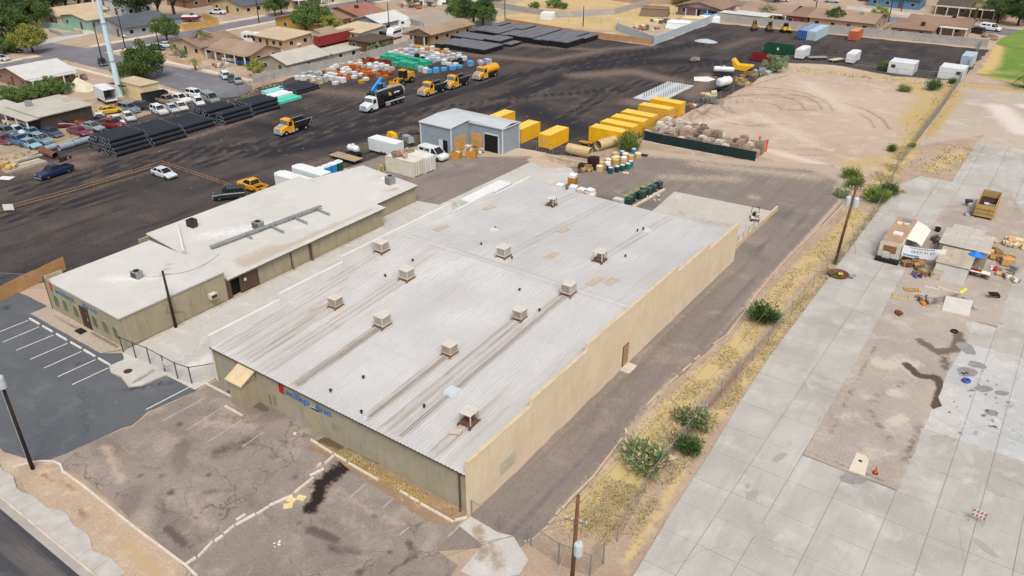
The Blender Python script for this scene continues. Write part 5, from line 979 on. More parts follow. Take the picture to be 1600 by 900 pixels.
t = thing('pallet','broken wooden pallet lying by the machine parts','pallet',(-9.3,94.4,.134),.45)
for i in range(6): b = MB(); b.box(-.9+i*.3,-.9+i*.3+.16,-.45,.45,.08,.11); b.build('slat', m_ply, t)
for y in (-.4,0,.4): b = MB(); b.box(-.95,.9,y-.04,y+.04,0,.08); b.build('runner', m_wood, t)
t = thing('wood_frame','yellow wooden frame lying flat on the bare patch','frame',(-10.0,91.9,.134),.2)
for d in ((-.9,.9,-.6,-.5),(-.9,.9,.5,.6),(-.9,-.8,-.5,.5),(.8,.9,-.5,.5)): b = MB(); b.box(*d,.02,.09); b.build('rail', paint('yellow_timber','c9b063',.8), t)
for i, (x, y, L, rz) in enumerate(((-7.6,96.2,1.6,.05),(-5.9,96.7,2.2,-.12))): b = MB(); b.box(-L/2,L/2,-.1,.1,0,.16); tag(b.build('loose_beam', m_stop2, None,(x,y,.1),rz), ('short pale beam lying on the damp ground before the small shed','longer pale beam lying before the small shed')[i],'beam')
b = MB(); b.cb(0,0,.04,.35,1.6,.06); tag(b.build('yellow_plank', paint('vivid_yellow','dfe04a',.6), None,(-4.4,97.6,.13),-.25),'bright yellow plank at the corner of the small shed','plank')
t = thing('crate','open wooden crate standing beyond the timber heap','crate',(-1.1,108.2,.13),.2)
for d in ((-.7,.7,-.5,-.45,.1,.9),(-.7,.7,.45,.5,.1,.9),(-.7,-.65,-.45,.45,.1,.9),(.65,.7,-.45,.45,.1,.9),(-.7,.7,-.5,.5,.9,.96)): b = MB(); b.box(*d); b.build('crate_side', m_ply, t)
t = thing('work_bench','low bench with red items behind the small shed','bench',(-3.6,102.6,.12)); b = MB(); b.box(-1.2,1.2,-.4,.4,.7,.78); b.build('bench_top', m_pale, t)
for x in (-1.1,1.1):
    for y in (-.35,.35): b = MB(); b.tube((x,y,0),(x,y,.7),.04,6); b.build('leg', m_steel, t)
for i in range(4): b = MB(); b.cb(-.8+i*.3,0,.87,.25,.4,.18,i); b.build('red_item', paint('item_red','8c3030',.7), t)
b = MB(); b.lathe([(.32,0),(.38,.55),(.34,.6),(.3,.1)],14); tag(b.build('black_tub', m_black, None,(-10.2,114.3,.1)),'round black tub on the damp ground beside the camper awning','tub')
t = thing('shopping_cart','dark shopping cart loaded with bags beside tan dumpster','shopping cart',(-8.4,126.7,.12),.4); b = MB(); b.frus((-.35,.4,-.22,.22),(-.45,.5,-.3,.3),.35,.9); b.build('basket', paint('cart_wire','3d4046',.5), t)
for x in (-.35,.4):
    for y in (-.2,.2): b = MB(); b.tube((x,y,.1),(x,y,.36),.025,5); b.build('leg', m_steel, t)
b = MB(); b.cb(.2,-.5,.3,.5,.4,.5,.4); b.build('bag', m_pale, t)
t = thing('shopping_cart','empty pale shopping cart beyond the wooden crate','shopping cart',(-.3,106.4,.13),-.5); b = MB(); b.frus((-.35,.4,-.22,.22),(-.45,.5,-.3,.3),.35,.9); b.build('basket', m_steel, t)
for x in (-.35,.4):
    for y in (-.2,.2): b = MB(); b.tube((x,y,.1),(x,y,.36),.025,5); b.build('leg', m_steel, t)
b = MB(); b.v = []; n = 8; b.v = [(-1.2+2.4*i/n, s*.35+.1*math.sin(i*1.7), .03+.1*abs(math.sin(i*2.1+s))) for s in (-1,1) for i in range(n+1)]; b.f = [(i,i+1,n+2+i,n+1+i) for i in range(n)]; b.m = [0]*n; tag(b.build('blue_tarp', paint('tarp_blue','5f9fd0',.6), None,(-.6,117.6,.12),-.1),'crumpled pale blue tarp on the concrete beyond sheds','tarp')
t = thing('planter_box','rusty round planter with green leaves at the foot of the double-transformer pole','planter',(-17.5,93.3,.03)); b = MB(); b.lathe([(1.0,0),(1.25,.35),(1.2,.4),(.9,.15)],14); b.build('bowl', m_rust, t)
o = put(PALM,'leaves',t,(-.3,.1,.25),0,.5); b = MB(); b.cb(.3,-.3,.5,.5,.3,.2,.3); b.build('yellow_cloth', paint('cloth_yellow','d8b74a',.8), t)
heap('scrap_heap','grey and pink scrap beside the rusty planter',(-16.0,93.5),('8a8490','6b656f','b3a3a8'),7,.6,.35,'scrap',.06)
for x, y, cs, n, r_, lb in ((-11.0,104.6,('8d8272','6d5f50','b5a68c','4f463d'),16,1.2,'dark clutter under the camper awning'),(-9.4,110.8,('7a6c5c','a5998a','5a5048'),12,1.2,'boxes stacked between camper and annex'),(-4.0,103.4,('a98f64','8a7048','c9b48a','6d6a66'),14,1.3,'boards leaning between the two sheds'),(-9.2,99.6,('8a7454','6a563c','a08c68'),12,1.1,'broken boards before the small shed'),(-.6,104.2,('b59a68','8c8578','cfc9bd','5f6a78'),10,1.2,'mixed rubbish beyond the bench')): heap('camp_clutter',lb,(x,y),cs,n,r_,.65,'clutter')
# ================================================================== VEHICLES
m_tyre = paint('rubber','18181a',.85,.1,3); m_rimw = paint('white_rim','cfcfcb',.5,.05,3); m_rimg = paint('grey_rim','8d8f92',.4,.05,3,metal=.4); m_glass = glass(); m_lamp = paint('lamp_clear','dfe3e6',.2); m_tail = paint('lamp_red','8a1c1c',.3); m_chrome = paint('bumper_grey','a6a9ac',.35,.05,2,metal=.5); m_trim = paint('black_trim','1c1d1f',.6)
def autop(col): return paint('car_'+col, col, .28, .03, 1.0, spec=.5, dirt=.12, dirtcol='8a7d6c')
def loft(st):
    """stations (x, z0, ztop, halfwidth, shoulder) -> body shell"""
    b = MB(); k = 8
    for x, z0, zt, w_, sh in st:
        b.v += [(x,-w_*.9,z0),(x,w_*.9,z0),(x,w_,z0+.14),(x,w_,zt-.14),(x,w_*sh,zt),(x,-w_*sh,zt),(x,-w_,zt-.14),(x,-w_,z0+.14)]
    n = len(st)
    for i in range(n-1):
        for j in range(k): b.f.append((i*k+j,i*k+(j+1)%k,(i+1)*k+(j+1)%k,(i+1)*k+j))
    b.f += [tuple(range(k))[::-1], tuple(range((n-1)*k,n*k))]; b.m = [0]*len(b.f); return b
def wheel_me(r, w_, rim): 
    a = MB(); n = 16; a.lathe([(r*.55,-w_/2),(r*.92,-w_/2),(r,-w_*.35),(r,w_*.35),(r*.92,w_/2),(r*.55,w_/2)],n); a.v = [(x,z,y) for x,y,z in a.v]
    c = MB(); c.lathe([(r*.58,-w_*.46),(r*.58,w_*.46),(r*.3,w_*.5),(r*.12,w_*.52)],n); c.v = [(x,z,y) for x,y,z in c.v]
    return a.mesh('wheel', m_tyre), c.mesh('rim', rim)
CARS = {}
SPEC = {'sedan': dict(st=[(2.4,.38,.6,.72,.8),(2.25,.25,.72,.84,.85),(1.2,.22,.9,.89,.86),(.85,.2,.96,.9,.88),(-1.4,.2,1.0,.9,.88),(-2.2,.25,.98,.85,.85),(-2.4,.38,.8,.76,.8)], gb=(-1.95,1.15,.8,.95), gt=(-1.25,.2,.62,1.42), wb=(1.45,-1.4), r=.33),
 'suv': dict(st=[(2.4,.42,.75,.8,.85),(2.25,.3,.98,.9,.87),(1.2,.28,1.1,.94,.88),(.9,.26,1.12,.95,.9),(-2.2,.28,1.12,.93,.9),(-2.4,.42,1.0,.86,.88)], gb=(-2.3,1.1,.86,1.1), gt=(-2.05,.3,.7,1.72), wb=(1.5,-1.45), r=.38),
 'pickup': dict(st=[(2.85,.45,.8,.85,.85),(2.7,.35,1.02,.94,.88),(1.5,.32,1.12,.97,.88),(1.1,.3,1.14,.98,.9),(-.75,.3,1.14,.98,.9),(-.8,.35,.72,.98,.95),(-2.75,.38,.72,.97,.95),(-2.8,.45,.7,.95,.95)], gb=(-.78,1.35,.86,1.12), gt=(-.55,.55,.7,1.78), wb=(1.75,-1.75), r=.42),
 'van': dict(st=[(2.7,.42,.85,.85,.85),(2.55,.32,1.05,.96,.87),(1.75,.3,1.2,.99,.88),(1.5,.3,1.25,1.0,.9),(-2.6,.32,1.25,1.0,.95),(-2.7,.42,1.2,.98,.95)], gb=(-2.65,1.75,.95,1.22), gt=(-2.55,.75,.82,2.05), wb=(1.75,-1.55), r=.38)}
def car(kind, col, label, loc, rz, group=None, name=None, sc=None, cat=None):
    S = SPEC[kind]
    if kind not in CARS:
        d = {}; d['body'] = loft(S['st']).mesh('body', m_trim); x0,x1,w0,z0 = S['gb']; a0,a1,w1,z1 = S['gt']
        g = MB(); g.frus((x0,x1,-w0,w0),(a0,a1,-w1,w1),z0-.03,z1); d['glass'] = g.mesh('window_glass', m_glass)
        r_ = MB(); r_.frus((a0-.04,a1+.03,-w1-.02,w1+.02),(a0+.08,a1-.1,-w1+.08,w1-.08),z1-.01,z1+.06); d['roof'] = r_.mesh('roof_panel', m_trim)
        p = MB()
        cols = [(x1,a1),(x0,a0)]+([(.5*(x0+x1)-.1,.5*(a0+a1))] if kind != 'pickup' else [])
        for xb, xt in cols:
            for s in (-1,1): p.tube((xb,s*w0,z0-.02),(xt,s*w1,z1),.055,4)
        d['pillar'] = p
        if kind == 'van':
            v = MB(); 
            for s in (-1,1): v.add([(x0-.02,s*(w0+.015),z0-.03),(.35,s*(w0+.015),z0-.03),(.35,s*(w1+.02),z1),(a0-.02,s*(w1+.02),z1)],[(0,1,2,3)])
            d['side'] = v.mesh('side_panel', m_trim)
            v = MB()
            for k in range(2):
                for s in (-1,1):
                    xa = -2.3+k*1.2; lo, hi = .25, .75; f = lambda x, t: (x, s*(w0+.03+(w1-w0)*t), z0+(z1-z0)*t); v.add([f(xa,lo),f(xa+1.0,lo),f(xa+1.0,hi),f(xa,hi)],[(0,1,2,3)])
            d['sidewin'] = v.mesh('side_windows', m_glass)
        d['wheel'], d['rim'] = wheel_me(S['r'],.24,m_rimg)
        h = MB(); h.box(-.05,.05,-.18,.18,-.08,.08); d['lamp'] = h.mesh('headlight', m_lamp); d['tail'] = h.mesh('tail_light', m_tail)
        bp = MB(); bp.box(-.08,.08,-.8,.8,-.1,.1); d['bumper'] = bp.mesh('bumper', m_chrome)
        if kind == 'pickup':
            w_ = MB()
            for dd in ((-2.78,-.8,.86,.97,.7,1.12),(-2.78,-.8,-.97,-.86,.7,1.12),(-2.8,-2.7,-.86,.86,.7,1.12),(-.86,-.8,-.86,.86,.7,1.12)): w_.box(*dd)
            d['bed'] = w_.mesh('cargo_bed', m_trim); w_ = MB(); w_.box(-2.7,-.87,-.85,.85,.73,.76); d['liner'] = w_.mesh('bed_liner', m_trim)
        CARS[kind] = d
    d = CARS[kind]; m = autop(col); t = thing(name or {'sedan':'sedan_car','suv':'sport_utility_car','pickup':'pickup_truck','van':'passenger_van'}[kind], label, cat or {'sedan':'car','suv':'car','pickup':'pickup truck','van':'van'}[kind], loc, rz, group, sc)
    def P(me, name, loc_=None, own=False, par=None, rz_=0):
        o = put(me, name, par or t, loc_, rz_)
        if own: o.material_slots[0].link = 'OBJECT'; o.material_slots[0].material = m
        return o
    P(d['body'],'body',own=True); P(d['glass'],'window_glass'); P(d['roof'],'roof_panel',own=True)
    pk = 'pm_'+kind
    if pk not in CARS: CARS[pk] = d['pillar'].mesh('pillars', m_trim)
    o = P(CARS[pk],'pillars',own=True); o['kind'] = 'stuff'
    if 'bed' in d: P(d['bed'],'cargo_bed',own=True); P(d['liner'],'bed_liner')
    if 'side' in d: P(d['side'],'side_panel',own=True); P(d['sidewin'],'side_windows')
    wmax = S['st'][3][3]
    for x in S['wb']:
        for s in (-1,1):
            w_ = P(d['wheel'],'wheel',(x,s*(wmax-.1),S['r'])); P(d['rim'],'rim',par=w_,rz_=0 if s > 0 else PI)
    xf, xr = S['st'][1][0]+.06, S['st'][-2][0]-.1; zf = S['st'][1][2]-.16
    for s in (-1,1): P(d['lamp'],'headlight',(xf,s*.6,zf)); P(d['tail'],'tail_light',(xr-.02,s*.68,zf+.1))
    P(d['bumper'],'bumper',(S['st'][0][0],0,.45)); P(d['bumper'],'bumper',(S['st'][-1][0],0,.45))
    return t
HY = -PI/2
car('sedan','c9ccd0','white sedan parked inside the roped corner of the dark yard',(-114.8,66.4,.02),.02); car('pickup','1d2a52','dark blue pickup truck beside the rusty pipe in the yard',(-129.4,56.6,.02),HY+.1); car('suv','2a3033','black utility car with grey roof behind the office',(-98.6,66.6,.02),PI+.9); car('pickup','e0a022','yellow and grey pickup truck behind the office near white trailers',(-98.6,70.8,.02),PI-.05)
car('van','d8dadc','white passenger van parked before the grey metal building',(-85.4,97.7,.05),-.03)
# ------------------------------------------------------------------ heavy trucks, nose along +x
m_ty = paint('truck_yellow','dd9e28',.4,.06,1,dirt=.15,dirtcol='9a7a3c'); m_tb = paint('truck_black','1d1b1c',.7,.2,1.5,dirt=.3,dirtcol='4a4038'); m_tg = paint('truck_grey','9aa0a8',.5,.08,2)
def cab(t, mat, x0, hood_m):
    """hooded truck cab; x0 = bumper"""
    b = loft([(x0-.05,.6,1.35,1.05,.8),(x0-.25,.55,1.55,1.12,.8),(x0-1.2,.6,1.8,1.15,.8),(x0-1.5,.6,1.85,1.17,.85)]); b.build('hood', mat, t)
    b = MB(); b.frus((x0-1.3,x0-.2,-.55,.55),(x0-1.35,x0-.35,-.45,.45),1.55,1.86); b.build('hood_top', hood_m, t)
    b = MB(); b.box(x0-.06,x0+.02,-.7,.7,.75,1.4); b.build('grille', m_tg, t)
    b = MB(); b.frus((x0-3.0,x0-1.45,-1.17,1.17),(x0-2.95,x0-1.7,-1.05,1.05),.6,2.65); b.frus((x0-2.95,x0-1.7,-1.05,1.05),(x0-2.85,x0-1.85,-.95,.95),2.65,2.8); b.build('cab', mat, t)
    b = MB(); b.add([(x0-1.5,-1.0,1.8),(x0-1.5,1.0,1.8),(x0-1.66,.95,2.55),(x0-1.66,-.95,2.55)],[(0,1,2,3)]); o = b.build('windscreen', paint('windscreen','5d7077',.1,.1,1,spec=.6), t)
    for s in (-1,1):
        f = lambda x, z: (x0+x, s*(1.185-.06*(z-.6)), z); b = MB(); b.add([f(-2.6,1.65),f(-1.75,1.65),f(-1.85,2.4),f(-2.6,2.4)],[(0,1,2,3)]); b.build('side_window', m_glass, t)
        b = MB(); b.box(x0-.08,x0+.0,s*.85-.14,s*.85+.14,.95,1.2); b.build('headlight', m_lamp, t); b = MB(); b.box(x0-1.7,x0-1.62,s*1.38-.05,s*1.38+.05,1.7,2.3); b.build('mirror', m_trim, t)
        b = MB(); b.box(x0-2.9,x0-1.6,s*1.15-.12,s*1.15+.12,.45,.6); b.build('step', m_tg, t)
    b = MB(); b.box(x0-.05,x0+.12,-1.15,1.15,.45,.75); b.build('bumper', m_tg, t)
WT, WTR = wheel_me(.5,.28,m_rimw)
def wheels(t, xs_, y=1.05, rim=WTR, dual=()):
    for x in xs_:
        for s in (-1,1): w_ = put(WT,'wheel',t,(x,s*y,.5)); put(rim,'rim',w_,None,0 if s > 0 else PI)
def chassis(t, x0, x1): b = MB(); b.box(x0,x1,-.45,.45,.6,.85); b.build('chassis', m_tb, t)
def dump(label, loc, rz, tilt=0.0):
    t = thing('dump_truck', label, 'dump truck', loc, rz, 'yellow dump trucks in the yard'); cab(t, m_ty, 3.5, m_tg); chassis(t,-3.4,2.4); wheels(t,(2.5,-2.1))
    b = MB(); b.add([(.4,-1.2,1.2),(-3.5,-1.2,1.0),(-3.5,1.2,1.0),(.4,1.2,1.2)],[(0,1,2,3),(3,2,1,0)]); b.build('bed_floor', m_tg, t)
    for s in (-1,1):
        b = MB(); b.ext([(.45,1.1),(-3.2,1.0),(-3.75,2.05),(.45,2.1)],s*1.22-.04,s*1.22+.04); b.build('bed_side', m_tb, t)
        b = MB(); b.cb(-1.65,s*1.24,2.1,4.2,.1,.07); b.build('bed_rail', m_tg, t); b = MB(); b.tube((-3.75,s*1.27,2.05),(-2.9,s*1.27,.95),.05,4); b.build('bed_brace', m_tg, t)
    b = MB(); b.box(.4,.5,-1.2,1.2,1.1,2.7); b.box(.4,1.3,-1.2,1.2,2.7,2.78); b.build('cab_guard', m_tb, t); b = MB(); b.box(-3.6,-3.5,-1.2,1.2,1.0,1.7); b.build('tailgate', m_tb, t)
    b = MB(); b.box(-.2,.3,.9,1.2,.5,.9); b.build('fuel_tank', m_tg, t); return t
dump('yellow dump truck standing alone in the middle of the dark yard',(-116.2,94.1,.02),HY); dump('yellow dump truck parked nose out behind the white vacuum truck',(-112.7,129.6,.02),HY-.03); dump('yellow dump truck between another dump truck and the water truck',(-112.1,137.1,.02),HY)
t = thing('water_truck','yellow water truck with rounded tank beyond the dump trucks','water truck',(-111.7,147.2,.02),HY); cab(t,m_ty,3.5,m_tg); chassis(t,-3.5,2.4); wheels(t,(2.5,-2.2))
b = MB(); n = 14; b.tube((-3.7,0,1.85),(.45,0,1.85),1.1,n); b.v = [(x,y*1.1,1.85+(z-1.85)*.85) for x,y,z in b.v]; b.build('tank', m_ty, t, smooth=False); b = MB(); b.tube((-1.2,0,2.7),(-1.2,0,2.95),.3,10); b.build('hatch', m_ty, t); b = MB(); b.box(-3.7,.4,-1.2,1.2,.85,.95); b.build('deck', m_tb, t)
for x in (-3.72,.42): b = MB(); b.tube((x-.05,0,1.85),(x+.05,0,1.85),1.16,n); b.v = [(x_,y*1.1,1.85+(z-1.85)*.85) for x_,y,z in b.v]; b.build('tank_band', m_ty, t)
t = thing('vacuum_truck','white-cabbed vacuum truck with black tank in the dark yard','truck',(-114.2,116.0,.02),HY); m_vw = paint('truck_white','d9dcdd',.35,.04,1); cab(t,m_vw,5.6,m_vw); chassis(t,-5.6,4.4); wheels(t,(4.5,-1.8,-3.1,-4.4),1.1,wheel_me(.5,.28,m_rimg)[1])
b = MB(); b.tube((-5.2,0,2.35),(.6,0,2.35),1.05,16); b.build('debris_tank', m_tb, t); b = MB(); b.box(.7,2.5,-1.15,1.15,.9,3.0); b.build('engine_housing', m_tb, t)
b = MB(); b.tube((-5.6,0,2.35),(-5.2,0,2.35),1.12,16); b.build('rear_door', m_steel, t); b = MB(); b.tube((-5.3,.2,3.45),(-1.5,.2,3.55),.22,10); b.tube((-1.5,.2,3.55),(1.5,.1,3.4),.2,10); b.build('boom_hose', m_tg, t)
for s in (-1,1):
    b = MB(); b.box(-5.2,.4,s*1.18-.14,s*1.18+.14,1.0,1.2); b.build('side_rail', paint('rail_silver','b3b6ba',.4,.05,2), t); b = MB(); b.box(-.9,.3,s*1.15-.12,s*1.15+.12,.45,.95); b.build('tool_box', m_tg, t)
    b = MB(); b.tube((-1.1,s*1.0,2.55),(-1.1,s*1.09,2.6),.38,14); b.build('round_badge', paint('badge_green','8f9a3c',.6), t); b = MB(); b.box(-3.9,-2.3,s*1.06-.03,s*1.06+.03,2.45,2.75); b.build('side_lettering_strip', m_vw, t)
b = MB(); b.tube((2.75,.9,2.6),(2.75,.9,3.6),.09,8); b.build('exhaust_stack', m_chrome, t)
t = thing('wheel_loader','yellow wheel loader facing the stacked building supplies','loader',(-123.4,132.3,.02),HY+.08); m_ly = paint('loader_yellow','c99527',.5,.1,1,dirt=.3,dirtcol='7d6128'); WL, WLR = wheel_me(.75,.5,m_ly)
for x in (1.7,-1.6):
    for s in (-1,1): w_ = put(WL,'wheel',t,(x,s*1.05,.75)); put(WLR,'rim',w_,None,0 if s > 0 else PI)
b = MB(); b.frus((-3.2,-.6,-.9,.9),(-3.0,-.7,-.8,.8),1.0,2.3); b.build('engine_cover', m_ly, t); b = MB(); b.box(-.6,1.9,-.6,.6,.8,1.35); b.build('front_frame', m_ly, t)
b = MB(); b.frus((-.7,.75,-.75,.75),(-.65,.6,-.7,.7),1.35,3.0); b.build('cab_glass', m_glass, t); b = MB(); b.box(-.75,.75,-.8,.8,3.0,3.15); b.build('cab_roof', m_ly, t)
for s in (-1,1): b = MB(); b.tube((1.0,s*.5,1.5),(2.6,s*.5,1.5),.14,6); b.tube((2.6,s*.5,1.5),(3.4,s*.5,.6),.13,6); b.build('lift_arm', m_ly, t)
b = MB(); b.ext([(3.2,.15),(4.4,.1),(4.4,.18),(3.5,.35),(3.4,1.2),(3.2,1.2)],-1.35,1.35); b.build('bucket', m_ly, t); b = MB(); b.tube((-2.4,.4,2.3),(-2.4,.4,2.9),.07,6); b.build('exhaust_pipe', m_tb, t)
t = thing('telehandler','bright blue telescopic handler behind the vacuum truck','telehandler',(-121.0,121.8,.02),HY+.35); m_tbl = paint('machine_blue','3b93d6',.45,.08,1)
for x in (1.5,-1.5):
    for s in (-1,1): w_ = put(WL,'wheel',t,(x,s*1.0,.75)); put(WLR,'rim',w_,None,0 if s > 0 else PI)
b = MB(); b.box(-2.3,2.0,-.75,.75,.75,1.4); b.build('chassis', m_tbl, t); b = MB(); b.frus((-.5,.9,.15,1.05),(-.4,.6,.2,1.0),1.3,2.6); b.build('cab_glass', m_glass, t); b = MB(); b.box(-.45,.65,.15,1.05,2.6,2.72); b.build('cab_roof', m_tbl, t)
b = MB(); b.cb(-.2,-.35,2.3,5.6,.5,.55,0,0,.28); b.build('boom', m_tbl, t); b = MB(); b.frus((-2.4,-1.3,-.8,.8),(-2.2,-1.4,-.7,.7),1.3,2.2); b.build('counterweight', m_tbl, t); b = MB(); b.cb(3.0,-.2,.7,.5,2.0,1.0); b.build('fork_carriage', m_tb, t)

# ------------------------------------------------------------------ containers and boxes
def corr(b, x0, x1, y, z0, z1, out, pitch=.3, d=.045):
    n = max(1,int((x1-x0)/pitch)); p = (x1-x0)/n; pts = []
    for i in range(n): a = x0+i*p; pts += [(a,y),(a+p*.25,y),(a+p*.4,y+out*d),(a+p*.85,y+out*d)]
    pts.append((x1,y)); k = len(pts); b.add([(a,c,z0) for a,c in pts]+[(a,c,z1) for a,c in pts],[((i,i+1,k+i+1,k+i) if out < 0 else (i+1,i,k+i,k+i+1)) for i in range(k-1)])
CONT = {}
def container(label, loc, rz, mat, L=6.06, W=2.44, H=2.59, group=None, name='shipping_container', doors='+', dm=None, ribs=True, topm=None, legs=False):
    key = (L,W,H,ribs)
    if key not in CONT:
        d = {}; s = MB(); s.box(-L/2+.06,L/2-.06,-W/2+.06,W/2-.06,.14,H-.06); d['core'] = s.mesh('inner_shell', m_trim)
        s = MB(); corr(s,-L/2+.12,L/2-.12,-W/2+.05,.16,H-.1,-1) if ribs else s.box(-L/2+.1,L/2-.1,-W/2+.01,-W/2+.05,.16,H-.1); d['side'] = s.mesh('side_wall', m_trim)
        s = MB(); s.box(-L/2+.1,L/2-.1,-W/2+.1,W/2-.1,H-.06,H-.01); d['roof'] = s.mesh('roof_panel', m_trim)
        s = MB(); corr(s,-W/2+.1,W/2-.1,-L/2+.05,.16,H-.1,-1); d['end'] = s.mesh('end_wall', m_trim)
        s = MB(); s.box(-.07,.07,-.07,.07,0,H); d['post'] = s.mesh('corner_post', m_trim); s = MB(); s.box(-L/2+.07,L/2-.07,-.06,.06,-.06,.06); d['rail'] = s.mesh('side_rail', m_trim)
        s = MB(); s.box(-.04,.0,-W/4+.06,W/4-.06,.2,H-.15); d['door'] = s.mesh('door', m_trim); s = MB(); s.tube((.03,0,.2),(.03,0,H-.15),.025,6); d['rod'] = s.mesh('lock_rod', m_steel)
        CONT[key] = d
    d = CONT[key]; t = thing(name, label, 'container', loc, rz, group)
    def P(k, nm, loc_=None, rz_=0, m_=mat, par=None):
        o = put(d[k],nm,par or t,loc_,rz_); o.material_slots[0].link = 'OBJECT'; o.material_slots[0].material = m_; return o
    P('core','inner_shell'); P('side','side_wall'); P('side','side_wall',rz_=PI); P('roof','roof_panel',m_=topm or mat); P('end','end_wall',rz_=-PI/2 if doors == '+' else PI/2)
    for sx in (-1,1):
        for sy in (-1,1): P('post','corner_post',(sx*(L/2-.07),sy*(W/2-.07),0))
    for sy in (-1,1):
        for z_ in (.08,H-.06): P('rail','side_rail',(0,sy*(W/2-.06),z_))
    sg = 1 if doors == '+' else -1
    for sy in (-1,1):
        dr_ = P('door','door',(sg*(L/2-.02),sy*W/4,0),0 if sg > 0 else PI,dm or mat)
        for k in (-.25,.25): o = put(d['rod'],'lock_rod',dr_,(0,k,0))
    return t
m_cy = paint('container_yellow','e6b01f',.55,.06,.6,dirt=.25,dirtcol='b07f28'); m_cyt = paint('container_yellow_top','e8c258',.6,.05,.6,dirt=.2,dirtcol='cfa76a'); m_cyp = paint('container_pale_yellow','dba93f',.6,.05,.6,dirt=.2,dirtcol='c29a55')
YG = 'yellow containers at the yard edge'
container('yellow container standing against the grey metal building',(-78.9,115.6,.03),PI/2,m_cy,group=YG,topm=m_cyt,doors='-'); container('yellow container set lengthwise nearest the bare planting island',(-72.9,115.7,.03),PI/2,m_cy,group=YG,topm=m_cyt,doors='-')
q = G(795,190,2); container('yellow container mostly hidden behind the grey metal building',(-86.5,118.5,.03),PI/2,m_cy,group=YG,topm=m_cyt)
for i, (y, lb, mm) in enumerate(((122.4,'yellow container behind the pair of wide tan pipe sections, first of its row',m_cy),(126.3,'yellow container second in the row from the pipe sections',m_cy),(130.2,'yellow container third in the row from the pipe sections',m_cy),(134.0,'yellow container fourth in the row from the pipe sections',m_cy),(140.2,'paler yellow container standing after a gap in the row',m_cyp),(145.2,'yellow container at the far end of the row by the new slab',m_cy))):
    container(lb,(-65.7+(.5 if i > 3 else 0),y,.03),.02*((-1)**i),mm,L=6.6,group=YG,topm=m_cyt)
b = MB(); b.box(-.9,.9,-.7,.7,0,1.3); b.frus((-.95,.95,-.75,.75),(-.8,.8,-.6,.6),1.3,1.45); tag(b.build('yellow_bin', m_cyp, None, (-61.4,137.0,.03)),'small yellow lidded bin between yellow containers and tile heaps','bin')
m_ww = paint('container_white','d6d4cc',.6,.05,.6,dirt=.2,dirtcol='b09c80'); m_ww2 = paint('container_offwhite','d2cdbd',.65,.06,.6,dirt=.35,dirtcol='a98f6c')
container('cream container with planks on its roof before the grey metal building',(-84.75,89.9,.05),0,m_ww2,group='white containers'); container('white container close behind the cream one',(-84.55,92.45,.05),0,m_ww,group='white containers')
b = MB(); b.lathe([(1.1,0),(1.0,.1)],14); tag(b.build('rolled_tarp', paint('tarp_olive','7d7d66',.9,.15,2), None,(-86.2,92.5,2.66)),'round olive tarp lying on the white container roof','tarp')
heap('plank_heap','reddish planks and poles lying on the cream container roof',(-85.4,89.9),('a0705a','8b6a58','76705a','b49a86'),12,1.3,.9,'timber',2.64)
q = G(650,283)
# enclosed trailers
def box_trailer(label, loc, rz, L, W, H, mat, vnose=True, name='enclosed_trailer', slope_back=False, group='enclosed trailers'):
    t = thing(name, label, 'trailer', loc, rz, group); z0 = .45
    prof = [(-L/2,-W/2),(L/2-.6,-W/2),(L/2,-W/4),(L/2,W/4),(L/2-.6,W/2),(-L/2,W/2)] if vnose else [(-L/2,-W/2),(L/2,-W/2),(L/2,W/2),(-L/2,W/2)]
    b = MB(); b.prism(prof,z0,H)
    if slope_back: b.v = [((x-.9 if (x < 0 and z > 1) else x),y,z) for x,y,z in b.v]
    b.build('box_body', mat, t)
    b = MB(); b.prism([(x*.985,y*.97) for x,y in prof],H,H+.06)
    if slope_back: b.v = [((x-.9 if x < 0 else x),y,z) for x,y,z in b.v]
    b.build('roof_panel', paint('trailer_roof','dcdfe0',.5,.03,1), t)
    for i in range(3): b = MB(); x = -L/2+L*(.25+.25*i); b.box(x-.015,x+.015,-W/2-.012,W/2+.012,z0+.05,H-.05); b.build('seam', paint('seam_grey','a9adb0',.6), t)
    w_, r_ = WCAR
    for x in (-.35,.35):
        for s in (-1,1): o = put(w_,'wheel',t,(x-.3,s*(W/2-.05),.34)); put(r_,'rim',o,None,0 if s > 0 else PI)
    b = MB(); b.tube((L/2,-.5,.45),(L/2+1.1,0,.45),.05,6); b.tube((L/2,.5,.45),(L/2+1.1,0,.45),.05,6); b.build('hitch', m_trim, t); b = MB(); b.box(L/2-.8,L/2-.75,-W/2-.02,-W/2,.9,1.5); b.build('side_door_mark', m_steel, t)
    return t
WCAR = wheel_me(.34,.22,m_rimg); m_tw = paint('trailer_white','d5d9db',.5,.04,.8,dirt=.12,dirtcol='b0a898')
box_trailer('white enclosed trailer closest to the yellow pickup behind the office',(-92.4,73.6,.02),PI,7,2.2,2.65,m_tw); box_trailer('white enclosed trailer beside the blue toilets behind the office',(-92.6,77.2,.02),PI,7,2.2,2.65,m_tw); box_trailer('white enclosed trailer by the weedy fence and the tank trailer',(-93.6,95.0,.02),PI,6.2,2.2,2.5,m_tw,False)
box_trailer('white enclosed trailer next to the green dumpster',(-58.9,210,.02),PI/2,6.2,2.1,2.5,m_tw); box_trailer('white enclosed trailer beside the flat tan trailer at the yard end',(-47.2,212.4,.02),PI/2,6.0,2.1,2.5,m_tw)
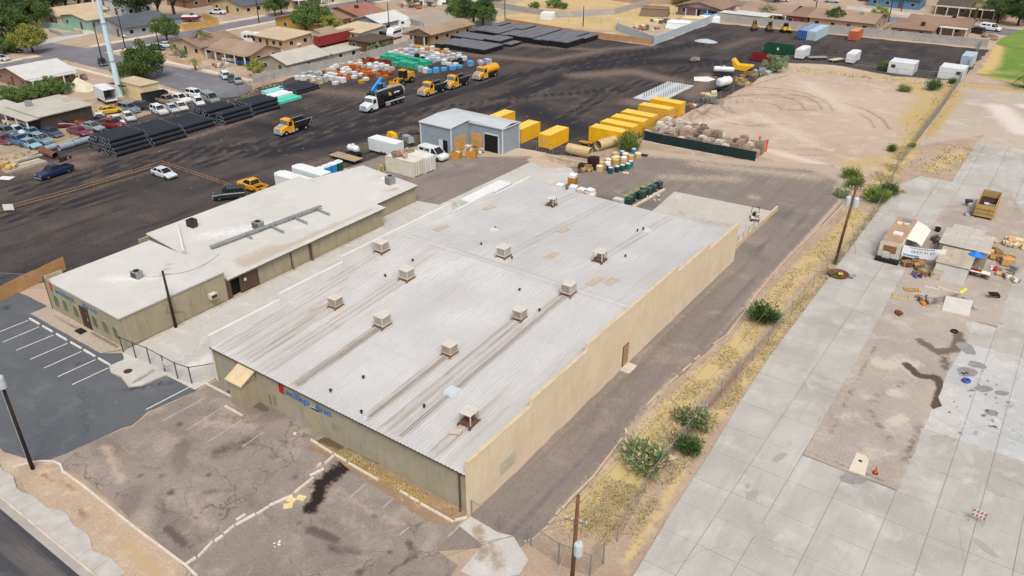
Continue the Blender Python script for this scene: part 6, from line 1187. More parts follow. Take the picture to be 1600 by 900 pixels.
container('white site cabin with slanted end and a small dark window',(-34.9,208.6,.03),0,m_tw,L=5.6,W=5.0,H=2.6,ribs=False,name='site_cabin',group='site cabins'); container('white double site cabin against the slatted fence',(-24.4,209.6,.03),0,m_tw,L=5.2,W=5.2,H=2.6,ribs=False,name='site_cabin',group='site cabins'); container('small blue-grey storage box behind the double site cabin',(-23.6,226,.03),PI/2,paint('box_bluegrey','a9bcc6',.6,.06,1),L=6.5,W=2.6,H=2.6,name='storage_box',group='site cabins')
for x, y in ((-36.6,206.08),(-22.9,206.98)): b = MB(); b.box(-.45,.45,-.05,0,1.3,2.0); tag(b.build('window_unit', m_slot, None,(x,y,.03)),'small dark window unit on the wall of a white site cabin' if x < -30 else 'small dark window unit on the double site cabin wall','window')
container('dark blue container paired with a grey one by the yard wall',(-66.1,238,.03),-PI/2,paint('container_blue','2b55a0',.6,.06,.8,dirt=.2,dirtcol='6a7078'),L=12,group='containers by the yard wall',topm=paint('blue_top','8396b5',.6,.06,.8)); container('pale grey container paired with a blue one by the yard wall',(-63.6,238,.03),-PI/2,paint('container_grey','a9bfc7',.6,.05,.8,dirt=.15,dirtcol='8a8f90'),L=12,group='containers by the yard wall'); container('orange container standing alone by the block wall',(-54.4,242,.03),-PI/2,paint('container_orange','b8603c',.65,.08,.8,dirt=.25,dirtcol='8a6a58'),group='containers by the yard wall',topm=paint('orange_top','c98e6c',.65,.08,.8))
def skip(label, loc, rz, L, W, H, mat, name='dumpster'):
    t = thing(name, label, 'dumpster', loc, rz, 'open dumpsters in the yard')
    for nm, dd in (('side_wall',(-L/2,L/2,-W/2,-W/2+.1,.15,H)),('side_wall',(-L/2,L/2,W/2-.1,W/2,.15,H)),('end_wall',(-L/2,-L/2+.1,-W/2+.1,W/2-.1,.15,H)),('end_wall',(L/2-.1,L/2,-W/2+.1,W/2-.1,.15,H)),('floor',(-L/2+.1,L/2-.1,-W/2+.1,W/2-.1,.15,.3))): b = MB(); b.box(*dd); b.build(nm, m_trim if nm == 'floor' else mat, t)
    for i in range(7): b = MB(); x = -L/2+.3+i*(L-.6)/6; b.box(x-.05,x+.05,-W/2-.06,-W/2,.2,H); b.build('rib', mat, t)
    return t
skip('dark red open dumpster beside the green one',(-66.2,200.6,.02),.02,4.6,2.2,1.8,paint('skip_red','7c1d20',.6,.1,1)); skip('dark green open dumpster with white label',(-65.4,211.5,.02),.05,7.2,2.4,2.3,paint('skip_green','164a33',.6,.1,1))
b = MB(); b.box(-.25,.25,-.02,.02,-.3,.3); tag(b.build('white_notice', m_pale, None,(-65.4,210.24,1.4),.05),'white notice fixed to the dark green dumpster','notice')
t = thing('hopper','yellow boat-shaped hopper lying in the yard near the red dumpster','hopper',(-66.4,188.6,.02),.1); b = MB(); b.ext([(-2.6,2.4),(-1.5,.2),(1.2,.1),(2.6,1.3),(2.2,1.4),(-1.0,1.3),(-2.2,2.5)],-1.1,1.1); b.build('shell', m_cy, t); b = MB(); b.box(-1.6,1.4,-1.15,1.15,0,.12); b.build('skid_plate', m_trim, t)
def tank_trailer(label, loc, rz, L, r, mat, name='tank_trailer'):
    t = thing(name, label, 'tank trailer', loc, rz, 'tank trailers'); b = MB(); b.tube((-L/2,0,1.0+r),(L/2,0,1.0+r),r,14); b.tube((-L/2-.3,0,1.0+r),(-L/2,0,1.0+r),r*.6,14,r); b.tube((L/2,0,1.0+r),(L/2+.3,0,1.0+r),r,14,r*.6); b.build('tank', mat, t, smooth=False)
    b = MB(); b.box(-L/2-.3,L/2+.3,-.8,.8,.6,.75); b.build('frame', m_tb, t); b = MB(); b.tube((0,0,1+2*r),(0,0,1.15+2*r),.3,10); b.build('hatch', mat, t)
    for x in (-.4,.45):
        for s in (-1,1): o = put(WCAR[0],'wheel',t,(x,s*.9,.34)); put(WCAR[1],'rim',o,None,0 if s > 0 else PI)
    b = MB(); b.tube((L/2,0,.65),(L/2+1.3,0,.6),.06,6); b.build('hitch', m_tb, t); return t
tank_trailer('white horizontal tank on a black trailer in the open yard',(-67.8,180.4,.02),PI+.35,4.0,.6,m_tw); tank_trailer('rounded white tank trailer beside the dirt lot fence',(-62.8,168.2,.02),PI/2-.3,3.2,.95,m_tw); tank_trailer('small white tank on a red trailer by the weedy fence',(-97.0,90.6,.02),PI,1.8,.55,m_tw)
def flat_trailer(label, loc, rz, L, W, mat):
    t = thing('flat_trailer', label, 'trailer', loc, rz, 'flat trailers')
    for i in range(6): b = MB(); b.box(-L/2,L/2,-W/2+i*W/6+.01,-W/2+(i+1)*W/6-.01,.62,.68); b.build('deck_board', mat, t)
    b = MB(); b.box(-L/2,L/2,-W/2,W/2,.5,.61); b.build('frame', m_tb, t)
    for x in (-.4,.4):
        for s in (-1,1): o = put(WCAR[0],'wheel',t,(x,s*(W/2+.08),.34)); put(WCAR[1],'rim',o,None,0 if s > 0 else PI)
    b = MB(); b.tube((L/2,-.4,.55),(L/2+1.2,0,.5),.05,6); b.tube((L/2,.4,.55),(L/2+1.2,0,.5),.05,6); b.build('hitch', m_tb, t); return t
m_dk = paint('deck_tan','a58f74',.85,.12,1,dirt=.25,dirtcol='7b6a55')
flat_trailer('brown flat trailer behind the green toilet',(-96.8,88.6,.02),PI,6.0,2.1,m_dk); flat_trailer('grey flat trailer next to the white trailer at the yard end',(-55.2,210.3,.02),-.9+PI/2,4.8,1.9,paint('deck_grey','9b928c',.85,.1,1)); flat_trailer('tan flat trailer between the white trailers at the yard end',(-50.6,210.6,.02),-.5+PI/2,4.2,1.9,paint('deck_cream','cdbb97',.85,.1,1))
# portable toilets
def toilet(label, loc, col):
    t = thing('portable_toilet', label, 'portable toilet', loc, 0, 'portable toilets behind the office'); m = paint('toilet_'+col, col, .5, .06, 1)
    b = MB(); b.box(-.55,.55,-.55,.55,.1,2.05); b.build('cabin', m, t); b = MB(); b.frus((-.58,.58,-.58,.58),(-.4,.4,-.45,.45),2.05,2.3); b.build('roof', paint('toilet_roof','d3dade',.5), t); b = MB(); b.box(.55,.58,-.4,.4,.15,1.95); d_ = b.build('door', m, t); b = MB(); b.box(.58,.61,.28,.33,1.0,1.15); b.build('handle', m_trim, d_); b = MB(); b.box(-.6,.6,-.6,.6,0,.1); b.build('skid', m_trim, t)
for i, (y, c, lb) in enumerate(((79.3,'5aa6d8','pale blue portable toilet beside the white trailer'),(80.6,'2b8bd0','bright blue portable toilet, second from the white trailer'),(81.9,'2184cf','bright blue portable toilet next to the dark green one'),(83.2,'17503f','dark green portable toilet at the end of the row'))): toilet(lb,(-92.9,y,.02),c)

# ------------------------------------------------------------------ grey metal building
gbm = paint('grey_metal_cladding','8d9aa3',.55,.06,.8,dirt=.1,dirtcol='6d7980'); gt_ = paint('grey_metal_roof','bcc0c3',.55,.05,.5,dirt=.15,dirtcol='a1a29f'); m_trimw = paint('white_trim','cfd3d5',.6,.04,1)
t = thing('metal_building','grey ribbed metal building with white trim and open bay door','building',(-84.4,101.4,.05)); O = Vector((84.4,-101.4,0))
def GB(b, nm, m_, par=None): o = b.build(nm, m_, par or t); o.location = O if par is None else (0,0,0); return o
def ribbed(nm, x0, x1, y0, y1, h):
    b = MB(); L = math.dist((x0,y0),(x1,y1)); corr(b,0,L,0,0,h,-1,.32,.03); a = math.atan2(y1-y0,x1-x0); ca, sa = math.cos(a), math.sin(a); b.v = [(x0+x*ca-y*sa,y0+x*sa+y*ca,z) for x,y,z in b.v]; return GB(b,nm,gbm)
ribbed('front_wall',-91.2,101.4,101.4,101.4,4.5) if False else None
ribbed('wing_front_wall',-91.2,-84.4,101.4,101.4,4.5); ribbed('wing_side_wall',-84.4,-84.4,101.4,106.2,4.5); ribbed('bay_front_wall',-84.4,-77.1,106.2,106.2,4.45); ribbed('end_wall',-77.1,-77.1,106.2,111.0,4.45); ribbed('rear_wall',-77.1,-91.2,111.0,111.0,4.5); ribbed('left_wall',-91.2,-91.2,111.0,101.4,4.5)
b = MB(); b.add([(-91.5,101.2,4.5),(-84.2,101.2,4.5),(-84.2,106.0,4.75),(-87.8,106.3,5.0),(-91.5,106.3,4.8)],[(0,1,2,3,4)]); b.add([(-84.2,106.0,4.5),(-76.9,106.0,4.5),(-76.9,108.6,4.85),(-87.8,108.6,5.0),(-87.8,106.3,5.0),(-84.2,106.0,4.75)],[(0,1,2,3,4,5)]); b.add([(-91.5,106.3,4.8),(-87.8,106.3,5.0),(-87.8,108.6,5.0),(-76.9,108.6,4.85),(-76.9,111.2,4.5),(-91.5,111.2,4.5)],[(0,1,2,3,4,5)]); GB(b,'roof',gt_)
for x, y in ((-91.2,101.36),(-84.4,101.36),(-77.1,106.16),(-77.06,111.0)): b = MB(); b.box(x-.1,x+.1,y-.12,y+.04,0,4.5); GB(b,'corner_trim',m_trimw)
for d in ((-91.5,-84.2,101.15,101.25,4.36,4.52),(-84.2,-76.9,105.95,106.05,4.36,4.52),(-76.95,-76.85,106,111.2,4.36,4.52)): b = MB(); b.box(*d); GB(b,'eave_trim',m_trimw)
b = MB(); b.box(-80.9,-78.0,106.0,106.15,.02,3.0); dd = GB(b,'bay_opening',m_dark)
for d in ((-81.05,-80.9,106.02,106.18,0,3.1),(-78.0,-77.85,106.02,106.18,0,3.1),(-81.05,-77.85,106.02,106.18,3.0,3.15)): b = MB(); b.box(*d); GB(b,'bay_frame',m_trimw)
b = MB(); b.box(-86.2,-85.3,101.25,101.36,.02,2.1); GB(b,'side_opening',m_dark); b = MB(); b.box(-87.1,-86.2,101.2,101.3,.05,2.1); GB(b,'open_door',m_trimw)
b = MB(); b.box(-84.35,-84.28,102.2,105.2,.1,2.6); GB(b,'plywood_sheet',m_ply); b = MB(); b.box(-83.8,-81.4,106.0,106.12,.1,2.7); GB(b,'plywood_sheet',m_ply)
for i, (x, y, s, c, lb) in enumerate(((-82.4,100.2,.75,'c08a3a','open cardboard carton before the metal building'),(-80.6,102.0,.85,'b9843a','taller open carton full of scraps before the metal building'))):
    tt = thing('cardboard_carton', lb, 'carton', (x,y,.05), .2+i*.3)
    for d in ((-s,s,-s,-s+.05,0,s*1.5),(-s,s,s-.05,s,0,s*1.5),(-s,-s+.05,-s+.05,s-.05,0,s*1.5),(s-.05,s,-s+.05,s-.05,0,s*1.5)): b = MB(); b.box(*d); b.build('carton_side', paint('carton_'+c,c,.85,.12,1.5), tt)
    for k in range(5): b = MB(); b.cb(rnd.uniform(-.4,.4),rnd.uniform(-.4,.4),s*1.35,.4,.35,.25,k,.2); b.build('scrap', (m_dk,m_pale,m_wood)[k%3], tt)
b = MB(); b.box(-.5,.5,-.45,.45,.1,1.3); b.box(-.55,.55,-.5,.5,1.3,1.4); tag(b.build('grey_cabinet', m_cw, None,(-82.2,103.2,.05),.1),'grey boxy cabinet in the corner of the metal building yard','cabinet')
heap('scrap_heap','mixed white scrap beside the bay door',(-81.0,104.6),('c9c4bb','7d6550','a59a8c','8f5a3f'),14,1.1,.6,'scrap',.06); heap('yard_scrap','brown scrap piled in the inner corner of the metal building',(-83.0,105.2),('4c372b','6d5240','85705c'),9,.7,.7,'scrap',.06)
t = thing('generator','grey generator trailer beside the metal building','generator',(-94.0,101.0,.03),-.3); b = MB(); b.frus((-1.2,1.2,-.6,.6),(-1.1,1.1,-.5,.5),.5,1.5); b.build('housing', m_tg, t); b = MB(); b.box(-1.3,1.9,-.1,.1,.4,.5); b.build('drawbar', m_tb, t)
for s in (-1,1): o = put(WCAR[0],'wheel',t,(0,s*.75,.34)); put(WCAR[1],'rim',o,None,0 if s > 0 else PI)
t = thing('compressor','yellow compressor trailer behind the white trailer','compressor',(-98.0,101.2,.03),-.3); b = MB(); b.frus((-1.1,1.1,-.6,.6),(-.9,.9,-.45,.45),.4,1.35); b.build('housing', m_cy, t)
for s in (-1,1): o = put(WCAR[0],'wheel',t,(0,s*.7,.34)); put(WCAR[1],'rim',o,None,0 if s > 0 else PI)
t = thing('excavator','yellow excavator standing behind the metal building corner','excavator',(-94.3,107.2,.03),.4); b = MB(); b.box(-1.6,1.6,-1.2,-.7,0,.7); b.build('track', m_tb, t); b = MB(); b.box(-1.6,1.6,.7,1.2,0,.7); b.build('track', m_tb, t); b = MB(); b.frus((-1.6,.9,-1.1,1.1),(-1.4,.7,-1,1),.75,2.0); b.build('house', m_ly, t); b = MB(); b.frus((-.2,1.2,.1,1.1),(-.1,1.0,.15,1.0),1.2,2.7); b.build('cab_glass', m_glass, t); b = MB(); b.cb(1.9,-.3,2.2,2.6,.35,.45,0,0,-.5); b.build('boom', m_ly, t); b = MB(); b.box(-.25,1.1,.1,1.1,2.7,2.82); b.build('cab_roof', m_ly, t)
b = MB(); b.lathe([(.55,0),(.6,.5),(.4,.62)],12); tag(b.build('purple_tub', paint('tub_lilac','a79bb8',.6), None,(-88.4,99.6,.05)),'lilac tarp-covered tub beside the passenger van','tub')
heap('tarp_heap','lilac and blue sheets heaped behind the white van',(-88.9,98.6),('9f97b5','7a6fc0','b5b0be'),7,.9,.8,'tarps',.06)
# ================================================================== YARD GOODS
m_pipe = paint('black_pipe','23262d',.32,.15,1.5,dirt=.1,dirtcol='45464c',spec=.6); pm = MB(); pm.pipe((0,0,0),(0,6.5,0),.3,.03,14); pm.cur = 1; pm.pipe((0,-.06,0),(0,.02,0),.31,.06,14); pm.pipe((0,6.48,0),(0,6.56,0),.31,.06,14); PIPE = pm.mesh('pipe', [m_pipe, paint('pipe_rim','6f757d',.5)])
def pipe_stack(x0, n, y, layers, label, group, r=.3, pyr=True):
    for L in range(layers):
        for i in range(n-(L if pyr else 0)):
            o = put(PIPE,'black_pipe',None,(x0-(i+.5*L)*2.06*r-r+rnd.uniform(-.02,.02), y+rnd.uniform(-.25,.25), .05+r+L*r*1.75)); o.scale = (r/.3,1,r/.3); tag(o,'black pipe '+ORD[i]+' from the yard side in the '+('bottom','second','third','top')[L]+' layer, '+label,'pipe',group)
for x0, n, y, L, lb in ((-129.4,10,67.0,4,'stack by blue pickup'),(-129.2,11,73.9,3,'stack below wrecked cars'),(-131.0,9,81.4,2,'stack below white sedans'),(-129.6,4,89.4,3,'narrow yard-side stack'),(-133.4,7,88.8,3,'stack behind narrow one'),(-130.2,8,96.6,3,'stack beside teal bundle')):
    pipe_stack(x0, n, y, L, lb, 'black pipes stacked along the yard fence', .4)
pipe_stack(-135.4,11,112.2,2,'stack behind teal bundle','black pipes stacked along the yard fence',.26)
def flatbundle(label, loc, sx, sy, h, col, rz=0, name='wrapped_bundle', cat='bundle', group=None, n=4):
    t = thing(name, label, cat, loc, rz, group); m = paint('bundle_'+col, col, .5, .06, 1)
    for i in range(n): b = MB(); b.box(-sx/2+i*sx/n+.02,-sx/2+(i+1)*sx/n-.02,-sy/2,sy/2,.05,h*(.92+.08*math.sin(i*2.3))); b.build('wrapped_roll', m, t)
    for y in (-.3,.3): b = MB(); b.box(-sx/2,sx/2,y*sy-.04,y*sy+.04,0,.05); b.build('bearer', m_wood, t)
    return t
flatbundle('white wrapped pipe bundle between black pipes and teal ones',(-137.6,108.6,.02),3.4,5.5,.8,'dfe4e6'); flatbundle('pale cyan wrapped pipe bundle behind the white one',(-141.0,110.8,.02),2.4,5.5,.8,'8fd6d6'); flatbundle('teal wrapped pipe bundle facing the open yard',(-134.0,107.8,.02),3.0,5.8,.6,'58c9b4')
# dark slab stacks
m_ps = paint('slab_top','6a6c72',.6,.12,.8,dirt=.4,dirtcol='77706a'); m_pe = paint('slab_edge','222228',.7,.15,1)
lay = MB(); lay.box(-1.28,1.28,-4.1,4.1,0,.2); LAY = lay.mesh('slab_layer', m_pe); tp = MB(); tp.box(-1.3,1.3,-4.15,4.15,0,.16); TOP = tp.mesh('top_layer', m_ps)
def slabstack(x, y, n, lb, sy=1.0):
    t = thing('slab_stack', lb, 'panel stack', (x,y,.02), rnd.uniform(-.015,.015), 'stacks of dark panels at the yard end', (1,sy,1))
    for i in range(n): put(LAY,'slab_layer',t,(rnd.uniform(-.06,.06),rnd.uniform(-.15,.15),.12+i*.26))
    put(TOP,'top_layer',t,(0,0,.12+n*.26))
    for k in (-2.6,2.6): b = MB(); b.box(-1.25,1.25,k-.06,k+.06,0,.12); b.build('bearer', m_wood, t)
for i in range(6): slabstack(-141.6+i*2.78, 170.5, 4 if i else 3, 'dark panel stack, '+ORD[i]+' from the block wall in the row facing the wrapped supplies')
for i in range(4): slabstack(-144.2+i*2.75, 179.2, 4, 'dark panel stack, '+ORD[i]+' from the tan house behind the supply row',.75)
slabstack(-133.0,179.6,5,'dark panel stack with pale top behind the supplies row',.75); slabstack(-130.2,179.6,5,'wide pale-topped panel stack behind the supplies row',.75); slabstack(-127.4,180.0,2,'low dark panel stack at the corner of the rows',.6)
for i in range(12): slabstack(-145.2+i*2.8, 188.8+(.4 if i % 3 else 0), 5 if i % 4 else 4, 'dark panel stack, '+ORD[i]+' from the tan house in the longest row')
for i in range(11): slabstack(-143.6+i*2.95, 197.2, 4 if i % 3 else 5, 'dark panel stack, '+ORD[i]+' from the tan house along the screen wall',.85)
# wrapped supplies on pallets
pb = MB()
for y in (-.5,0,.5): pb.box(-.55,.55,y-.05,y+.05,0,.09)
for i in range(6): pb.box(-.55+i*.2,-.55+i*.2+.12,-.55,.55,.09,.12)
PB = pb.mesh('pallet_base', m_wood)
def rounded(sx, sy, h, seed):
    rg = random.Random(seed); b = MB(); j = lambda a: a+rg.uniform(-.05,.05)
    b.v = [(j(-sx),j(-sy),.12),(j(sx),j(-sy),.12),(j(sx),j(sy),.12),(j(-sx),j(sy),.12)]+[(j(-sx*1.02),j(-sy*1.02),h*.9),(j(sx*1.02),j(-sy*1.02),h*.9),(j(sx*1.02),j(sy*1.02),h*.9),(j(-sx*1.02),j(sy*1.02),h*.9)]+[(j(-sx*.88),j(-sy*.88),j(h)),(j(sx*.88),j(-sy*.88),j(h)),(j(sx*.88),j(sy*.88),j(h)),(j(-sx*.88),j(sy*.88),j(h))]
    b.f = [(0,1,5,4),(1,2,6,5),(2,3,7,6),(3,0,4,7),(4,5,9,8),(5,6,10,9),(6,7,11,10),(7,4,8,11),(8,9,10,11)]; b.m = [0]*9; return b.mesh('load', m_pale)
LOADS = [rounded(.52,.52,h,i) for i, h in enumerate((.9,1.1,1.3,.75,1.2))]
dr = MB()
for x in (-.28,.28):
    for y in (-.28,.28): dr.lathe([(.25,.12),(.27,.4),(.25,.7),(.24,.95)],10,(x,y))
DRUMS = dr.mesh('drum_cluster', m_pale)
blk = MB()
for i in range(3):
    for j in range(3): blk.box(-.5+i*.34,-.5+i*.34+.31,-.5+j*.34,-.5+j*.34+.31,.12,.85+((i*3+j)%4)*.06)
BLKS = blk.mesh('block_load', m_pale)
SUP = {'white':('d5d6d6','white shrink-wrapped pallet load among the supplies'),'grey':('9fa7ab','grey wrapped pallet load among the supplies'),'bluegrey':('a9b2c4','bluish white pallet load in the supplies near the panel stacks'),'rust':('8d3b22','rust red ductile parts pallet in the supplies'),'orange':('b5622a','orange brown parts pallet in the supplies beside the loader'),'amber':('d08a22','bright amber crate pallet at the edge of the supplies'),'teal':('31a583','bright teal wrapped block in the long teal rows'),'blue':('4aa3dc','bright blue wrapped pallet at the outer edge of the supplies'),'black':('26272b','black parts pallet among white supplies'),'tan':('c2ad8d','tan boxed pallet among the supplies'),'red':('7d1f1a','dark red parts pallet beside the teal rows')}
def supply(x, y, c, big=False):
    col, lb = SUP[c]; m = paint('supply_'+col, col, .55, .12, 2, dirt=.2, dirtcol='8b8078'); lb = lb.split(' among')[0].split(' in the')[0].split(' at the')[0].split(' beside')[0]; lb += ', '+('against the block wall' if x < -141 else 'mid row' if x < -134 else 'toward the open yard')+', '+('near the teal pipe bundles' if y < 128 else 'level with the loader' if y < 137 else 'beside the teal rows' if y < 151 else 'before the panel stacks'); t = thing('pallet_load', lb, 'pallet load', (x,y,.02), rnd.uniform(-.12,.12), 'supply pallets in '+c)
    put(PB,'pallet_base',t); me = DRUMS if c in ('orange','rust') and rnd.random() < .55 else BLKS if c in ('rust','red','black') else LOADS[rnd.randrange(5)]
    o = put(me,'load',t); o.material_slots[0].link = 'OBJECT'; o.material_slots[0].material = m
    if big: t.scale = (2.0,1.0,1.15)
def rowp(y, x0, x1, cols, step=1.75, miss=.12):
    x = x0
    while x < x1:
        if rnd.random() > miss: supply(x+rnd.uniform(-.15,.15), y+rnd.uniform(-.25,.25), rnd.choice(cols))
        x += step
W3 = ['white','white','grey']; rowp(121.2,-145.5,-137.5,W3+['tan']); rowp(123.2,-145.8,-135,W3); rowp(125.1,-145.5,-133.5,W3+['grey']); rowp(127.2,-145,-131.5,W3+['orange','white']); supply(-131.4,127.2,'amber'); rowp(129.4,-144.5,-130.5,['white','orange','tan','white'])
rowp(131.6,-145,-131,['orange','rust','white']); rowp(133.6,-146,-129.5,['orange','orange','rust','white']); rowp(135.6,-146,-129.0,['orange','orange','rust','tan']); rowp(138.0,-146,-132,W3); rowp(140.2,-146.5,-133,W3+['rust','tan']); rowp(142.2,-146,-136,['rust','red','tan'],miss=.05); rowp(144.2,-145.8,-138,['red','rust'],miss=.05)
for y, x0, x1 in ((144.6,-137.0,-127.0),(147.0,-143.0,-128.0),(149.4,-143.6,-129.0)):
    x = x0
    while x < x1: supply(x, y, 'teal', True); x += 2.5
for p in ((-125.4,143.4),(-124.2,144.6),(-124.0,147.2),(-122.9,149.0),(-122.6,151.4),(-121.9,154.6),(-123.9,150.2)): supply(*p,'blue')
rowp(143.0,-127.8,-125.6,['grey','white']); rowp(152.0,-145.5,-123.5,['bluegrey','white','grey','black']); rowp(154.2,-145.5,-123.5,['bluegrey','white','black','white']); rowp(156.4,-146,-125,['bluegrey','white','bluegrey','black','tan']); rowp(158.5,-146,-126,['bluegrey','white','tan','black']); rowp(160.6,-146,-130,['bluegrey','white','bluegrey','amber']); rowp(162.4,-146,-134,['bluegrey','white','tan'],miss=.3)
for p in ((-121.8,158.6),(-120.4,159.6),(-120.6,157.4),(-119.2,158.6)): supply(*p,'bluegrey')
# walls round the yard
m_bw = paint('block_wall_grey','a5a29f',.85,.1,.5,dirt=.3,dirtcol='8b8379'); m_bt = paint('block_wall_tan','b08a66',.85,.1,.5); m_gw = paint('pale_sheet_wall','b7c0c4',.6,.08,.8,dirt=.2,dirtcol='959a9b')
def yard_wall(label, pts, h, m, seg=6.0, name='yard_wall', th=.2, posts=True):
    t = thing(name, label, 'wall', (pts[0][0],pts[0][1],0)); O = Vector((pts[0][0],pts[0][1]))
    for i in range(len(pts)-1):
        a, c = Vector(pts[i][:2])-O, Vector(pts[i+1][:2])-O; L = (c-a).length; k = max(1,round(L/seg)); ang = math.atan2(c.y-a.y,c.x-a.x)
        for j in range(k):
            p, q = a.lerp(c,j/k), a.lerp(c,(j+1)/k); md = (p+q)/2; b = MB(); b.box(-L/k/2+.01,L/k/2-.01,-th/2,th/2,0,h+rnd.uniform(-.04,.04)); b.build('wall_panel', m, t, (md.x,md.y,0), ang)
            if posts: b = MB(); b.box(-.2,.2,-.2,.2,0,h+.08); b.build('wall_pier', m, t, (p.x,p.y,0), ang)
    return t
yard_wall('grey block wall closing the far end of the dark yard',[(-96.9,246.2),(-74.7,246.3),(-22.6,250.6)],2.2,m_bw); yard_wall('pale sheet wall round the cluttered corner lot',[(-118,222),(-114.6,215),(-96.6,203.0),(-96.9,246)],2.2,m_gw,4,posts=False); yard_wall('long tan screen wall behind the panel stacks',[(-147.5,204.5),(-119,201.4),(-97,202.2)],1.6,m_bt,8,posts=False); yard_wall('grey block wall behind the supply pallets',[(-151.4,113.6),(-147.4,141.4),(-148.3,164)],1.9,m_bw,5)
# new slab with anchor bolts
sl = MB(); sl.box(-75.8,-69.5,151.2,168.0,0,.16); slab = tag(sl.build('foundation_slab', ground('new_slab','b9bdc0','afb4b7','c6c9cb',mid=.5,spk=.2)),'new pale foundation slab with rows of upright bolts in the yard','slab')
for i in range(14):
    for x in (-73.9,-70.6):
        b = MB(); b.tube((x,152.4+i*1.15,.1),(x,152.4+i*1.15,1.2),.06,6); b.build('anchor_bolt', m_rust, slab)
b = MB(); b.prism([(-71.5,172.5),(-68.5,173.4),(-68,176.5),(-70.4,178),(-73,175.8)],.02,.05); tag(b.build('sand_patch', m_pale),'spill of white powder on the ground beyond the new slab','spill'); q = G(1103,65); b = MB(); b.lathe([(2.6,0),(1.6,.5),(.3,.9)],10); o = tag(b.build('tarp_mound', paint('tarp_grey','a9b3ba',.7,.1,1), None,(q.x,q.y,.02)),'low mound under a pale grey tarp in the far yard','mound'); o.scale = (1.3,.8,.8)
# rope barrier
pts = [(-120.4,38),(-120.4,43.8),(-120.3,47.4),(-119.8,51.6),(-119.5,57.4),(-119.5,63.8),(-119.3,67),(-119.5,69.3),(-115.8,69.2),(-110,69.2),(-105,69.1),(-101.4,69.0)]
t = thing('rope_barrier','rope barrier on thin orange-tipped stakes round a corner of the yard','barrier',(-120,50,0))
for i in range(len(pts)-1):
    a, c = Vector((*pts[i],0)), Vector((*pts[i+1],0)); k = max(1,round((c-a).length/2.4))
    for j in range(k):
        p, q = a.lerp(c,j/k), a.lerp(c,(j+1)/k); b = MB(); b.tube((p.x+120,p.y-50,0),(p.x+120,p.y-50,.95),.03,5); st_ = b.build('stake', m_wood, t); b = MB(); b.box(p.x+120-.06,p.x+120+.06,p.y-50-.03,p.y-50+.03,.75,.97); b.build('orange_tip', m_or, st_)
        for z_ in (.45,.85): b = MB(); b.tube((p.x+120,p.y-50,z_),(q.x+120,q.y-50,z_),.018,4); b.build('rope', paint('rope_tan','c9a27c',.8), t)
wall_line('soil_berm', [(-121,38),(-120.9,47),(-120.4,52),(-120.1,58),(-120.1,66)], .7, .14, ground('berm','5c4a3c','4b3c32',mid=.6), 'low brown soil berm along the rope barrier','berm')
b = MB(); b.box(-.7,.7,-.03,.03,.5,1.4); o = tag(b.build('board_sign', m_pale, None,(-119.6,44.8,0),.75),'blank white board sign facing away at the rope barrier','sign')
for s in (-.5,.5): b = MB(); b.tube((s,0,0),(s,0,.5),.03,5); b.build('sign_leg', m_wood, o)
# things round the blue pickup
for i, (x, y, L, w_, h, c) in enumerate(((-137.0,55.7,6.5,1.2,.35,'a99f92'),(-138.6,55.8,6.2,1.1,.3,'b8aa97'),(-140.9,57.4,7.0,.5,.3,'b5aca0'))):
    b = MB(); b.box(-w_/2,w_/2,-L/2,L/2,0,h); tag(b.build('timber_mat', paint('mat_'+c,c,.85,.12,1,dirt=.4,dirtcol='6b5a4a'), None,(x,y,.02)),('broad timber mat beside the white sheet','second broad timber mat under planks','long narrow beam behind timber mats')[i],'timber mat')
heap('plank_heap','tan planks heaped on the timber mats',(-138.2,53.6),('b8975f','9d7b4a','c9ac78'),10,1.2,.9,'planks',.4); b = MB(); b.box(-1.1,1.1,-.7,.7,0,.06); tag(b.build('white_sheet', m_pale, None,(-134.6,51.4,.03),.5),'white sheet lying flat near the timber mats','sheet')
b = MB(); b.pipe((-141.8,60.9,.62),(-136.9,60.8,.62),.6,.05,14); tag(b.build('rusty_pipe', paint('pipe_rust','6e4b40',.85,.2,1.5)),'wide rusty brown pipe lying across from the blue pickup','pipe')
m_gp = paint('grey_pipe','8b979f',.6,.1,1)
for i, (y0, y1, x) in enumerate(((61.6,63.6,-142.2),(63.4,66.0,-140.9),(66.2,69.6,-141.2))): b = MB(); b.pipe((x,y0,.55),(x-.1,y1,.55),.55,.06,14); tag(b.build('grey_pipe', m_gp),('short dark-mouthed grey pipe touching the rusty pipe','grey pipe between two other grey pipes by the fence','grey pipe at the end of the line by the fence')[i],'pipe')
heap('tyre_heap','dark hoses and fittings beside the rusty pipe',(-135.6,61.4),('1d1d1f','2a2b2e','c9a46a','38383a'),9,.9,.6,'fittings',.02)

# ================================================================== BEHIND THE WAREHOUSE
m_pt = paint('tan_pipe','c3ab7e',.8,.1,1,dirt=.25,dirtcol='94825c')
for i, (a, c) in enumerate((((-68.3,113.1,.95),(-63.9,113.2,.95)),((-64.9,117.3,.95),(-63.7,122.0,.95)))): b = MB(); b.pipe(a,c,.9,.08,18); tag(b.build('pipe_section', m_pt),('wide tan pipe section beside the planting island','wide tan pipe section with open mouth beside yellow containers')[i],'pipe')
t = thing('equipment_dolly','orange wheeled frame standing between tan pipes and yellow container','trailer frame',(-68.0,118.6,.03),.2); b = MB(); b.box(-1.2,1.2,-.5,.5,.45,.65); b.build('frame', paint('frame_orange','b9812c',.7), t)
for x in (-.8,.8):
    for s in (-1,1): o = put(WCAR[0],'wheel',t,(x,s*.65,.34)); put(wheel_me(.34,.22,m_rimw)[1],'rim',o,None,0 if s > 0 else PI)
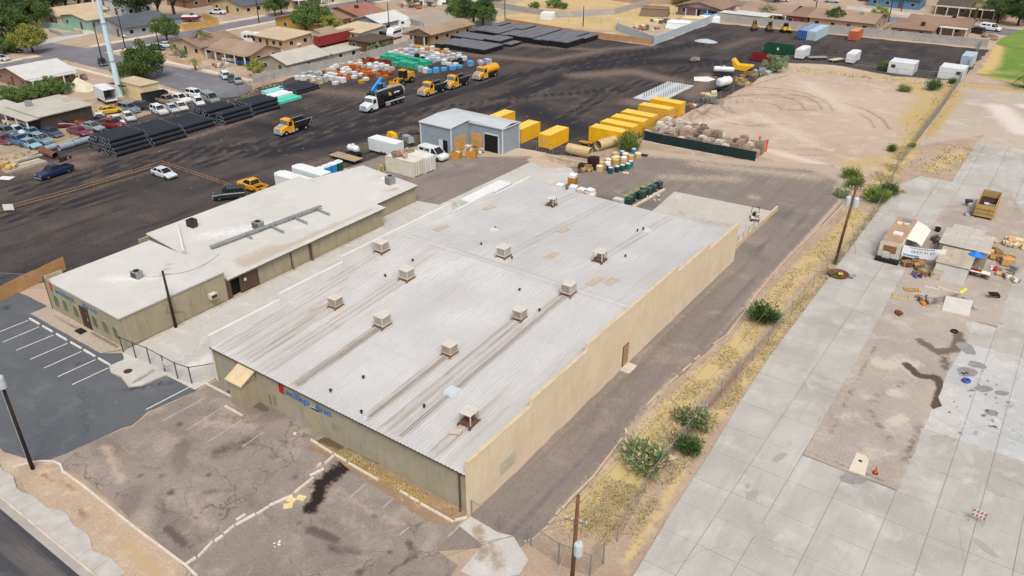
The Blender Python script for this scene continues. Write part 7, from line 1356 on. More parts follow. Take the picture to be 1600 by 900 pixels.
# dark crates, octagon boxes and drums
b = MB()
def crate_stack(label, loc, n, s=.55):
    t = thing('crate_stack', label, 'crates', loc, .1)
    for i in range(n): b = MB(); b.box(-s,s,-s,s,i*.42,i*.42+.38); o = b.build('crate', paint('crate_maroon','3a1a1c',.7,.2,2), t); b = MB(); b.box(-s*.85,s*.85,-s*.85,s*.85,i*.42+.38,i*.42+.385); b.build('crate_inside', m_black, o)
crate_stack('tall stack of dark maroon crates beside tan boxes',(-60.6,108.9,.05),5); crate_stack('second tall stack of dark maroon crates',(-61.6,109.6,.05),4); crate_stack('low stack of dark crates at the island kerb',(-62.4,108.0,.05),2)
def octabox(label, loc, col, h=.95, r=.6, group='tan boxes by the planting island', lid=None):
    t = thing('octagon_box', label, 'box', loc, rnd.uniform(0,1), group); b = MB(); b.lathe([(r,.1),(r*1.03,h*.6),(r,h)],8); b.build('box_body', paint('octa_'+col,col,.8,.12,1.5), t); b = MB(); b.lathe([(r*.9,h),(r*.6,h+.12),(.1,h+.16)],8); b.build('contents', paint('octa_top_'+(lid or 'd8cdb8'),lid or 'd8cdb8',.8,.12,3), t); b = MB(); b.box(-.6,.6,-.6,.6,0,.1); b.build('pallet_base', m_wood, t)
for i, (x, y) in enumerate(((-59.4,108.4),(-60.2,110.2),(-59.2,110.6),(-59.9,112.1),(-58.8,112.6),(-58.2,114.3),(-59.4,114.0),(-57.8,116.0),(-58.9,116.2),(-57.3,117.6),(-60.6,115.6))): octabox(('pale tan','golden tan','cream tan')[i%3]+' octagon box of scraps, '+ORD[i]+' from the dark crates',(x,y,.05),('c2a878','b89b66','c9b48c')[i%3],lid=('d8cdb8','c9a85c','e0ddd6')[i%3])
def drum(label, loc, col, r=.42, h=.95, group='plastic drums by the tan boxes'):
    t = thing('plastic_drum', label, 'drum', loc, 0, group); b = MB(); b.lathe([(r*.9,0),(r,.1),(r,h*.5),(r*1.02,h*.55),(r,h*.9),(r*.9,h)],12); b.build('drum_body', paint('drum_'+col,col,.5,.08,1), t); b = MB(); b.lathe([(r*.92,h),(r*.9,h+.05)],12); b.build('lid', paint('drum_lid','c8ced0',.6), t)
for x, y, c, lb in ((-57.6,108.7,'16514f','dark teal drum with pale lid at the end of the cluster'),(-57.0,109.8,'173c49','dark blue-green drum beside the teal one'),(-56.6,110.9,'1a4d45','dark green drum in the outer row'),(-56.2,112.0,'1f6a56','green drum in the outer row'),(-56.4,113.3,'1d6f80','teal blue drum ending the outer row'),(-58.4,109.6,'14393f','dark drum between tan boxes'),(-59.6,113.2,'18424a','dark drum behind tan boxes'),(-59.9,116.9,'1f7fae','bright blue drum under the feathery bush'),(-58.9,119.2,'1c82b8','bright blue drum beside the feathery bush')): drum(lb,(x,y,.05),c)
heap('pallet_scraps','brown pallets and boards flat on the asphalt by the crates',(-61.0,107.2),('8f744f','a78a5e','6d5638'),9,1.2,.9,'boards',.06); b = MB(); b.box(-.7,.7,-.6,.6,0,.05); tag(b.build('black_mat', m_black, None,(-57.2,119.6,.055),.2),'black mat on the asphalt beside the blue drum','mat')
b = MB(); b.cb(0,0,.03,1.0,.7,.03,.3); tag(b.build('cardboard_sheet', paint('yellow_card','d9c48c',.9,.1,3), None,(-55.6,110.2,.055)),'tan cardboard sheet on the asphalt before the drums','cardboard')
# wheeled bins
def bin_(label, loc, col, lid, rz):
    t = thing('wheeled_bin', label, 'bin', loc, rz, 'wheeled bins behind the warehouse'); b = MB(); b.frus((-.3,.3,-.3,.3),(-.37,.37,-.38,.38),.12,1.1); b.build('bin_body', paint('bin_'+col,col,.5,.1,1.5), t); b = MB(); b.frus((-.4,.4,-.42,.42),(-.3,.3,-.35,.35),1.1,1.2); b.build('lid', paint('bin_'+lid,lid,.5,.1,1.5), t); b = MB(); b.tube((-.36,.42,1.05),(.36,.42,1.05),.03,6); b.build('handle', m_trim, t)
    for s in (-1,1): b = MB(); b.tube((s*.3-.04,.3,.12),(s*.3+.04,.3,.12),.12,10); b.build('wheel', m_trim, t)
cols = ['1f4436','29473c','6d7a78','3c4a4c','8a9092','25382f']; lids = ['1d3f33','30504a','6d7a72','4b5658','a5acae','8d8c48']
for i in range(12):
    for j in range(2):
        if (i*2+j) % 7 == 6: continue
        k = (i*3+j*2)%6; y = 98.2+i*.8; bin_({0:'dark green',1:'green',2:'grey',3:'dark grey',4:'pale grey',5:'dark with olive lid'}[k]+' wheeled bin, '+ORD[i]+' from the grey cabinet, '+('kerb','outer')[j]+' side of bin row',(-49.0-j*.85+i*.08+rnd.uniform(-.08,.08),y+rnd.uniform(-.08,.08),.05),cols[k],lids[k],rnd.uniform(-.6,.6))
t = thing('metal_hamper','pale grey metal cabinet standing at the near end of the bin row','cabinet',(-49.8,97.0,.05)); b = MB(); b.box(-.7,.7,-.5,.5,.1,1.3); b.build('cabinet_body', m_cw, t)
for z_ in (.4,.7,1.0): b = MB(); b.box(-.65,.65,-.52,-.5,z_,z_+.04); b.build('shelf_edge', m_steel, t)
heap('white_scraps','white scraps lying along the tan kerb wall',(-46.8,103.6),('d8d6d0','c5c2bb'),7,1.6,.35,'scraps',.06)
# bulk boxes and bags against the rear wall
def bulk(label, x, y, s, h, col, top):
    t = thing('bulk_box', label, 'bulk box', (x,y,.05), rnd.uniform(-.2,.2), 'bulk boxes behind the warehouse'); b = MB(); b.box(-s,s,-s,s,.12,h); b.build('box_body', paint('bulk_'+col,col,.85,.1,1.5), t); o = put(LOADS[3],'bag_top',t,(0,0,h-.25),0,s*1.6); o.material_slots[0].link = 'OBJECT'; o.material_slots[0].material = paint('bulk_top_'+top,top,.7,.06,2); put(PB,'pallet_base',t)
for x, y, s, h, c, tp_, lb in ((-58.7,98.9,.62,2.1,'a9793f','e2e4e6','tall brown bulk box with white bag on top behind the warehouse'),(-60.0,97.4,.6,.7,'d6d7d8','dfe1e3','white bag load next to the tall brown box'),(-57.6,97.3,.65,.95,'c6cdd2','d8dee2','pale blue wrapped load behind the warehouse rear edge'),(-56.0,97.0,.62,1.0,'b8874c','dcdcda','brown bulk box with white bag behind the rear edge'),(-54.6,97.2,.62,1.15,'d1d2d2','dcdee0','white wrapped bulk load beside the brown box'),(-53.9,96.4,.5,.9,'b08a56','d5c9b2','small brown bulk box ending the row')): bulk(lb,x,y,s,h,c,tp_)
t = thing('pallet_jack_cart','cluttered metal cart standing on the rear concrete pad','cart',(-31.9,104.0,.08),.4); b = MB(); b.box(-.6,.6,-1.0,1.0,.45,.55); b.build('deck', m_stop2, t); b = MB(); b.tube((-.5,.9,.5),(-.5,.9,1.5),.04,6); b.tube((.5,.9,.5),(.5,.9,1.5),.04,6); b.tube((-.5,.9,1.5),(.5,.9,1.5),.04,6); b.build('push_frame', m_trim, t)
for x in (-.5,.5):
    for y in (-.8,.8): b = MB(); b.tube((x-.05,y,.2),(x+.05,y,.2),.2,10); b.build('wheel', m_trim, t)
for i in range(5): b = MB(); b.cb(rnd.uniform(-.3,.3),-.6+i*.3,.75,.5,.4,.35,i); b.build('load_item', (m_dk,m_pale,m_trim,m_steel,m_wood)[i], t)
# roof tile pallets behind the cloth screen
TILE = []
for s in range(7):
    rg = random.Random(s+40); bb = MB(); h = .6+s*.07; bb.frus((-.52,.52,-.52,.52),(-.56+rg.uniform(0,.1),.56-rg.uniform(0,.1),-.56+rg.uniform(0,.1),.56-rg.uniform(0,.1)),.12,h); bb.cb(rg.uniform(-.1,.1),rg.uniform(-.1,.1),h+.06,.8,.85,.14,rg.uniform(-.1,.1),rg.uniform(-.04,.04),rg.uniform(-.04,.04)); TILE.append(bb.mesh('tile_load', m_pale))
tcol = ['b5a491','9c8976','c4bbae','857162','ac9480','6d594c','a1968a','d0ccc4']
for r_ in range(7):
    y = 128.5+r_*1.62; x0 = -61.0+max(0,r_-5)*1.5; n = 13 if r_ < 4 else (8 if r_ == 4 else 4)
    for i in range(n):
        if rnd.random() < .1: continue
        k = rnd.randrange(8); t = thing('tile_pallet', ('beige','brownish','off-white','brown','pinkish tan','dark brown','greyish','whitish')[k]+' stone tile pallet, '+ORD[i]+' from the yellow containers, '+ORD[r_]+' row behind the screen','tile pallet',(x0+i*1.62+rnd.uniform(-.1,.1),y+rnd.uniform(-.1,.1),.04),rnd.uniform(-.08,.08),'tile pallets behind the green screen', (1.15,1.15,rnd.uniform(1.3,2.2)))
        put(PB,'pallet_base',t); o = put(TILE[rnd.randrange(7)],'tile_load',t); o.material_slots[0].link = 'OBJECT'; o.material_slots[0].material = paint('tile_'+tcol[k],tcol[k],.85,.18,2.5,dirt=.5,dirtcol='564639')
for i, (x, y) in enumerate(((-42.6,134.6),(-40.9,133.6))): b = MB(); b.cb(0,0,1.0,.3,.3,2.0); b.cb(0,0,2.05,.4,.4,.12); tag(b.build('orange_post', m_or, None,(x,y,.03),.2),('taller orange post at the end of the tile heaps','orange post leaning at the corner of the tile heaps')[i],'post')
heap('timber_frame_heap','tan timbers lying on the tile heaps',(-57.5,138.6),('b49a74','9c8261','c7b08c'),9,1.6,1.1,'timber',.04); heap('green_scrap','green and red scrap at the fence of the dirt lot',(-62.6,152.6),('5ea044','b3543a','c9c5bd','6f7470'),10,1.1,.8,'scrap',.03)
for i, (px, py, cols_, lb, n) in enumerate(((1110,160,('6c6c66','8b8a80','54534e'),'grey sheets stacked along the dirt lot fence',10),(1105,151,('d8c9a0','c9b98c'),'pale boards lying on grey sheets',4),(1160,131,('b89c62','a1844c','8d7a5c'),'tan timber frames piled along the fence',12),(1190,116,('8d8f8c','a6a8a4','73746f'),'grey mesh cages stacked by the round bush',9),(1170,121,('7b5f42','8d7048'),'brown crates stacked by the mesh cages',7),(1085,97,('a9a49a','8f8a80'),'flat pale sheets on the ground by the hopper',4))): q = G(px,py); heap('material_heap',lb,(q.x,q.y),cols_,n,1.8,1.3,'materials',.03)
for i, (px, py) in enumerate(((1178,47),(1202,49),(1226,51))):
    q = G(px,py); t = thing('backhoe', ('brown backhoe with raised arm farthest along the block wall','brown backhoe with tall arm in the middle of three machines','small yellow excavator nearest the blue container')[i],'excavator',(q.x,q.y,.02),-1.3+i*.3,'machines along the block wall'); mm = paint('backhoe_brown','8f6c3c',.6,.12,1) if i < 2 else m_cy
    for s in (-1,1): b = MB(); b.box(-1.2,1.2,s*.8-.2,s*.8+.2,0,.8); b.build('track', m_tb, t)
    b = MB(); b.frus((-1.1,.8,-.8,.8),(-.9,.6,-.7,.7),.8,1.7); b.build('house', mm, t); b = MB(); b.frus((-.4,.6,-.6,.6),(-.3,.5,-.5,.5),1.7,2.7); b.build('cab_glass', m_glass, t); b = MB(); b.tube((.8,0,1.4),(2.0,0,3.4 if i < 2 else 1.9),.18,6); b.tube((2.0,0,3.4 if i < 2 else 1.9),(3.0,0,1.0),.14,6); b.build('boom', mm, t); b = MB(); b.cb(3.0,0,.7,.6,.7,.6); b.build('bucket', m_tb, t)
lt = MB()
for i in range(150):
    x, y = rnd.uniform(-130,-30), rnd.uniform(62,150)
    if -61.5 < x < -28.5 and y < 91 or -92 < x < -72 and y < 83: continue
    lt.cb(x,y,.08,rnd.uniform(.08,.35),rnd.uniform(.06,.25),.03,rnd.uniform(0,3))
for i in range(260): lt.cb(rnd.uniform(-24,-16),rnd.uniform(38,130),.09,rnd.uniform(.05,.2),rnd.uniform(.05,.15),.04,rnd.uniform(0,3))
for i in range(120): lt.cb(rnd.uniform(-60,-30),rnd.uniform(20,35),.065,rnd.uniform(.03,.1),rnd.uniform(.03,.08),.02,rnd.uniform(0,3))
tag(lt.build('litter', paint('litter_pale','9c9186',.85,.25,5)),'small pale scraps and stones strewn over yard and strip','litter',kind='stuff')
# ================================================================== NEIGHBOURHOOD
def shingle(key, a, b):
    if key in MATS: return MATS[key]
    return ground(key, a, b, None, big=.15, mid=.6, fine=5, spk=.35, bump=.15, streak=(2.5,.4,0,.35), streakcol=b)
R_TAN = shingle('tan_shingle','a08a76','917c69'); R_BRN = shingle('brown_shingle','957a69','866c5d'); R_GRY = shingle('grey_shingle','5d6269','51565c'); R_RED = shingle('red_tile','9a6a5c','8c5e52'); R_WHT = shingle('white_coating','c9c8c4','bfbdb9'); R_PAL = shingle('pale_sheet_roof','b9b4aa','aaa59c'); R_CRM = shingle('cream_roof','c4b296','b8a588'); R_RBR = shingle('mauve_brown_roof','97756a','8a6a5f'); R_DRK = shingle('dark_carport','5b5148','50473f')
def WALL(c): return paint('house_'+c, c, .85, .08, .6, dirt=.15, dirtcol='8a7a68')
def house(label, x0, x1, y0, y1, h, wall, roof, ridge='y', rise=1.2, over=.5, wins=3, side_wins=3, porch=None, cool=None, name='house', rz=0.0, group=None, door=True):
    cx, cy = (x0+x1)/2, (y0+y1)/2; t = thing(name, label, 'house' if name == 'house' else name.replace('_',' '), (cx,cy,0), rz, group); W, D = (x1-x0)/2, (y1-y0)/2; wm = WALL(wall)
    b = MB()
    if ridge == 'y': b.ext([(-W,0),(W,0),(W,h),(0,h+rise),(-W,h)],-D,D)
    elif ridge == 'x': b.extx([(-D,0),(D,0),(D,h),(0,h+rise),(-D,h)],-W,W)
    elif ridge == 'sy': b.extx([(-D,0),(D,0),(D,h+rise),(-D,h)],-W,W)
    else: b.box(-W,W,-D,D,0,h)
    b.build('walls', wm, t)
    o_ = over
    if ridge in ('x','y'):
        S = D if ridge == 'x' else W; T = (W if ridge == 'x' else D)+o_; k = rise/S
        for s in (-1,1):
            pr = [(0,h+rise+.06),(s*(S+o_),h-k*o_+.06),(s*(S+o_),h-k*o_+.2),(0,h+rise+.2)]
            b = MB(); (b.extx if ridge == 'x' else b.ext)(pr,-T,T); b.build('roof_slope', roof, t)
    elif ridge == 'hip':
        k = min(W,D)*.8; b = MB(); b.v = [(-W-o_,-D-o_,h),(W+o_,-D-o_,h),(W+o_,D+o_,h),(-W-o_,D+o_,h)]+([(-W+k,0,h+rise),(W-k,0,h+rise)] if W >= D else [(0,-D+k,h+rise),(0,D-k,h+rise)])
        b.f = ([(0,1,5,4),(1,2,5),(2,3,4,5),(3,0,4)] if W >= D else [(0,1,4),(1,2,5,4),(2,3,5),(3,0,4,5)])+[(3,2,1,0)]; b.m = [0]*5; b.build('roof', roof, t)
    elif ridge == 'sy':
        k = rise/(2*D); b = MB(); b.extx([(-D-o_,h-k*o_+.05),(D+o_,h+rise+k*o_+.05),(D+o_,h+rise+k*o_+.18),(-D-o_,h-k*o_+.18)],-W-o_,W+o_); b.build('roof', roof, t)
    else: b = MB(); b.box(-W-o_,W+o_,-D-o_,D+o_,h,h+.18); b.build('roof', roof, t)
    def win(x, y, ax, w_=1.2, z0=1.0, hh=1.0):
        b = MB(); (b.box(x-w_/2-.08,x+w_/2+.08,y-.05,y+.02,z0-.08,z0+hh+.08) if ax == 'y' else b.box(x-.02,x+.05,y-w_/2-.08,y+w_/2+.08,z0-.08,z0+hh+.08)); f = b.build('window', m_trimw, t)
        b = MB(); (b.box(x-w_/2,x+w_/2,y-.07,y-.05,z0,z0+hh) if ax == 'y' else b.box(x+.05,x+.07,y-w_/2,y+w_/2,z0,z0+hh)); b.build('pane', m_glass, f)
    for i in range(wins):
        x = -W+(i+.5)*2*W/wins
        if door and i == wins//2: b = MB(); b.box(x-.5,x+.5,-D-.05,-D+.02,.05,2.1); b.build('door', m_brown, t)
        else: win(x,-D,'y')
    for i in range(side_wins): win(W,-D+(i+.5)*2*D/side_wins,'x')
    if porch:
        side, dp, col = porch
        if side == 'S': L, pr = W, (-W-.2,W+.2,-D-dp,-D-.02)
        else: L, pr = D, (W+.02,W+dp,-D-.2,D+.2)
        b = MB(); zz = h-.25; b.box(*pr,zz,zz+.15); b.build('porch_roof', col if not isinstance(col,str) else roof, t); n = max(2,int(2*L/3.2))
        for i in range(n+1):
            if side == 'S': px_, py_ = -W+2*W*i/n, -D-dp+.15
            else: px_, py_ = W+dp-.15, -D+2*D*i/n
            b = MB(); b.box(px_-.12,px_+.12,py_-.12,py_+.12,0,zz); b.build('porch_post', m_trimw, t)
    if cool:
        b = MB(); b.box(cool[0]-.5,cool[0]+.5,cool[1]-.5,cool[1]+.5,h+cool[2],h+cool[2]+1.0); b.build('roof_cooler', m_steel if len(cool) < 4 else m_slot, t)
    return t
H = house
H('white-roofed ranch house with open porch and gable by the road corner',-200,-185.5,81,91,2.5,'8a6f5c',R_WHT,'y',1.5,.7,3,3,('E',2.2,R_WHT),(-2,0,1.3)); H('open workshop with long flat pale roof full of wrecked cars',-165.2,-153.4,67.2,77.0,2.9,'453b35',R_PAL,'flat',0,.4,0,0,('S',2.6,R_PAL),(-2.5,-2.5,.2),'workshop')  # workshop walls are solid; their dark colour stands in for the shaded interior
t = H('small lean-to beside the open workshop',-172.5,-166.2,64.0,70,2.3,'9a938a',R_PAL,'flat',0,.3,1,1,None,None,'lean_to'); b = MB(); b.box(-.4,.4,-.4,.4,0,.9); tag(b.build('rooftop_cooler', m_cw, None,(-159.5,75.4,3.1)),'cream cooler at the rear of the workshop roof','air cooler')
H('cream windowless equipment building beside the tall white tower',-166.4,-157.6,90.2,94.2,3.1,'d3c396',R_CRM,'flat',0,.15,0,0,None,None,'equipment_building',door=False)
H('grey-roofed blue-grey house with chimney across the corner',-236,-221.0,125.5,140.5,2.7,'9ba0a6',R_GRY,'y',1.9,.6,2,4,None,(-2,-1,1.6)); H('mint green house with cream roof behind a green wall',-255,-240,125.5,133,2.8,'8fb5a4',R_CRM,'y',1.0,.4,2,2); H('pale house with long cream roof behind the mint green house',-268,-254,124,140,2.8,'c9bca4',R_CRM,'y',1.4,.5,2,4); H('white block house with dark upright windows behind the cream roof',-264,-252,145,154,4.2,'c7cdd0',R_PAL,'flat',0,.2,3,3)
H('brown-roofed house with a fan palm in front',-196,-182.5,122.6,134.5,2.6,'c9b096',R_BRN,'y',1.4,.7,3,3,None,None); H('tan-roofed house beside the palm house with arched porch',-180.5,-165.5,124.2,133.5,2.6,'c2a887',R_TAN,'x',1.4,.7,3,2,('S',2.0,R_TAN))
H('grey-roofed house with blank gable facing the supply yard',-160.5,-150.2,122.4,135.0,2.6,'a39a8e',R_PAL,'y',1.5,.5,2,1,None,None); H('grey outbuilding joining the grey-roofed house',-157,-150.4,137,146,2.3,'a8a39a',R_PAL,'flat',0,.3,1,2,None,None,'outbuilding')
H('long tan bungalow row with dark windows behind the yellow truck',-186,-172.5,140.5,150,2.5,'b79e80',R_CRM,'sy',.5,.5,5,2); H('white gabled cottage by the white pickup',-177,-169.5,152,157.5,2.4,'d0cdc6',R_TAN,'y',1.0,.4,2,2); H('mauve-roofed yellow house behind the mesquite trees',-199,-181.5,160,173,2.8,'a88a48',R_RBR,'y',1.8,.6,2,3); H('red-roofed tan house joining the mauve-roofed one',-197,-179.5,175.5,186.5,2.9,'b3946a',R_RED,'y',1.9,.6,2,3,None,(3,-1,1.2,1))
H('white-roofed grey house beside the motor home',-178.5,-167.5,171.5,183,2.8,'8f9499',R_WHT,'y',1.5,.5,2,2,None,(-2,-2,1.0)); H('tan-roofed grey shed house behind the red trailer',-173,-162.8,158.5,168,2.6,'a3a19d',R_CRM,'sy',.6,.4,2,3); H('brown hut with one white window behind the block wall',-159.5,-151.5,151,159.5,2.6,'6b4f3b',R_DRK,'flat',0,.4,2,2); H('long tan house with open carport beside the panel stacks',-153.3,-145.6,168,186,2.7,'b0895f',R_TAN,'y',1.1,.6,2,4,('S',3.0,R_DRK))
H('dark grey roofed house with cream walls beyond the side road',-240,-224,168,180,2.8,'c6b48e',R_GRY,'y',1.8,.6,3,3); H('dark roofed house with white carport beyond the side road',-236,-222,186,199,2.8,'bfae90',R_GRY,'x',1.8,.6,3,3,('E',4.0,R_WHT)); H('pale green gabled house beyond the dark roofed ones',-230,-217,203,216,2.9,'c9cfae',R_GRY,'y',2.0,.5,2,3); H('brown house half hidden in trees beyond the grey roofed house',-262,-249,166,176,2.7,'8a6a55',R_BRN,'x',1.3,.5,2,2)
H('pinkish house with brown roof at the cluttered lot',-112,-97.5,250.5,263,2.7,'b59aa0',R_BRN,'y',1.5,.6,3,2,('S',2.0,R_DRK)); H('long low white-roofed shed along the block wall',-96.4,-82,247.6,251.2,2.3,'c7b894',R_WHT,'flat',0,.3,0,0,None,None,'shed'); H('tan-roofed house with white porch behind the long shed',-92.5,-77.5,254.5,270,2.7,'c9b08e',R_TAN,'x',1.4,.6,3,2,('S',3.0,R_WHT)); H('brown flat house with red gable and dark carport',-78,-71,252.5,266,2.7,'8d4a42',R_BRN,'sy',.6,.6,2,2); H('wide tan house with broad gable behind the blue container',-70.5,-52.5,252.5,268,2.8,'b59a7e',R_TAN,'x',1.5,.6,4,3,None,(4,-2,1.0))
H('brown-roofed house with white fascia against the block wall',-47.5,-37,252,261,2.5,'a98d78',R_BRN,'sy',.5,.6,2,2,None,(2,0,.5,1)); H('wide brown-roofed house with white carport by the lawn fence',-45.5,-29.5,263,274.5,2.6,'b09480',R_BRN,'x',1.2,.6,3,3,('S',3.0,R_WHT),(3,0,1.0,1)); H('blue house across the far street',-66,-50,303,314,3.0,'4f7fa3',R_DRK,'x',1.4,.5,4,2); H('low dark house with carport across the far street',-44,-24,300,312,2.8,'8f7a68',R_DRK,'x',1.3,.6,4,2,('S',3.0,R_PAL)); H('tan house across the far street near the palm',-18,-2,296,308,2.8,'b8a288',R_TAN,'x',1.3,.6,4,2); H('long pale house beside the lawn beyond the street',4,22,294,306,2.8,'c4b69e',R_PAL,'x',1.3,.6,4,2); H('white-roofed house beyond the far street behind the pink one',-92,-76,303,315,2.8,'c9c2b4',R_WHT,'x',1.3,.6,3,2); H('brown house at the end of the dry field',-126,-112,286,298,2.8,'a08a74',R_BRN,'x',1.4,.6,3,2); H('tan house beyond the dry field with a long wall',-152,-136,288,300,2.8,'b8a084',R_TAN,'x',1.4,.6,3,2); H('low house with red gate beyond the dry field',-178,-164,258,270,2.8,'a9907a',R_BRN,'x',1.4,.6,3,2); H('pale house beyond the grey lot',-200,-186,236,248,2.8,'c0ab90',R_PAL,'x',1.4,.6,3,2)
k = 0
for x, y in ((-282,118),(-286,150),(-270,196),(-258,214),(-246,236),(-228,246),(-262,262),(-236,280),(-196,290),(-176,306),(-150,330),(-118,330),(-90,338),(-60,334),(-30,332),(2,328),(28,322),(-215,306)):
    H(('low tan house','pale low house','brown low house')[k%3]+' in the distant rows of the neighbourhood',x,x+14,y,y+11,2.7,('b59c80','c2b49c','a58a74')[k%3],(R_TAN,R_PAL,R_BRN,R_GRY)[k%4],'xy'[k%2],1.4,.6,3,3,group='distant houses'); k += 1
# walls and fences of the gardens
def pickets(label, pts, h, m, w_=.9, name='board_fence'):
    t = thing(name, label, 'fence', (pts[0][0],pts[0][1],0)); O = Vector(pts[0])
    for i in range(len(pts)-1):
        a, c = Vector(pts[i])-O, Vector(pts[i+1])-O; L = (c-a).length; n = max(1,round(L/w_)); ang = math.atan2(c.y-a.y,c.x-a.x)
        for j in range(n): p = a.lerp(c,(j+.5)/n); b = MB(); b.box(-w_*.49,w_*.49,-.03,.03,0,h+rnd.uniform(-.06,.06)); b.build('board', m, t, (p.x,p.y,0), ang)
pickets('honey coloured board fence round the boat yard',[(-220.5,140.5),(-217.6,141.5),(-217.4,153.5),(-229,156.5)],1.8,paint('honey_boards','c39a58',.85,.12,1)); yard_wall('mint green garden wall of the green house',[(-258,121),(-243,122.5)],1.5,WALL('8fb5a4'),5,'garden_wall',.2,False); yard_wall('low grey garden wall before the mint green house',[(-248,118),(-238,116.5),(-237,122)],1.0,m_bw,5,'garden_wall',.2,False); yard_wall('tan pillar wall round the palm house drive',[(-197.5,116.5),(-180,115.8),(-179.5,121)],1.1,WALL('c9a987'),3,'garden_wall'); yard_wall('long block wall beside the grey lot',[(-176,228),(-140,222),(-128,238),(-128,262)],1.8,m_bw,6,'garden_wall'); yard_wall('tan wall behind the dry field',[(-160,262),(-128,262),(-112,275),(-60,277)],1.6,WALL('a98f7c'),6,'garden_wall'); yard_wall('brown block wall between gardens by the red-roofed house',[(-178,188),(-164,186),(-158,178)],1.6,m_bw,5,'garden_wall'); yard_wall('garden wall along the side road opposite',[(-206.5,140),(-200,139),(-190,137.5)],1.6,WALL('b9a38c'),5,'garden_wall'); yard_wall('garden walls between the wide tan house and brown house',[(-50.5,251),(-50,270)],1.5,WALL('b79f88'),5,'garden_wall'); yard_wall('white low wall before the blue house',[(-70,292),(-46,290.5)],.9,m_pale,5,'garden_wall'); fence('thin fence along the dry field',[(-148,206),(-130,222),(-118,222)],1.5,5,mesh=link_mat('chain_link_thin','8d8d8b',.06))
yard_wall('block wall dividing gardens behind the long tan house',[(-162.5,176),(-155,188),(-149.5,203)],1.6,m_bw,6,'garden_wall')
# tower
t = thing('monopole_tower','tall pale blue-white tapering steel tower in the junk yard','tower',(-164.6,89.3,0)); m_tw2 = paint('tower_paint','c3d9e0',.5,.04,.6); zz = 0; r0 = .62
for i in range(4): b = MB(); b.tube((0,0,zz),(0,0,zz+7.5),r0,12,r0-.07); b.build('tower_section', m_tw2, t); b = MB(); b.lathe([(r0+.08,zz+.02),(r0+.08,zz+.18)],12); b.build('flange', m_steel, t); zz += 7.5; r0 -= .07
b = MB(); b.box(-1.0,1.0,-1.0,1.0,0,.3); b.build('base_block', m_kerb, t)
for a in (0,2.1,4.2):
    b = MB(); b.cb(math.cos(a)*1.0,math.sin(a)*1.0,19.5,.3,.15,2.0,a); b.build('antenna_panel', m_trimw, t); b = MB(); b.tube((0,0,19.5),(math.cos(a)*1.0,math.sin(a)*1.0,19.5),.06,6); b.build('antenna_arm', m_steel, t)
b = MB(); b.box(-2.6,2.6,-.4,.4,2.6,2.75); b.build('cable_bridge', m_slot, t)
# poles
def P2(px, py): q = G(px,py); return (q.x,q.y,0)
for i, (px, py, h) in enumerate(((162,104,10.5),(196,76,10),(253,94,9.5),(405,36,10),(493,30,10),(560,20,9),(609,56,9),(789,35,7.5),(1388,34,9),(1408,18,9),(1275,12,9),(911,42,6))):
    pole(('dark pole beside the parked car at the road corner','dark pole by the white car at the grey house','dark pole with box at the cul-de-sac corner','thin pole by the dark carport','thin pole in the mesquite trees','thin pole on the side road','thin pole by the motor home','thin pole in the dry field','pole beside the round garden tree','pole at the far street wall','pole by the tan house roof','short pole near the screen wall')[i], P2(px,py), h, m_pd, (((h-.6,1.57,1.8),) if i in (0,1,2,3,4) else ()), (), (0,0), .15)
# trees
for i, (px, py, kind, s, lb) in enumerate(((22,72,'round',2.0,'large spreading green tree at the road bend'),(52,82,'yel',1.5,'yellow-green bushy tree in front of the large one'),(8,84,'bush',1.4,'dark bush beneath the large road tree'),(5,62,'dark',1.9,'dark tree at the edge behind the large road tree'),(224,124,'round',1.5,'dense rounded green tree beside the cream equipment building'),(206,122,'bush',1.5,'paler bush joined to the dense rounded tree'),(262,66,'mesq',1.15,'feathery green tree at the side road corner'),(275,33,'tall',2.3,'very tall grey-green tree behind the boat yard'),(250,30,'tall',1.7,'second tall grey-green tree behind the boat yard'),(215,28,'dark',1.8,'dark tree behind the grey-roofed house'),(492,50,'flat',1.5,'wide mesquite tree before the yellow house'),(478,52,'mesq',1.2,'smaller mesquite joined to the wide one'),(520,54,'yel',1.1,'yellowish mesquite beside the wide one'),(740,40,'dark',1.7,'large dark green tree at the dry field corner'),(722,40,'mesq',1.35,'lighter green tree beside the large dark one'),(755,42,'mesq',1.3,'green tree on the field side of the large dark one'),(430,24,'mesq',1.0,'bushy tree by the pale green house'),(440,22,'dark',.9,'small dark tree by the pale green house'),(572,8,'dark',1.2,'dark tree beside the side road'),(1303,43,'mesq',.95,'light green tree behind the pale grey container'),(1370,36,'yel',1.05,'olive round tree in a bare garden'),(1480,14,'mesq',1.1,'bushy tree before the low dark house'),(1558,36,'flat',1.35,'spreading tree at the corner of the lawn'),(1590,40,'dark',1.4,'dark spreading tree by the lawn'),(1085,10,'mesq',1.2,'tree behind the pink house'),(1065,8,'yel',1.1,'olive tree behind the pink house'),(866,12,'bush',1.1,'round green bush in the dry field corner'),(835,14,'bush',.8,'small bush in the dry field'),(880,14,'bush',.7,'low bush by the field wall'),(645,6,'bush',1.0,'small bush at the red gate'),(398,120,'yel',.8,'yellow-green shrub tree at the cul-de-sac end'),(470,108,'gbush',1.2,'grey-green bush at the block wall'),(585,82,'gbush',1.3,'teal-green bush against the block wall end'),(600,78,'gbush',1.1,'second bush against the block wall end'),(505,66,'gbush',1.2,'grey bush behind the red trailer'))):
    tree(lb, P2(px,py), kind, s)
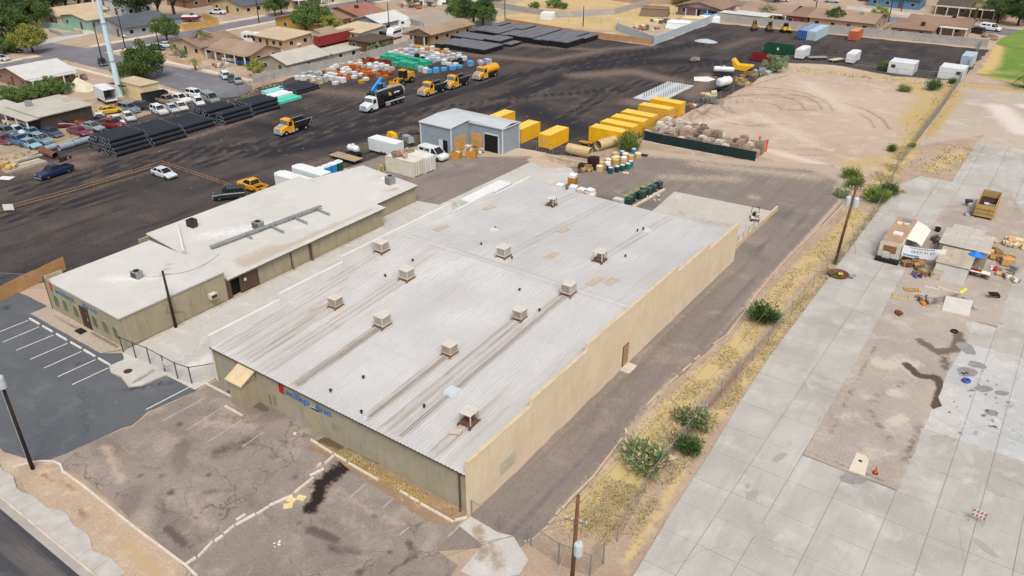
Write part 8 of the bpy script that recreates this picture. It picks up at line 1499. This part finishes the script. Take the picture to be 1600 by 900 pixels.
for i, (px, py, kind, s) in enumerate(((30,22,'dark',1.7),(60,26,'dark',1.9),(85,20,'dark',1.8),(105,16,'mesq',1.8),(125,12,'dark',1.9),(70,10,'dark',2.0),(150,6,'dark',1.8),(182,14,'dark',1.9),(200,8,'dark',1.8),(225,4,'dark',1.6),(40,6,'dark',2.0),(15,36,'dark',1.8),(45,40,'dark',1.6),(95,0,'mesq',2.0),(170,-4,'dark',2.0),(210,18,'mesq',1.5),(300,2,'mesq',1.5),(330,-4,'dark',1.5),(60,44,'mesq',1.4),(10,20,'mesq',2.0))): tree('dark green tree in the dense band beyond the houses', P2(px,py), kind, s, group='trees beyond the corner houses')
for i, (px, py) in enumerate(((520,2),(600,-4),(690,-6),(770,2),(940,-4),(1000,-6),(1130,-4),(1210,4),(1250,-4),(1330,-4),(1430,-8),(1530,2),(1590,8),(1500,-6),(400,4),(450,-4))): tree('small tree among the distant houses', P2(px,py), ('mesq','dark','flat')[i%3], rnd.uniform(.9,1.3), group='trees among the distant houses')
t_ = [(80,148,'bush',1.3),(62,152,'bush',1.1),(98,146,'bush',1.0),(30,158,'bush',1.1),(8,162,'bush',1.2),(48,156,'bush',1.0)]
for a in t_: tree('sprawling green vine behind the open workshop', P2(a[0],a[1]), a[2], a[3], group='vines behind the workshop', name='shrub')
for px, py, h, s, lb in ((318,82,5.2,1.5,'tall fan palm before the brown-roofed house'),(306,110,2.4,1.0,'short fan palm on the cul-de-sac verge'),(274,87,2.2,1.1,'small palm inside the pillar wall'),(1197,32,4.0,1.5,'fan palm behind the block wall by machines'),(1522,33,6.0,1.7,'tall leaning palm beside the far street'),(1601,138,3.0,1.6,'palm at the edge of the lawn')): palm(lb, P2(px,py), h, s)
for i, (px, py) in enumerate(((385,94),(372,96),(283,90))): tree('low green garden shrub behind the pillar wall', P2(px,py), 'gbush', .9, group='garden shrubs', name='shrub')
# ------------------------------------------------------------------ cars
def gc(kind, col, px, py, rz, label, group=None, sc=None): q = G(px,py); return car(kind, col, label, (q.x,q.y,.03), rz, group, sc=sc)
WG = 'wrecked cars at the workshop'
for kind, col, px, py, rz, lb in (('sedan','c9cdd0',28,209,.1,'pale blue-white wrecked sedan at the workshop corner'),('sedan','6f8fb0',52,212,-.1,'light blue wrecked sedan by the fence'),('sedan','2f4560',82,212,.1,'dark blue wrecked sedan by the fence'),('sedan','5a1a22',98,199,.9,'dark maroon sedan before the open workshop'),('sedan','8a2f4a',124,210,.1,'magenta red wrecked car by the fence'),('sedan','8a97a0',146,203,.15,'grey-blue wrecked car by the fence'),('suv','7c2b33',178,200,.3,'red wrecked hatchback by the fence'),('sedan','d2d4d4',157,187,2.6,'white sedan facing the open workshop'),('sedan','27303c',162,194,.1,'navy wrecked sedan below the white one'),('sedan','d6d8d8',185,193,-.3,'white wrecked sedan beside the navy one'),('sedan','d5d6d4',202,187,-.3,'white sedan nearest the pipe stacks'),('suv','6f7e86',203,175,.1,'grey station wagon in the wrecked rows'),('suv','dadbdb',250,178,-.15,'white utility car behind the black pipes'),('sedan','b9c3c9',270,174,-.3,'silver sedan beside the white utility car'),('sedan','d8d5cc',284,171,-.3,'cream-white sedan with hood to the fence'),('pickup','d8dada',281,160,.1,'white pickup before the black dumpster'),('pickup','8a7d6b',262,162,.1,'stripped tan pickup beside the black dumpster'),('suv','d4d7d8',307,152,.1,'white utility car by the junk yard gate'),('sedan','dfe0e0',311,163,-.4,'white sedan facing the junk yard fence'),('van','8d9594',330,160,-.2,'grey van beside the junk yard fence'),('suv','2f3438',228,172,.6,'dark wrecked car beside the navy dumpster'),('sedan','c9a21e',173,177,1.2,'yellow wrecked car behind the white ones'),('sedan','7c3440',6,224,.2,'faded red wrecked car at the fence corner'),('pickup','34689a',32,226,.1,'blue wrecked pickup at the fence corner'),('sedan','86b3c4',48,230,.1,'pale turquoise wrecked car by the fence'),('suv','7f93a0',66,224,.1,'grey-blue wrecked car behind the turquoise one'),('pickup','d8cfb8',30,196,.3,'cream pickup under the workshop lean-to'),('suv','5f6b70',12,212,.2,'dull grey wrecked car beside the lean-to')): gc(kind,col,px,py,rz,lb,WG)
for kind, col, px, py, rz, lb in (('suv','dfe1e2',352,122,2.7,'white utility car parked in the cul-de-sac'),('sedan','3c4448',362,126,2.6,'dark grey car behind the white one in the cul-de-sac'),('sedan','8b979c',372,129,2.6,'grey car under the shrub in the cul-de-sac'),('sedan','33373c',161,101,-.4,'dark car with white trunk parked at the road corner'),('sedan','e0e2e3',203,57,-1.2,'white car in the drive of the grey-roofed house'),('sedan','c9d2d6',262,74,.4,'pale car under the feathery tree'),('sedan','2c3c4a',246,78,.3,'dark blue car under the feathery tree'),('pickup','c3c9cc',366,97,.3,'silver pickup in the pillar wall drive'),('suv','27467a',386,102,.4,'blue car beside the silver pickup'),('suv','1f3158',398,101,.4,'navy car beside the blue one'),('pickup','d9bf2a',431,71,2.9,'bright yellow old truck beside the white pickup'),('pickup','dcdedf',456,72,.2,'white pickup beside the yellow truck'),('pickup','d6dadc',340,22,.4,'white pickup with dark bed by the dark-roofed house'),('sedan','b9bfc4',2,95,.3,'silver car on the road below the large tree'),('sedan','23272c',24,82,.2,'black car under the yellow-green tree'),('van','e2e4e5',1547,48,-.15,'white cargo van beside the lawn fence'),('suv','2b2c2e',1524,52,2.8,'black car in the white carport'),('sedan','dadcdc',1222,2,.2,'white car by the distant street houses'),('sedan','9b2f2f',1352,2,.2,'red car across the far street'),('pickup','d5d8da',1560,4,.3,'pale pickup across the far street'),('suv','343a40',598,59,2.9,'dark car beside the small white camper'),('sedan','a0a8ae',1300,4,.1,'grey car parked on the far street')): gc(kind,col,px,py,rz,lb,'cars parked in the neighbourhood')
# motor homes, trucks, boats, boxes in the neighbourhood
def motorhome(label, px, py, rz, L, col='d9dbdb'):
    q = G(px,py); t = thing('motor_home', label, 'motor home', (q.x,q.y,.03), rz); m = paint('mh_'+col,col,.5,.05,1,dirt=.1,dirtcol='a59c90'); b = MB(); b.ext([(-L/2,.5),(L/2,.5),(L/2,1.6),(L/2-.7,2.9),(-L/2,3.0)],-1.2,1.2); b.build('body', m, t)
    for i in range(4): b = MB(); x = -L/2+.8+i*L*.22; b.box(x,x+.9,-1.23,-1.2,1.7,2.3); b.build('window', m_glass, t); b = MB(); b.box(x,x+.9,1.2,1.23,1.7,2.3); b.build('window', m_glass, t)
    b = MB(); b.box(-L/2-.03,-L/2,-.7,.7,1.6,2.4); b.build('window', m_glass, t)
    for x in (-L*.25,L*.3):
        for s in (-1,1): o = put(WCAR[0],'wheel',t,(x,s*1.05,.4)); put(WCAR[1],'rim',o,None,0 if s > 0 else PI)
    b = MB(); b.box(-.4,.4,-.35,.35,3.0,3.25); b.build('roof_unit', m_cw, t)
motorhome('long white motor home beside the white-roofed house',617,45,.5,9.5); motorhome('small white camper truck behind the block wall',617,60,-1.4,4.6); motorhome('white camper in the gardens behind the palm house',395,68,.3,5.0)
q = G(162,163); t = thing('box_truck_body','white box truck body with open dark rear in the junk yard','truck body',(q.x-1.2,q.y+1.5,.03),-.2); b = MB()
for nm, d in (('roof_panel',(-3,3,-1.2,1.2,3.0,3.1)),('side_panel',(-3,3,-1.25,-1.2,.8,3.0)),('side_panel',(-3,3,1.2,1.25,.8,3.0)),('front_panel',(-3.05,-3,-1.2,1.2,.8,3.0)),('floor_panel',(-3,3,-1.2,1.2,.7,.8))): b = MB(); b.box(*d); b.build(nm, m_tw, t)
for x in (-2,2):
    for s in (-1,1): o = put(WCAR[0],'wheel',t,(x,s*1.0,.36)); put(WCAR[1],'rim',o,None,0 if s > 0 else PI)
q = G(240,160); skip('black open dumpster with white rim in the junk yard',(q.x,q.y+.6,.02),1.4,4.8,2.2,2.0,paint('skip_black','1b2029',.6,.1,1))
q = G(495,72); t = thing('red_trailer_hull','long dark red trailer body between houses','trailer',(-167.8,154,.03),PI/2); b = MB(); b.box(-6.5,6.5,-1.2,1.2,.6,3.0); b.build('body', paint('hull_red','8a2a30',.6,.12,1), t); b = MB(); b.box(-6.5,6.5,-1.25,1.25,3.0,3.1); b.build('roof_panel', R_TAN, t)
for x in (-4.5,-3.2,4.5): b = MB(); b.tube((x,-1.1,.45),(x,1.1,.45),.45,12); b.build('wheel', m_tyre, t)
q = G(300,34); t = thing('motor_boat','white and maroon motor boat on a trailer in the fenced yard','boat',(q.x,q.y,.5),.7); b = loft([(3.2,.9,1.1,.15,.9),(2.2,.3,1.1,.8,.95),(0,.1,1.1,1.1,.95),(-3,.1,1.05,1.05,.95)]); b.build('hull', paint('boat_maroon','6d2030',.4), t); b = MB(); b.frus((-2.8,1.9,-.95,.95),(-2.5,1.2,-.8,.8),1.1,1.5); b.build('deck', m_tw, t); b = MB(); b.frus((-.2,.9,-.7,.7),(-.1,.4,-.6,.6),1.5,2.0); b.build('windscreen', m_glass, t)
for s in (-1,1): o = put(WCAR[0],'wheel',t,(-.6,s*1.0,-.14)); put(WCAR[1],'rim',o,None,0 if s > 0 else PI)
b = MB(); b.box(-3.2,4,-.08,.08,-.05,.1); b.build('trailer_frame', m_steel, t)
q = G(271,42); H('small blue-grey garden shed beside the board fence',q.x-3,q.x+1.5,q.y-2,q.y+2,2.4,'7d93a8',R_GRY,'y',.6,.2,0,0,None,None,'garden_shed',door=False)
for i, (px, py, sx, sy, h, c, lb) in enumerate(((856,30,2.2,1.6,1.9,'d9dcdd','white box standing alone in the dry field'),(1023,24,4.5,3,2.4,'7d6a58','dark-roofed open shed in the cluttered lot'),(1060,44,3.6,2.2,1.8,'dfe2e4','white covered boat in the cluttered lot'),(1113,28,3.0,2.0,1.2,'3a86c0','blue tarp-covered pile by the long shed'),(1108,33,3.4,2.4,1.2,'dde1e4','white covered pile by the long shed'),(1082,36,3.5,2.5,1.6,'cdb894','tan tarp shelter in the cluttered lot'))):
    q = G(px,py); t = thing('covered_box', lb, 'box', (q.x,q.y,.03), .3); b = MB(); b.frus((-sx,sx,-sy,sy),(-sx*.9,sx*.9,-sy*.9,sy*.9),.05,h); b.build('box_body', paint('cov_'+c,c,.7,.08,1), t); b = MB(); b.frus((-sx*.95,sx*.95,-sy*.95,sy*.95),(-sx*.7,sx*.7,-sy*.5,sy*.5),h,h+.35); b.build('cover', paint('covt_'+c,c,.7,.12,1.5), t)
for px, py, cs, n, r_, s, lb in ((1010,46,('8a4a44','c9c4bc','b07a5a','6a6a70','d9d9d6'),22,4.5,1.1,'mixed clutter in the walled corner lot'),(1035,34,('6a5a50','b0a08c','d9d5cc'),14,3.5,1.2,'brown clutter before the open shed'),(700,6,('d0ccc6','6a5d55','a59a8c','4a4a4e','d9dada'),40,9,1.6,'scrap yard clutter behind the long block wall'),(660,8,('d0ccc6','8a5d45','a59a8c','4a4a4e','d9dada'),34,8,1.5,'scrap yard clutter beside the red gate'),(745,8,('d9d9d8','8a7d70','5a5558'),20,6,1.6,'white sheets and clutter in the scrap yard'),(30,130,('8a7260','b59d84','5d4a3c'),14,3,.9,'garden clutter before the white-roofed ranch house'),(120,125,('4c5a48','7a6a58','8d7a64'),12,3,1.0,'porch clutter at the white-roofed ranch house'),(25,142,('8a5a48','b08a6a','6a4c3c'),12,2.6,.8,'reddish garden clutter behind the workshop'),(200,168,('8a7a6a','c9c5bd','5a5048','a5542a'),16,3,1.0,'car parts strewn beside the box truck body'),(120,194,('8a4a30','6a3a28','9a6a48'),9,1.6,.9,'brown timber stack at the workshop front'),(65,198,('b59a78','8a7a64','d0c8b8'),10,2,.9,'machines and boxes at the workshop mouth'),(470,45,('b59a78','8a7a64','d0c8b8'),9,2.5,1.0,'garden clutter behind the white cottage'),(415,98,('6b6a5a','8a7a64','b0a590'),14,3,.9,'garden clutter beside the grey-roofed house'),(340,104,('a09a90','8a6a54','c9c2b8'),10,3,.9,'garden clutter by the pillar wall'),(1545,60,('9a8a74','b5a48c'),9,3,1.2,'brown lean-to clutter by the lawn fence')):
    q = G(px,py); heap('clutter_heap',lb,(q.x,q.y),cs,n,r_,s,'clutter',.03)
for i, (px, py, rz, lb) in enumerate(((130,140,.3,'pale triangular tarp tent in the junk yard'),)):
    q = G(px,py); t = thing('tarp_tent', lb, 'tent', (q.x,q.y,.03), rz); b = MB(); b.v = [(-3,-2,0),(3,-2,0),(3,2,0),(-3,2,0),(-1.0,0,2.6)]; b.f = [(0,1,4),(1,2,4),(2,3,4),(3,0,4)]; b.m = [0]*4; b.build('tent_cloth', paint('tent_cream','cfc5ad',.85,.1,1), t)
q = G(88,132); b = MB(); n = 8; b.v = [(-3+6*i/n, s*1.3, 2.3-.9*4*(i/n)*(1-i/n)*.5) for s in (-1,1) for i in range(n+1)]; b.f = [(i,i+1,n+2+i,n+1+i) for i in range(n)]; b.m = [0]*n; t = thing('shade_sail','cream shade sail hung beside the ranch house','shade sail',(q.x,q.y,.03),.6); b.build('sail_cloth', paint('sail_cream','ddd2b4',.85), t)
for sx in (-3,3):
    for sy in (-1.3,1.3): b = MB(); b.tube((sx,sy,0),(sx,sy,2.35),.05,6); b.build('sail_post', m_steel, t)
# junk yard ground and dry verges
sheet('junk_yard_ground', [G(*p)[:2] for p in ((-40,262),(0,250),(70,232),(150,210),(270,184),(340,168),(395,140),(330,132),(270,140),(200,150),(100,160),(0,190),(-60,210))], .018, ground('junk_dirt','a8957f','97836f','b5a48c',mid=.4,R='6d5f52',Bc='9aa070'), 2, .5, grid=1.5, wear=[gw(0,[(60,200),(160,190)],4,.5),gw(0,[(230,170),(300,158)],4,.5),gw(2,[(0,240),(200,195)],1.5,.5)])
sheet('grey_lot', [G(*p)[:2] for p in ((600,40),(690,36),(820,20),(790,14),(640,22),(590,28))], .02, ground('grey_lot','a59a8d','988d80','b3a89a',mid=.2), 3, .6)
